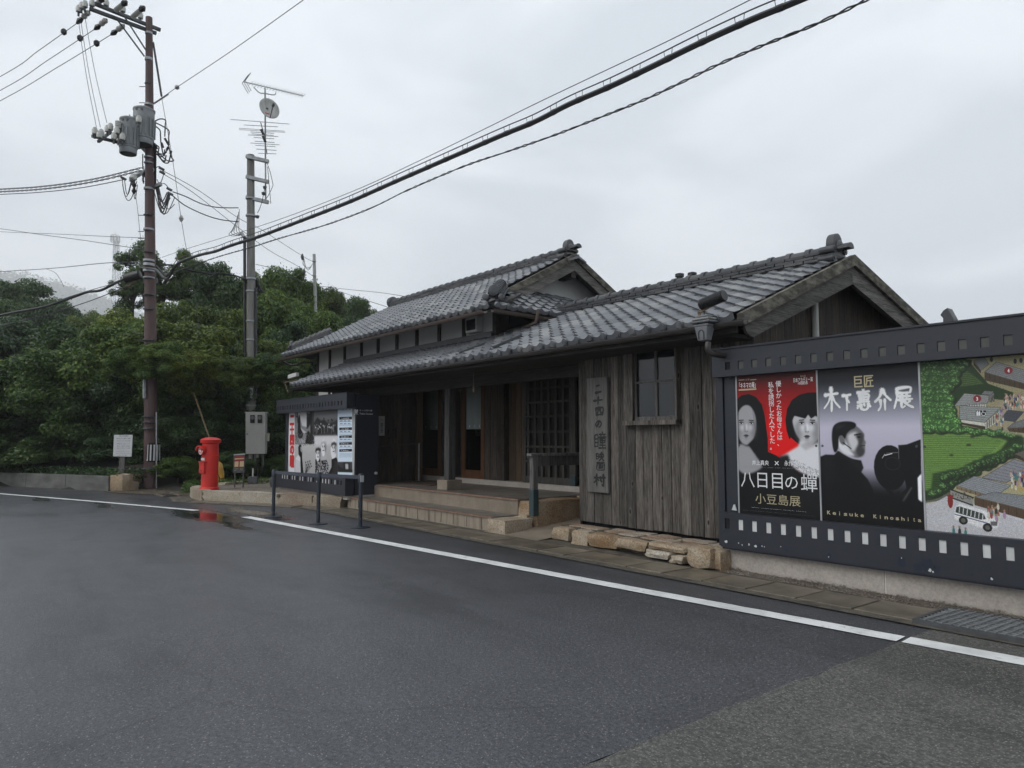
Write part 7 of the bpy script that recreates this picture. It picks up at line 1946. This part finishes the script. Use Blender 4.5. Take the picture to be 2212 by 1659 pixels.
for i, (a, b, m) in enumerate(((z11(90, 430), (0, 165.6), (-260, 300)), (z11(415, 540), (0, 195.5), (-260, 325)), (z11(720, 640), (0, 218), (-260, 350)))):
    wire('power_line', ('highest', 'middle', 'lowest')[i] + ' of the three high-voltage lines running left from the cross arms', [a, ((a[0] + b[0]) / 2, (a[1] + b[1]) / 2 + 1.5), b, m], D0 - .5, 30, .011, group='high-voltage lines to the left')
    if i: 
        c = z11(*((150, 705), (455, 800))[i - 1]); 
    p_ = (lambda q: dep(q[0], q[1], D0))(z11(*((440, 0), (150, 705), (455, 800))[i])) if i else dep(138, 69, D0 + .2)
    MB().lathe([(.03, -.10), (.085, -.04), (.09, .05), (.04, .10)], p_, 7).build('line_marker', MT['cable'], up1)
for i, (a, b, k) in enumerate(((z11(125, 410), z12(130, 420), -.02), (z11(165, 400), z12(190, 420), -.02), (z11(245, 350), z12(290, 350), 0))):
    wire('jumper_wire', ('left', 'middle', 'right')[i] + ' of three thin jumpers dropping from the top arm to the transformers', [a, ((a[0] * .5 + b[0] * .5) - 3, (a[1] + b[1]) / 2), b], D0 - 1.0, D0 - 1.3, .008, group='jumpers down to the transformers')
wire('guy_wire', 'thin guy wire rising right from the brown pole to the upper frame edge', [(335, 222), (383, 188), (500, 110), (655, 0), (800, -105)], D0 - .1, 14, .009)
MB().tube([dep(332, 224, D0 - .1), dep(364, 203, D0 - .15)], .025, 6).build('guy_rod', MT['steel'], up1)
MB().lathe([(.04, -.06), (.07, -.02), (.07, .02), (.04, .06)], dep(382.5, 188.5, D0 - .3), 8).build('egg_insulator', MT['steel'], up1)
wire('guy_wire', 'thin guy wire slanting down right from the brown pole into the shrubs', [(332, 90), (349, 208), (372, 340), (391, 470), (403, 540), (422, 640), (431, 720)], D0, D0 + .8, .008)
MB().tube([dep(331, 92, D0), dep(349, 208, D0)], .032, 6).build('guy_rod', MT['steel_dark'], up1)
MB().lathe([(.03, -.1), (.075, 0), (.03, .1)], dep(391.5, 472, D0), 8).build('egg_insulator', MT['ceramic'], up1)
wire('drop_wire', 'thin drop wire hanging down left of the brown pole', [z12(715, 1380), (297, 450), (303, 510), (308, 545)], D0 - .4, D0 - .3, .007)
for i, (y0, y1, x1) in enumerate(((409, 362.5, 306), (414.5, 368.5, 305), (420, 387, 272))):
    wire('service_cable', ('top', 'middle', 'bottom')[i] + ' of three twisted service cables leaving left from the brown pole', [(x1, y1), (x1 * .66, y1 + (y0 - y1) * .5 + 1.5), (x1 * .33, y1 + (y0 - y1) * .85), (0, y0), (-250, y0 + 12)], D0 - .3, 34, .014, 'wire', group='service cables to the left', twist=9 if i < 2 else 0)
wire('trunk_cable', 'thick comms cable running down left from the splice closure', [z13(60, 690), (250, 611), (218, 627), (188, 631), (160, 641), (94, 663), (0, 681.5), (-200, 730)], D0 - .6, 24, .04, 'cable')
wire('messenger_wire', 'thin messenger wire just above the left comms cable', [z13(0, 700), (258, 610), (216, 621), (150, 641), (94, 661), (0, 679), (-200, 726)], D0 - .6, 24, .01)
wire('drop_cable', 'thin cable sloping down left below the comms cable', [z13(230, 735), (250, 628), (226, 638), (180, 655), (100, 680), (0, 704), (-200, 750)], D0 - .5, 24, .013)
wire('distant_wire', 'upper thin wire crossing the sky at far left', [(-100, 493), (0, 500.5), (110, 505), (260, 512), (320, 514)], 40, 25, .010, group='thin wires at far left')
wire('distant_wire', 'thin wire sloping from the left frame edge down to the brown pole', [(-100, 484), (0, 494), (90, 507), (180, 519), (265, 532), (320, 540)], 36, 25, .012, group='thin wires at far left')
wire('distant_wire', 'thin wire rising to the brown pole from the lower left', [(-100, 594), (0, 587), (120, 579), (230, 568), (320, 566)], 36, 25, .013, group='thin wires at far left')
wire('distant_wire', 'thin curved wire hanging down from a distant cable at left', [(100, 581), (119, 589), (131, 605), (138, 620)], 36, 36, .010, group='thin wires at far left')
dz = D0 - .4
wire('span_wire', 'upper thin wire from the brown pole crossing the concrete pole toward the pale pole', [z12(1160, 1090), (430, 412), (515, 471), (561, 494), (650, 551), (674, 564)], dz, 35.8, .010, group='wires from pole to pole')
wire('span_wire', 'lower thin wire from the brown pole passing behind the concrete pole to the pale pole', [z12(1165, 1140), (420, 418), (510, 488), (582, 541), (640, 573), (674, 595)], dz, 35.8, .010, group='wires from pole to pole')
wire('service_cable', 'upper black service cable sagging from brown pole to concrete pole', [z12(1300, 1410), (400, 424), (435, 440), (470, 448), (515, 449)], dz, D2 - .2, .016, 'cable', group='service cables between the two poles')
wire('service_cable', 'lower black service cable sagging from brown pole to concrete pole', [z12(1290, 1460), (400, 444), (445, 465), (480, 475), (515, 479)], dz, D2 - .2, .016, 'cable', group='service cables between the two poles')
wire('comms_cable', 'black comms cable sagging between the two poles at tree height', [z13(440, 550), (362, 572), (385, 577), (397, 582), (448, 591), (500, 594), (527, 603), (545, 616), (551, 619)], dz, D2 - .2, .026, 'cable')
wire('comms_cable', 'thinner black comms cable looping onto the concrete pole', [z13(800, 560), (430, 587), (490, 592), (520, 600), (535, 612), (552, 617)], dz, D2 - .2, .018, 'cable')
wire('span_wire', 'thin wire from the concrete pole to behind the pale pole', [(553, 571), (590, 581), (640, 603), (678, 618)], D2, 36, .010, group='wires from pole to pole')
wire('roof_wire', 'upper thin wire from the pale pole to the hall roof', [(683, 617), (750, 625), (820, 632), (880, 641)], 36, 24, .010, group='wires to the hall roof')
wire('roof_wire', 'lower thin wire from the pale pole to the hall roof', [(725, 627), (780, 645), (830, 661), (850, 668)], 34, 24, .010, group='wires to the hall roof')
m_ = MB()
for k in range(3): m_.tube(catmull([dep(656, 556, 34), dep(655 + k * 3, 572 + k * 3, 34), dep(668, 578 + k * 2, 35), dep(675, 570, 36)], 4), .012, 4)
m_.build('cable_loops', MT['cable'], up3)
for (x, y) in ((653, 555), (657, 588)): MB().lathe([(.03, -.15), (.08, 0), (.03, .15)], dep(x, y, 34.5), 7).build('wedge_clamp', MT['steel_dark'], up3)

# ================================================================== VEGETATION
def terr(x, y):
    # height of the bank behind the low wall
    s = max(0.0, (Vector((x, y, 0)) - wa).dot(wn) - .2)
    t = min(1, max(0, (-22.9 - x) / 2.5)); t = t * t * (3 - 2 * t)
    return (.38 + .20 * min(s, 14)) * t + .03
V_, Fq = [], []
gx = np.arange(-150, -20.9, 1.6); gy = np.arange(-60, 90, 1.6)
for yy in gy:
    for xx in gx:
        s = (Vector((xx, yy, 0)) - wa).dot(wn)
        V_.append((xx, yy, terr(xx, yy) if s > .2 else -.3))
nx = len(gx)
Fq = [(j * nx + i, j * nx + i + 1, (j + 1) * nx + i + 1, (j + 1) * nx + i) for j in range(len(gy) - 1) for i in range(nx - 1)]
me = bpy.data.meshes.new('bank'); me.from_pydata(V_, [], Fq); me.materials.append(MT['earth']); o = bpy.data.objects.new('bank', me); COL.objects.link(o); o['kind'] = 'structure'

def crown_mesh(name, seed, n, mat, rad=(1, 1, 1), nclump=26, leaf=(.055, .030), clump=(.22, .40), hollow=.55, droop=.0):
    """leaf blades in ragged clumps spread over and through an ellipsoid of unit radius"""
    rs = np.random.RandomState(seed)
    u = rs.normal(size=(nclump, 3)); u /= np.linalg.norm(u, axis=1)[:, None]
    u[:, 2] = np.where(u[:, 2] < -.55, -u[:, 2], u[:, 2])
    cr = rs.uniform(*clump, size=nclump); cc = u * (rs.uniform(hollow, 1.0, nclump)[:, None] - cr[:, None] * .4)
    wts = cr ** 2; wts /= wts.sum()
    k = rs.choice(nclump, n, p=wts)
    d = rs.normal(size=(n, 3)); d /= np.linalg.norm(d, axis=1)[:, None]
    rr_ = rs.uniform(0, 1, n) ** .38
    p = cc[k] + d * (cr[k] * rr_)[:, None] * np.array([1.15, 1.15, .75])
    # twigs reaching out
    tw = rs.rand(n) < .05; p[tw] += d[tw] * rs.uniform(.02, .075, tw.sum())[:, None] * np.array([1, 1, 1.2])
    p = p * np.array(rad)
    nor = d * .7 + rs.normal(size=(n, 3)) * .55 + np.array([0, 0, .55]); nor /= np.linalg.norm(nor, axis=1)[:, None]
    t = np.cross(nor, rs.normal(size=(n, 3))); t /= np.linalg.norm(t, axis=1)[:, None]; t[:, 2] -= droop; t /= np.linalg.norm(t, axis=1)[:, None]
    b = np.cross(nor, t)
    L_ = leaf[0] * rs.uniform(.6, 1.35, n)[:, None]; W_ = leaf[1] * rs.uniform(.7, 1.3, n)[:, None]
    V = np.stack([p - t * L_, p - b * W_ + nor * W_ * .3, p + t * L_, p + b * W_ + nor * W_ * .3], 1).reshape(-1, 3)
    me = bpy.data.meshes.new(name); me.vertices.add(n * 4); me.vertices.foreach_set('co', V.ravel())
    me.loops.add(n * 4); me.polygons.add(n)
    me.loops.foreach_set('vertex_index', np.arange(n * 4)); me.polygons.foreach_set('loop_start', np.arange(n) * 4)
    me.update(calc_edges=True); me.materials.append(MT[mat]); return me
CR = {}
for k, (sd0, mt_) in enumerate(((1, 'leaf_a'), (2, 'leaf_b'), (3, 'leaf_c'), (4, 'leaf_a'), (5, 'leaf_b'))):
    CR[k] = crown_mesh('crown', sd0, 70000, mt_, leaf=(.031, .0155), nclump=70, clump=(.13, .30), hollow=.45)
CR['airy'] = crown_mesh('crown', 9, 22000, 'leaf_a', leaf=(.026, .0125), nclump=42, clump=(.10, .22), hollow=.25)
CR['far'] = crown_mesh('crown', 12, 40000, 'leaf_b', leaf=(.028, .016), nclump=60, clump=(.14, .30))
CR['olive'] = crown_mesh('crown', 14, 60000, 'leaf_c', leaf=(.028, .014), nclump=70, clump=(.13, .27), hollow=.45)
def treeobj(kind, label, cat, px, pytop, depth, w_px, h_m, mesh, trunk=True, group=None, seed=0, zb=None, sq=1.0):
    rr = random.Random(seed + int(px) * 7 + int(pytop)); top = dep(px, pytop, depth); rx = w_px / 2 / F * depth
    rz = h_m / 2; c = Vector((top.x, top.y, top.z - rz * .97)); g = terr(c.x, c.y) if zb is None else zb
    t = thing(kind, label, cat, (c.x, c.y, g), group)
    place('crown', CR[mesh], t, c, (rr.uniform(-.15, .15), rr.uniform(-.15, .15), rr.uniform(0, 6.28)), (rx, rx * sq * rr.uniform(.85, 1.1), rz))
    if trunk and 1.2 < h_m < 1.5:
        q = c + fwh * 2.6 - mz * .5
        MB().tube([c + RT * rx * .5, c, c.lerp(q, .5) + mz * .1, q], .03, 6, rs=[.008, .02, .03, .045]).build('limb', MT['bark'], t, smooth=True)
    elif trunk:
        h = max(.5, c.z - g); m_ = MB(); r0 = min(.22, .03 * h + .05)
        lean = Vector((rr.uniform(-.3, .3), rr.uniform(-.3, .3), 0))
        pts = [Vector((c.x, c.y, g - .1)), Vector((c.x, c.y, g)) + lean * .4 + mz * h * .5, c + lean * .3]
        m_.tube(catmull(pts, 3), r0, 8, rs=[r0 * (1 - .1 * i) for i in range(7)])
        for k in range(5):
            a_ = rr.uniform(0, 6.28); q = c + Vector((math.cos(a_) * rx * .6, math.sin(a_) * rx * .6, rr.uniform(.0, .5) * rz))
            m_.tube([pts[1].lerp(c, rr.uniform(0, .8)), c.lerp(q, .5), q], r0 * .4, 5, rs=[r0 * .45, r0 * .3, r0 * .12])
        m_.build('trunk', MT['bark'], t, smooth=True)
    return t
LAB = {}
# front row: shrubs that overhang the wall and the verge (px, pytop, depth, width px, height m, mesh, label)
front = [
 (-60, 760, 25.5, 300, 3.6, 2, 'bright olive-green shrub overhanging the low wall at the left frame edge'),
 (60, 775, 24.5, 260, 3.4, 0, 'rounded green shrub above the low wall, first from the left edge'),
 (165, 745, 24.4, 270, 3.9, 3, 'large leafy shrub above the low wall left of the notice board'),
 (245, 770, 24.8, 240, 3.5, 4, 'dark shrub directly behind the white notice board'),
 (262, 700, 25.5, 250, 4.2, 0, 'tall spreading shrub behind the notice board, left of the brown pole'),
 (392, 735, 24.4, 230, 3.9, 3, 'broad green shrub just right of the brown pole'),
 (470, 745, 24.6, 220, 3.2, 4, 'dark green shrub above the red post box'),
 (420, 690, 24.8, 280, 3.8, 2, 'olive-green tree crown behind the brown pole'),
 (575, 725, 25.2, 190, 3.0, 2, 'yellow-green leafy tree overhanging the meter cabinet'),
 (530, 768, 22.3, 110, 1.25, 2, 'yellow-green branch covering the left side of the concrete pole above the meter cabinet'),
 (592, 762, 22.6, 120, 1.35, 0, 'yellow-green branch just right of the concrete pole above the meter cabinet'),
 (292, 748, 21.9, 130, 1.4, 0, 'leafy branch at mid height on the left of the brown pole'),
 (352, 738, 21.8, 135, 1.45, 3, 'leafy branch crossing in front of the brown pole at mid height'),
 (415, 752, 22.4, 130, 1.4, 2, 'leafy branch at mid height on the right of the brown pole'),
 (600, 760, 25.0, 170, 4.2, 0, 'green shrub filling the gap left of the hall roof'),
 (105, 880, 24.8, 300, 2.4, 4, 'dark low shrub pressed against the left end of the low wall'),
 (300, 880, 24.4, 260, 2.3, 1, 'dark low shrub behind the rock heap'),
 (430, 880, 23.6, 210, 2.2, 1, 'dark low shrub behind the post box'),
 (560, 860, 24.8, 240, 2.6, 1, 'dark low shrub behind the meter cabinet'),
 (385, 985, 22.0, 130, .95, 0, 'low weedy bush between the brown pole and the post box'),
 (345, 1000, 22.8, 110, .8, 2, 'small yellow-green bush just right of the foot of the brown pole'),
 (500, 975, 22.2, 120, 1.0, 4, 'small dark bush between the post box and the meter cabinet'),
 (598, 985, 23.0, 90, .9, 0, 'small bush between the meter cabinet and the ticket booth'),
 (-40, 870, 26, 300, 2.6, 1, 'dark low shrub at the far left end of the wall'),
 (640, 700, 27.0, 200, 4.2, 4, 'dark green tree crown touching the left corner of the hall roof'),
]
for i, (px, py, dp_, wpx, h, ms_, lab) in enumerate(front):
    treeobj('shrub' if h < 3.7 else 'tree', lab, 'shrub' if h < 3.7 else 'tree', px, py, dp_, wpx, h, ms_, True, 'shrubs and trees on the bank', i)
mid = [
 (20, 690, 33, 330, 5.0, 1, 'dark broad tree in the second row at the left frame edge'),
 (150, 700, 31, 250, 4.5, 1, 'shaded tree in the second row above the low wall'),
 (255, 655, 30, 210, 5.0, 2, 'light green tree just left of the brown pole below the splice closure'),
 (390, 640, 29, 230, 5.5, 'olive', 'olive-green tree behind the brown pole, below the tall airy tree'),
 (480, 655, 29, 220, 5.0, 2, 'yellowish tree between the two poles'),
 (590, 640, 31, 210, 5.5, 0, 'green tree just right of the concrete pole'),
 (680, 665, 33, 200, 5.2, 3, 'green tree at the foot of the pale pole'),
]
for i, (px, py, dp_, wpx, h, ms_, lab) in enumerate(mid):
    treeobj('tree', lab, 'tree', px, py, dp_, wpx, h, ms_, True, 'shrubs and trees on the bank', 50 + i)
back_ = [
 (338, 512, 38, 185, 5.4, 'airy', 'tall airy tree whose open crown shows sky behind the brown pole'),
 (402, 538, 38.5, 150, 4.6, 'airy', 'right lobe of open tree crown beside the brown pole top of the wood'),
 (285, 568, 37.6, 95, 3.0, 'airy', 'small open side crown left of the brown pole'),
 (470, 568, 36, 150, 5.6, 1, 'dense dark tree between the two poles, behind the cables'),
 (545, 585, 37, 110, 5.0, 'olive', 'rounded tree crown directly behind the concrete pole'),
 (620, 582, 36, 170, 6.0, 3, 'large rounded tree between the concrete pole and the pale pole'),
 (700, 618, 42, 140, 6.0, 'olive', 'olive tree behind the pale pole'),
 (765, 645, 46, 130, 6.0, 3, 'tree above the left part of the hall ridge'),
 (815, 668, 48, 90, 5.0, 'olive', 'small tree crown where the wood meets the hall ridge'),
 (745, 690, 40, 200, 6.0, 1, 'dark tree behind the left hip of the hall'),
 (40, 605, 62, 230, 9.0, 'far', 'distant dark tree at the upper left, nearest the frame edge'),
 (120, 640, 58, 170, 8.0, 'far', 'distant dark tree at the upper left, second from the frame edge'),
 (-30, 640, 55, 200, 9.0, 'far', 'distant dark tree cut by the left frame edge'),
 (185, 668, 55, 120, 7.0, 'olive', 'distant olive tree below the foggy tower'),
]
for i, (px, py, dp_, wpx, h, ms_, lab) in enumerate(back_):
    treeobj('tree', lab, 'tree', px, py, dp_, wpx, h, ms_, True, 'trees behind the bank', 90 + i)
# ground cover near the post box and along the wall
def cover(name, label, inside, box, n, zf, size, mat, seed):
    rs = np.random.RandomState(seed); P_ = []
    while len(P_) < n:
        x, y = rs.uniform(box[0], box[1]), rs.uniform(box[2], box[3])
        if inside(x, y): P_.append((x, y, zf(x, y) + rs.uniform(0, 1) ** 1.5 * .30))
    p = np.array(P_); nor = rs.normal(size=(n, 3)) * .6 + (0, 0, 1); nor /= np.linalg.norm(nor, axis=1)[:, None]
    t = np.cross(nor, rs.normal(size=(n, 3))); t /= np.linalg.norm(t, axis=1)[:, None]; b = np.cross(nor, t)
    L_ = size * rs.uniform(.5, 1.4, n)[:, None]; W_ = L_ * .45
    V = np.stack([p - t * L_, p - b * W_, p + t * L_, p + b * W_], 1).reshape(-1, 3)
    me = bpy.data.meshes.new(name); me.vertices.add(n * 4); me.vertices.foreach_set('co', V.ravel()); me.loops.add(n * 4); me.polygons.add(n)
    me.loops.foreach_set('vertex_index', np.arange(n * 4)); me.polygons.foreach_set('loop_start', np.arange(n) * 4); me.update(calc_edges=True); me.materials.append(MT[mat])
    o = bpy.data.objects.new(name, me); COL.objects.link(o); o['kind'] = 'stuff'; o['label'] = label
cover('ground_cover', 'low weeds and ivy between the brown pole and the gravel bed', lambda x, y: y > 5.2 + (x + 21) * -.35 and (x < -21.2 or y > 6.4), (-27, -20.6, 4.6, 9.5), 13000, lambda x, y: terr(x, y), .05, 'leaf_a', 21)
cover('ground_cover', 'leaves spilling over the top of the low concrete wall', lambda x, y: .12 < (Vector((x, y, 0)) - wa).dot(wn) < 1.3 and (Vector((x, y, 0)) - wa).dot(wd_) > -.3, (-44, -23, -6, 6), 12000, lambda x, y: .33, .055, 'leaf_b', 22)
wt = thing('weed', 'tiny green weed at the foot of the stone wall', 'weed', (-5.75, 6.86, .02))
m_ = MB(); rr = random.Random(4); c = atZ(*zz(1075, 715), .02)
for k in range(26):
    a_ = rr.uniform(0, 6.28); d = Vector((math.cos(a_), math.sin(a_), 0)) * rr.uniform(.02, .11); h = rr.uniform(.02, .07)
    s = Vector((-d.y, d.x, 0)).normalized() * .007
    m_.quad(c, c + d * .6 + s + mz * h, c + d + mz * h * .8, c + d * .6 - s + mz * h)
m_.build('leaves', MT['leaf_c'], wt)
rf = thing('roof_fern', 'dark fern growing on the low roof against the plaster band', 'fern', (-18.2, 8.2, 3.5))
c = pl(*b4(615, 975), .0); m_ = MB()
for k in range(260):
    a_ = rr.uniform(0, 6.28); q = c + Vector((math.cos(a_) * rr.uniform(0, .42), math.sin(a_) * .12, rr.uniform(0, .34)))
    d = Vector((rr.uniform(-1, 1), rr.uniform(-1, 1), rr.uniform(-.3, 1))).normalized() * .06; s = d.cross(mz).normalized() * .018
    m_.quad(q - d, q + s, q + d, q - s)
m_.build('fronds', MT['leaf_b'], rf)

# ================================================================== FAR HILL AND TOWER
hp = []
for (x, y) in ((-700, 560), (-350, 560), (-150, 585), (0, 592), (60, 606), (120, 625), (165, 640), (230, 652), (300, 680), (420, 715), (700, 760), (1200, 860), (1800, 930)):
    hp.append(dep(x, y, 2000))
m_ = MB(); nz_ = 26; nseg = 6
from mathutils import noise as mn
tops = []
for a, b in zip(hp[:-1], hp[1:]):
    for i in range(14): tops.append(a.lerp(b, i / 14))
K_ = len(tops)
for j in range(nz_ + 1):
    t = j / nz_
    for p in tops:
        bx = Vector((p.x, p.y, 0)); toward = -bx.normalized()
        q = bx + toward * (1 - t) * 900
        z = p.z * (t ** .8) + 38 * mn.noise(Vector((q.x * .005, q.y * .005, 0))) * t + 14 * mn.noise(Vector((q.x * .021, q.y * .021, 3))) * t
        m_.v.append((q.x, q.y, max(z, -.02)))
for j in range(nz_):
    for i in range(K_ - 1): m_.f.append((j * K_ + i, j * K_ + i + 1, (j + 1) * K_ + i + 1, (j + 1) * K_ + i))
k0 = len(m_.v)
for p in tops: m_.v.append((p.x * 1.06, p.y * 1.06, -1))
for i in range(K_ - 1): m_.f.append((nz_ * K_ + i, nz_ * K_ + i + 1, k0 + i + 1, k0 + i))
o = m_.build('hill', M('wooded_hill', (.045, .065, .03), (.018, .03, .014), .08, .9, rand=False, fine=.5), None, smooth=True); o['kind'] = 'structure'
# woodland on the hill: one mass of leaf clumps
rs = np.random.RandomState(5); n = 26000
sel = rs.randint(0, K_ - 1, n); jj = rs.randint(8, nz_, n)
VV = np.array(m_.v)[:K_ * (nz_ + 1)]; base = VV[jj * K_ + sel] + rs.normal(size=(n, 3)) * np.array([14, 14, 0])
base[:, 2] += rs.uniform(0, 17, n)
nor = rs.normal(size=(n, 3)); nor /= np.linalg.norm(nor, axis=1)[:, None]; t = np.cross(nor, rs.normal(size=(n, 3))); t /= np.linalg.norm(t, axis=1)[:, None]; b = np.cross(nor, t)
S_ = rs.uniform(2.2, 5, n)[:, None]
V = np.stack([base - t * S_, base - b * S_ * .7, base + t * S_, base + b * S_ * .7], 1).reshape(-1, 3)
me = bpy.data.meshes.new('far_wood'); me.vertices.add(n * 4); me.vertices.foreach_set('co', V.ravel()); me.loops.add(n * 4); me.polygons.add(n)
me.loops.foreach_set('vertex_index', np.arange(n * 4)); me.polygons.foreach_set('loop_start', np.arange(n) * 4); me.update(calc_edges=True); me.materials.append(MT['leaf_b'])
o = bpy.data.objects.new('far_wood', me); COL.objects.link(o); o['kind'] = 'stuff'; o['label'] = 'misty woodland covering the distant hill'
# lattice tower in the mist
TD = 850
tw = thing('lattice_tower', 'pale steel lattice mast fading into the mist beside the brown pole', 'tower', tuple(dep(289, 660, TD)))
k_ = TD / F
def tq(x, y): return dep(x, y, TD)
xl, xr = (280, 293), (297, 293)
def side(y):  # half width in px at picture height y (zoom factors folded in)
    t = (y - 509) / (650 - 509); return 3.4 + 4.2 * t
m_ = MB(); fh = Vector((FW.x, FW.y, 0)).normalized()
CXT = 248.8
corners = lambda y: [tq(CXT - side(y), y), tq(CXT + side(y), y), tq(CXT + side(y), y) + fh * side(y) * 2 * k_, tq(CXT - side(y), y) + fh * side(y) * 2 * k_]
ys = [519, 531, 543, 556, 569, 583, 598, 614, 632, 655]
for i in range(4):
    MB().tube([corners(y)[i] for y in ys], .34, 5).build('leg', MT['steel'], tw)
for a_, b_ in zip(ys[:-1], ys[1:]):
    A_, B_ = corners(a_), corners(b_)
    for i in range(4):
        j = (i + 1) % 4; m_.tube([A_[i], B_[j]], .2, 4); m_.tube([A_[j], B_[i]], .2, 4); m_.tube([A_[i], A_[j]], .2, 4)
m_.build('bracing', MT['steel'], tw)
m_ = MB()
for y in (509, 516, 523): 
    for (dx, dy) in ((-10, 0), (10, 0)): pass
    ring = [tq(CXT, y) + RT * (math.cos(t) * 8.5 * k_) + fh * (math.sin(t) * 8.5 * k_) for t in [2 * PI * i / 10 for i in range(11)]]
    m_.tube(ring, .3, 4)
m_.build('antenna_platform', MT['steel'], tw)
for i in range(8):
    t = 2 * PI * i / 8; p = tq(CXT, 516) + RT * (math.cos(t) * 8.8 * k_) + fh * (math.sin(t) * 8.8 * k_)
    MB().tube([p - mz * 3.4, p + mz * 3.6], .6, 5).build('panel_antenna', MT['pole_white'], tw)
MB().tube([tq(CXT, 519), tq(CXT, 500)], .2, 4).build('spire', MT['steel'], tw)

# ================================================================== HAZE
hz = MB(); hz.box(-2250, 2250, -2250, 2250, -1.1, 720)
hm = bpy.data.materials.new('haze_air'); hm.use_nodes = True; hn = hm.node_tree; hn.nodes.clear()
ho = hn.nodes.new('ShaderNodeOutputMaterial'); pv = hn.nodes.new('ShaderNodeVolumePrincipled')
pv.inputs['Color'].default_value = (.985, .992, 1, 1); pv.inputs['Density'].default_value = 0.00055; pv.inputs['Anisotropy'].default_value = 0.0
hn.links.new(pv.outputs[0], ho.inputs['Volume'])
o = hz.build('haze', hm); o['kind'] = 'stuff'

# ================================================================== FIT THE LETTERING
plan = []; WT = {}
for e in TXT:
    if e[7] == 'free':
        o, c, u, v, n_, w_, h_, _, parent, s, mat, wt_, ln = e
        cu = o.data; cu.body = s; cu.size = 1; cu.space_line = ln; WT[o.name] = wt_; cu.align_x = 'CENTER'; cu.resolution_u = 2; cu.fill_mode = 'FRONT'
        cu.materials.append(MT[mat]); COL.objects.link(o); o.parent = parent
        plan.append((o, c, u, v, n_, w_, h_, parent))
    else:
        o, x0, x1, z0, z1, Y, X, fc_, parent, keep = e; WT[o.name] = o['wt']
        if fc_ == 'front':
            plan.append((o, Vector(((x0 + x1) / 2, Y, (z0 + z1) / 2)), Vector((1, 0, 0)), mz, Vector((0, -1, 0)), abs(x1 - x0), abs(z1 - z0), parent))
        else:
            plan.append((o, Vector((X, (x0 + x1) / 2, (z0 + z1) / 2)), Vector((0, 1, 0)), mz, Vector((1, 0, 0)), abs(x1 - x0), abs(z1 - z0), parent))
bpy.context.view_layer.update()
dg = bpy.context.evaluated_depsgraph_get()
for (o, c, u, v, n_, w_, h_, parent) in plan:
    me = bpy.data.meshes.new_from_object(o.evaluated_get(dg))
    k = len(me.vertices)
    if k:
        a = np.empty(k * 3); me.vertices.foreach_get('co', a); a = a.reshape(-1, 3)
        lo, hi = a.min(0), a.max(0); ctr = (lo + hi) / 2
        sx, sy = w_ / max(hi[0] - lo[0], 1e-6), h_ / max(hi[1] - lo[1], 1e-6)
        off = base_of(parent)
        U_, W2 = np.array(u), np.array(v)
        q = (a[:, :1] - ctr[0]) * sx * U_ + (a[:, 1:2] - ctr[1]) * sy * W2 + np.array(c) - np.array(off)
        wt_ = WT.get(o.name, 0.0)
        if wt_:
            sh = wt_ * min(sx, sy); fl = [tuple(p.vertices) for p in me.polygons]; mt0 = me.materials[0]
            VV_, FF_ = [], []
            for ci in range(7):
                an = 2 * PI * ci / 6; ox = (math.cos(an) * sh if ci < 6 else 0); oy = (math.sin(an) * sh if ci < 6 else 0)
                VV_.append(q + U_ * ox + W2 * oy + np.array(n_) * (.00006 * ci)); FF_ += [tuple(v + ci * k for v in f) for f in fl]
            me = bpy.data.meshes.new('lettering'); me.from_pydata(np.concatenate(VV_).tolist(), [], FF_); me.materials.append(mt0)
        else:
            me.vertices.foreach_set('co', q.ravel()); me.update()
        nn_ = bpy.data.objects.new('lettering', me); COL.objects.link(nn_); nn_.parent = parent
    bpy.data.objects.remove(o)
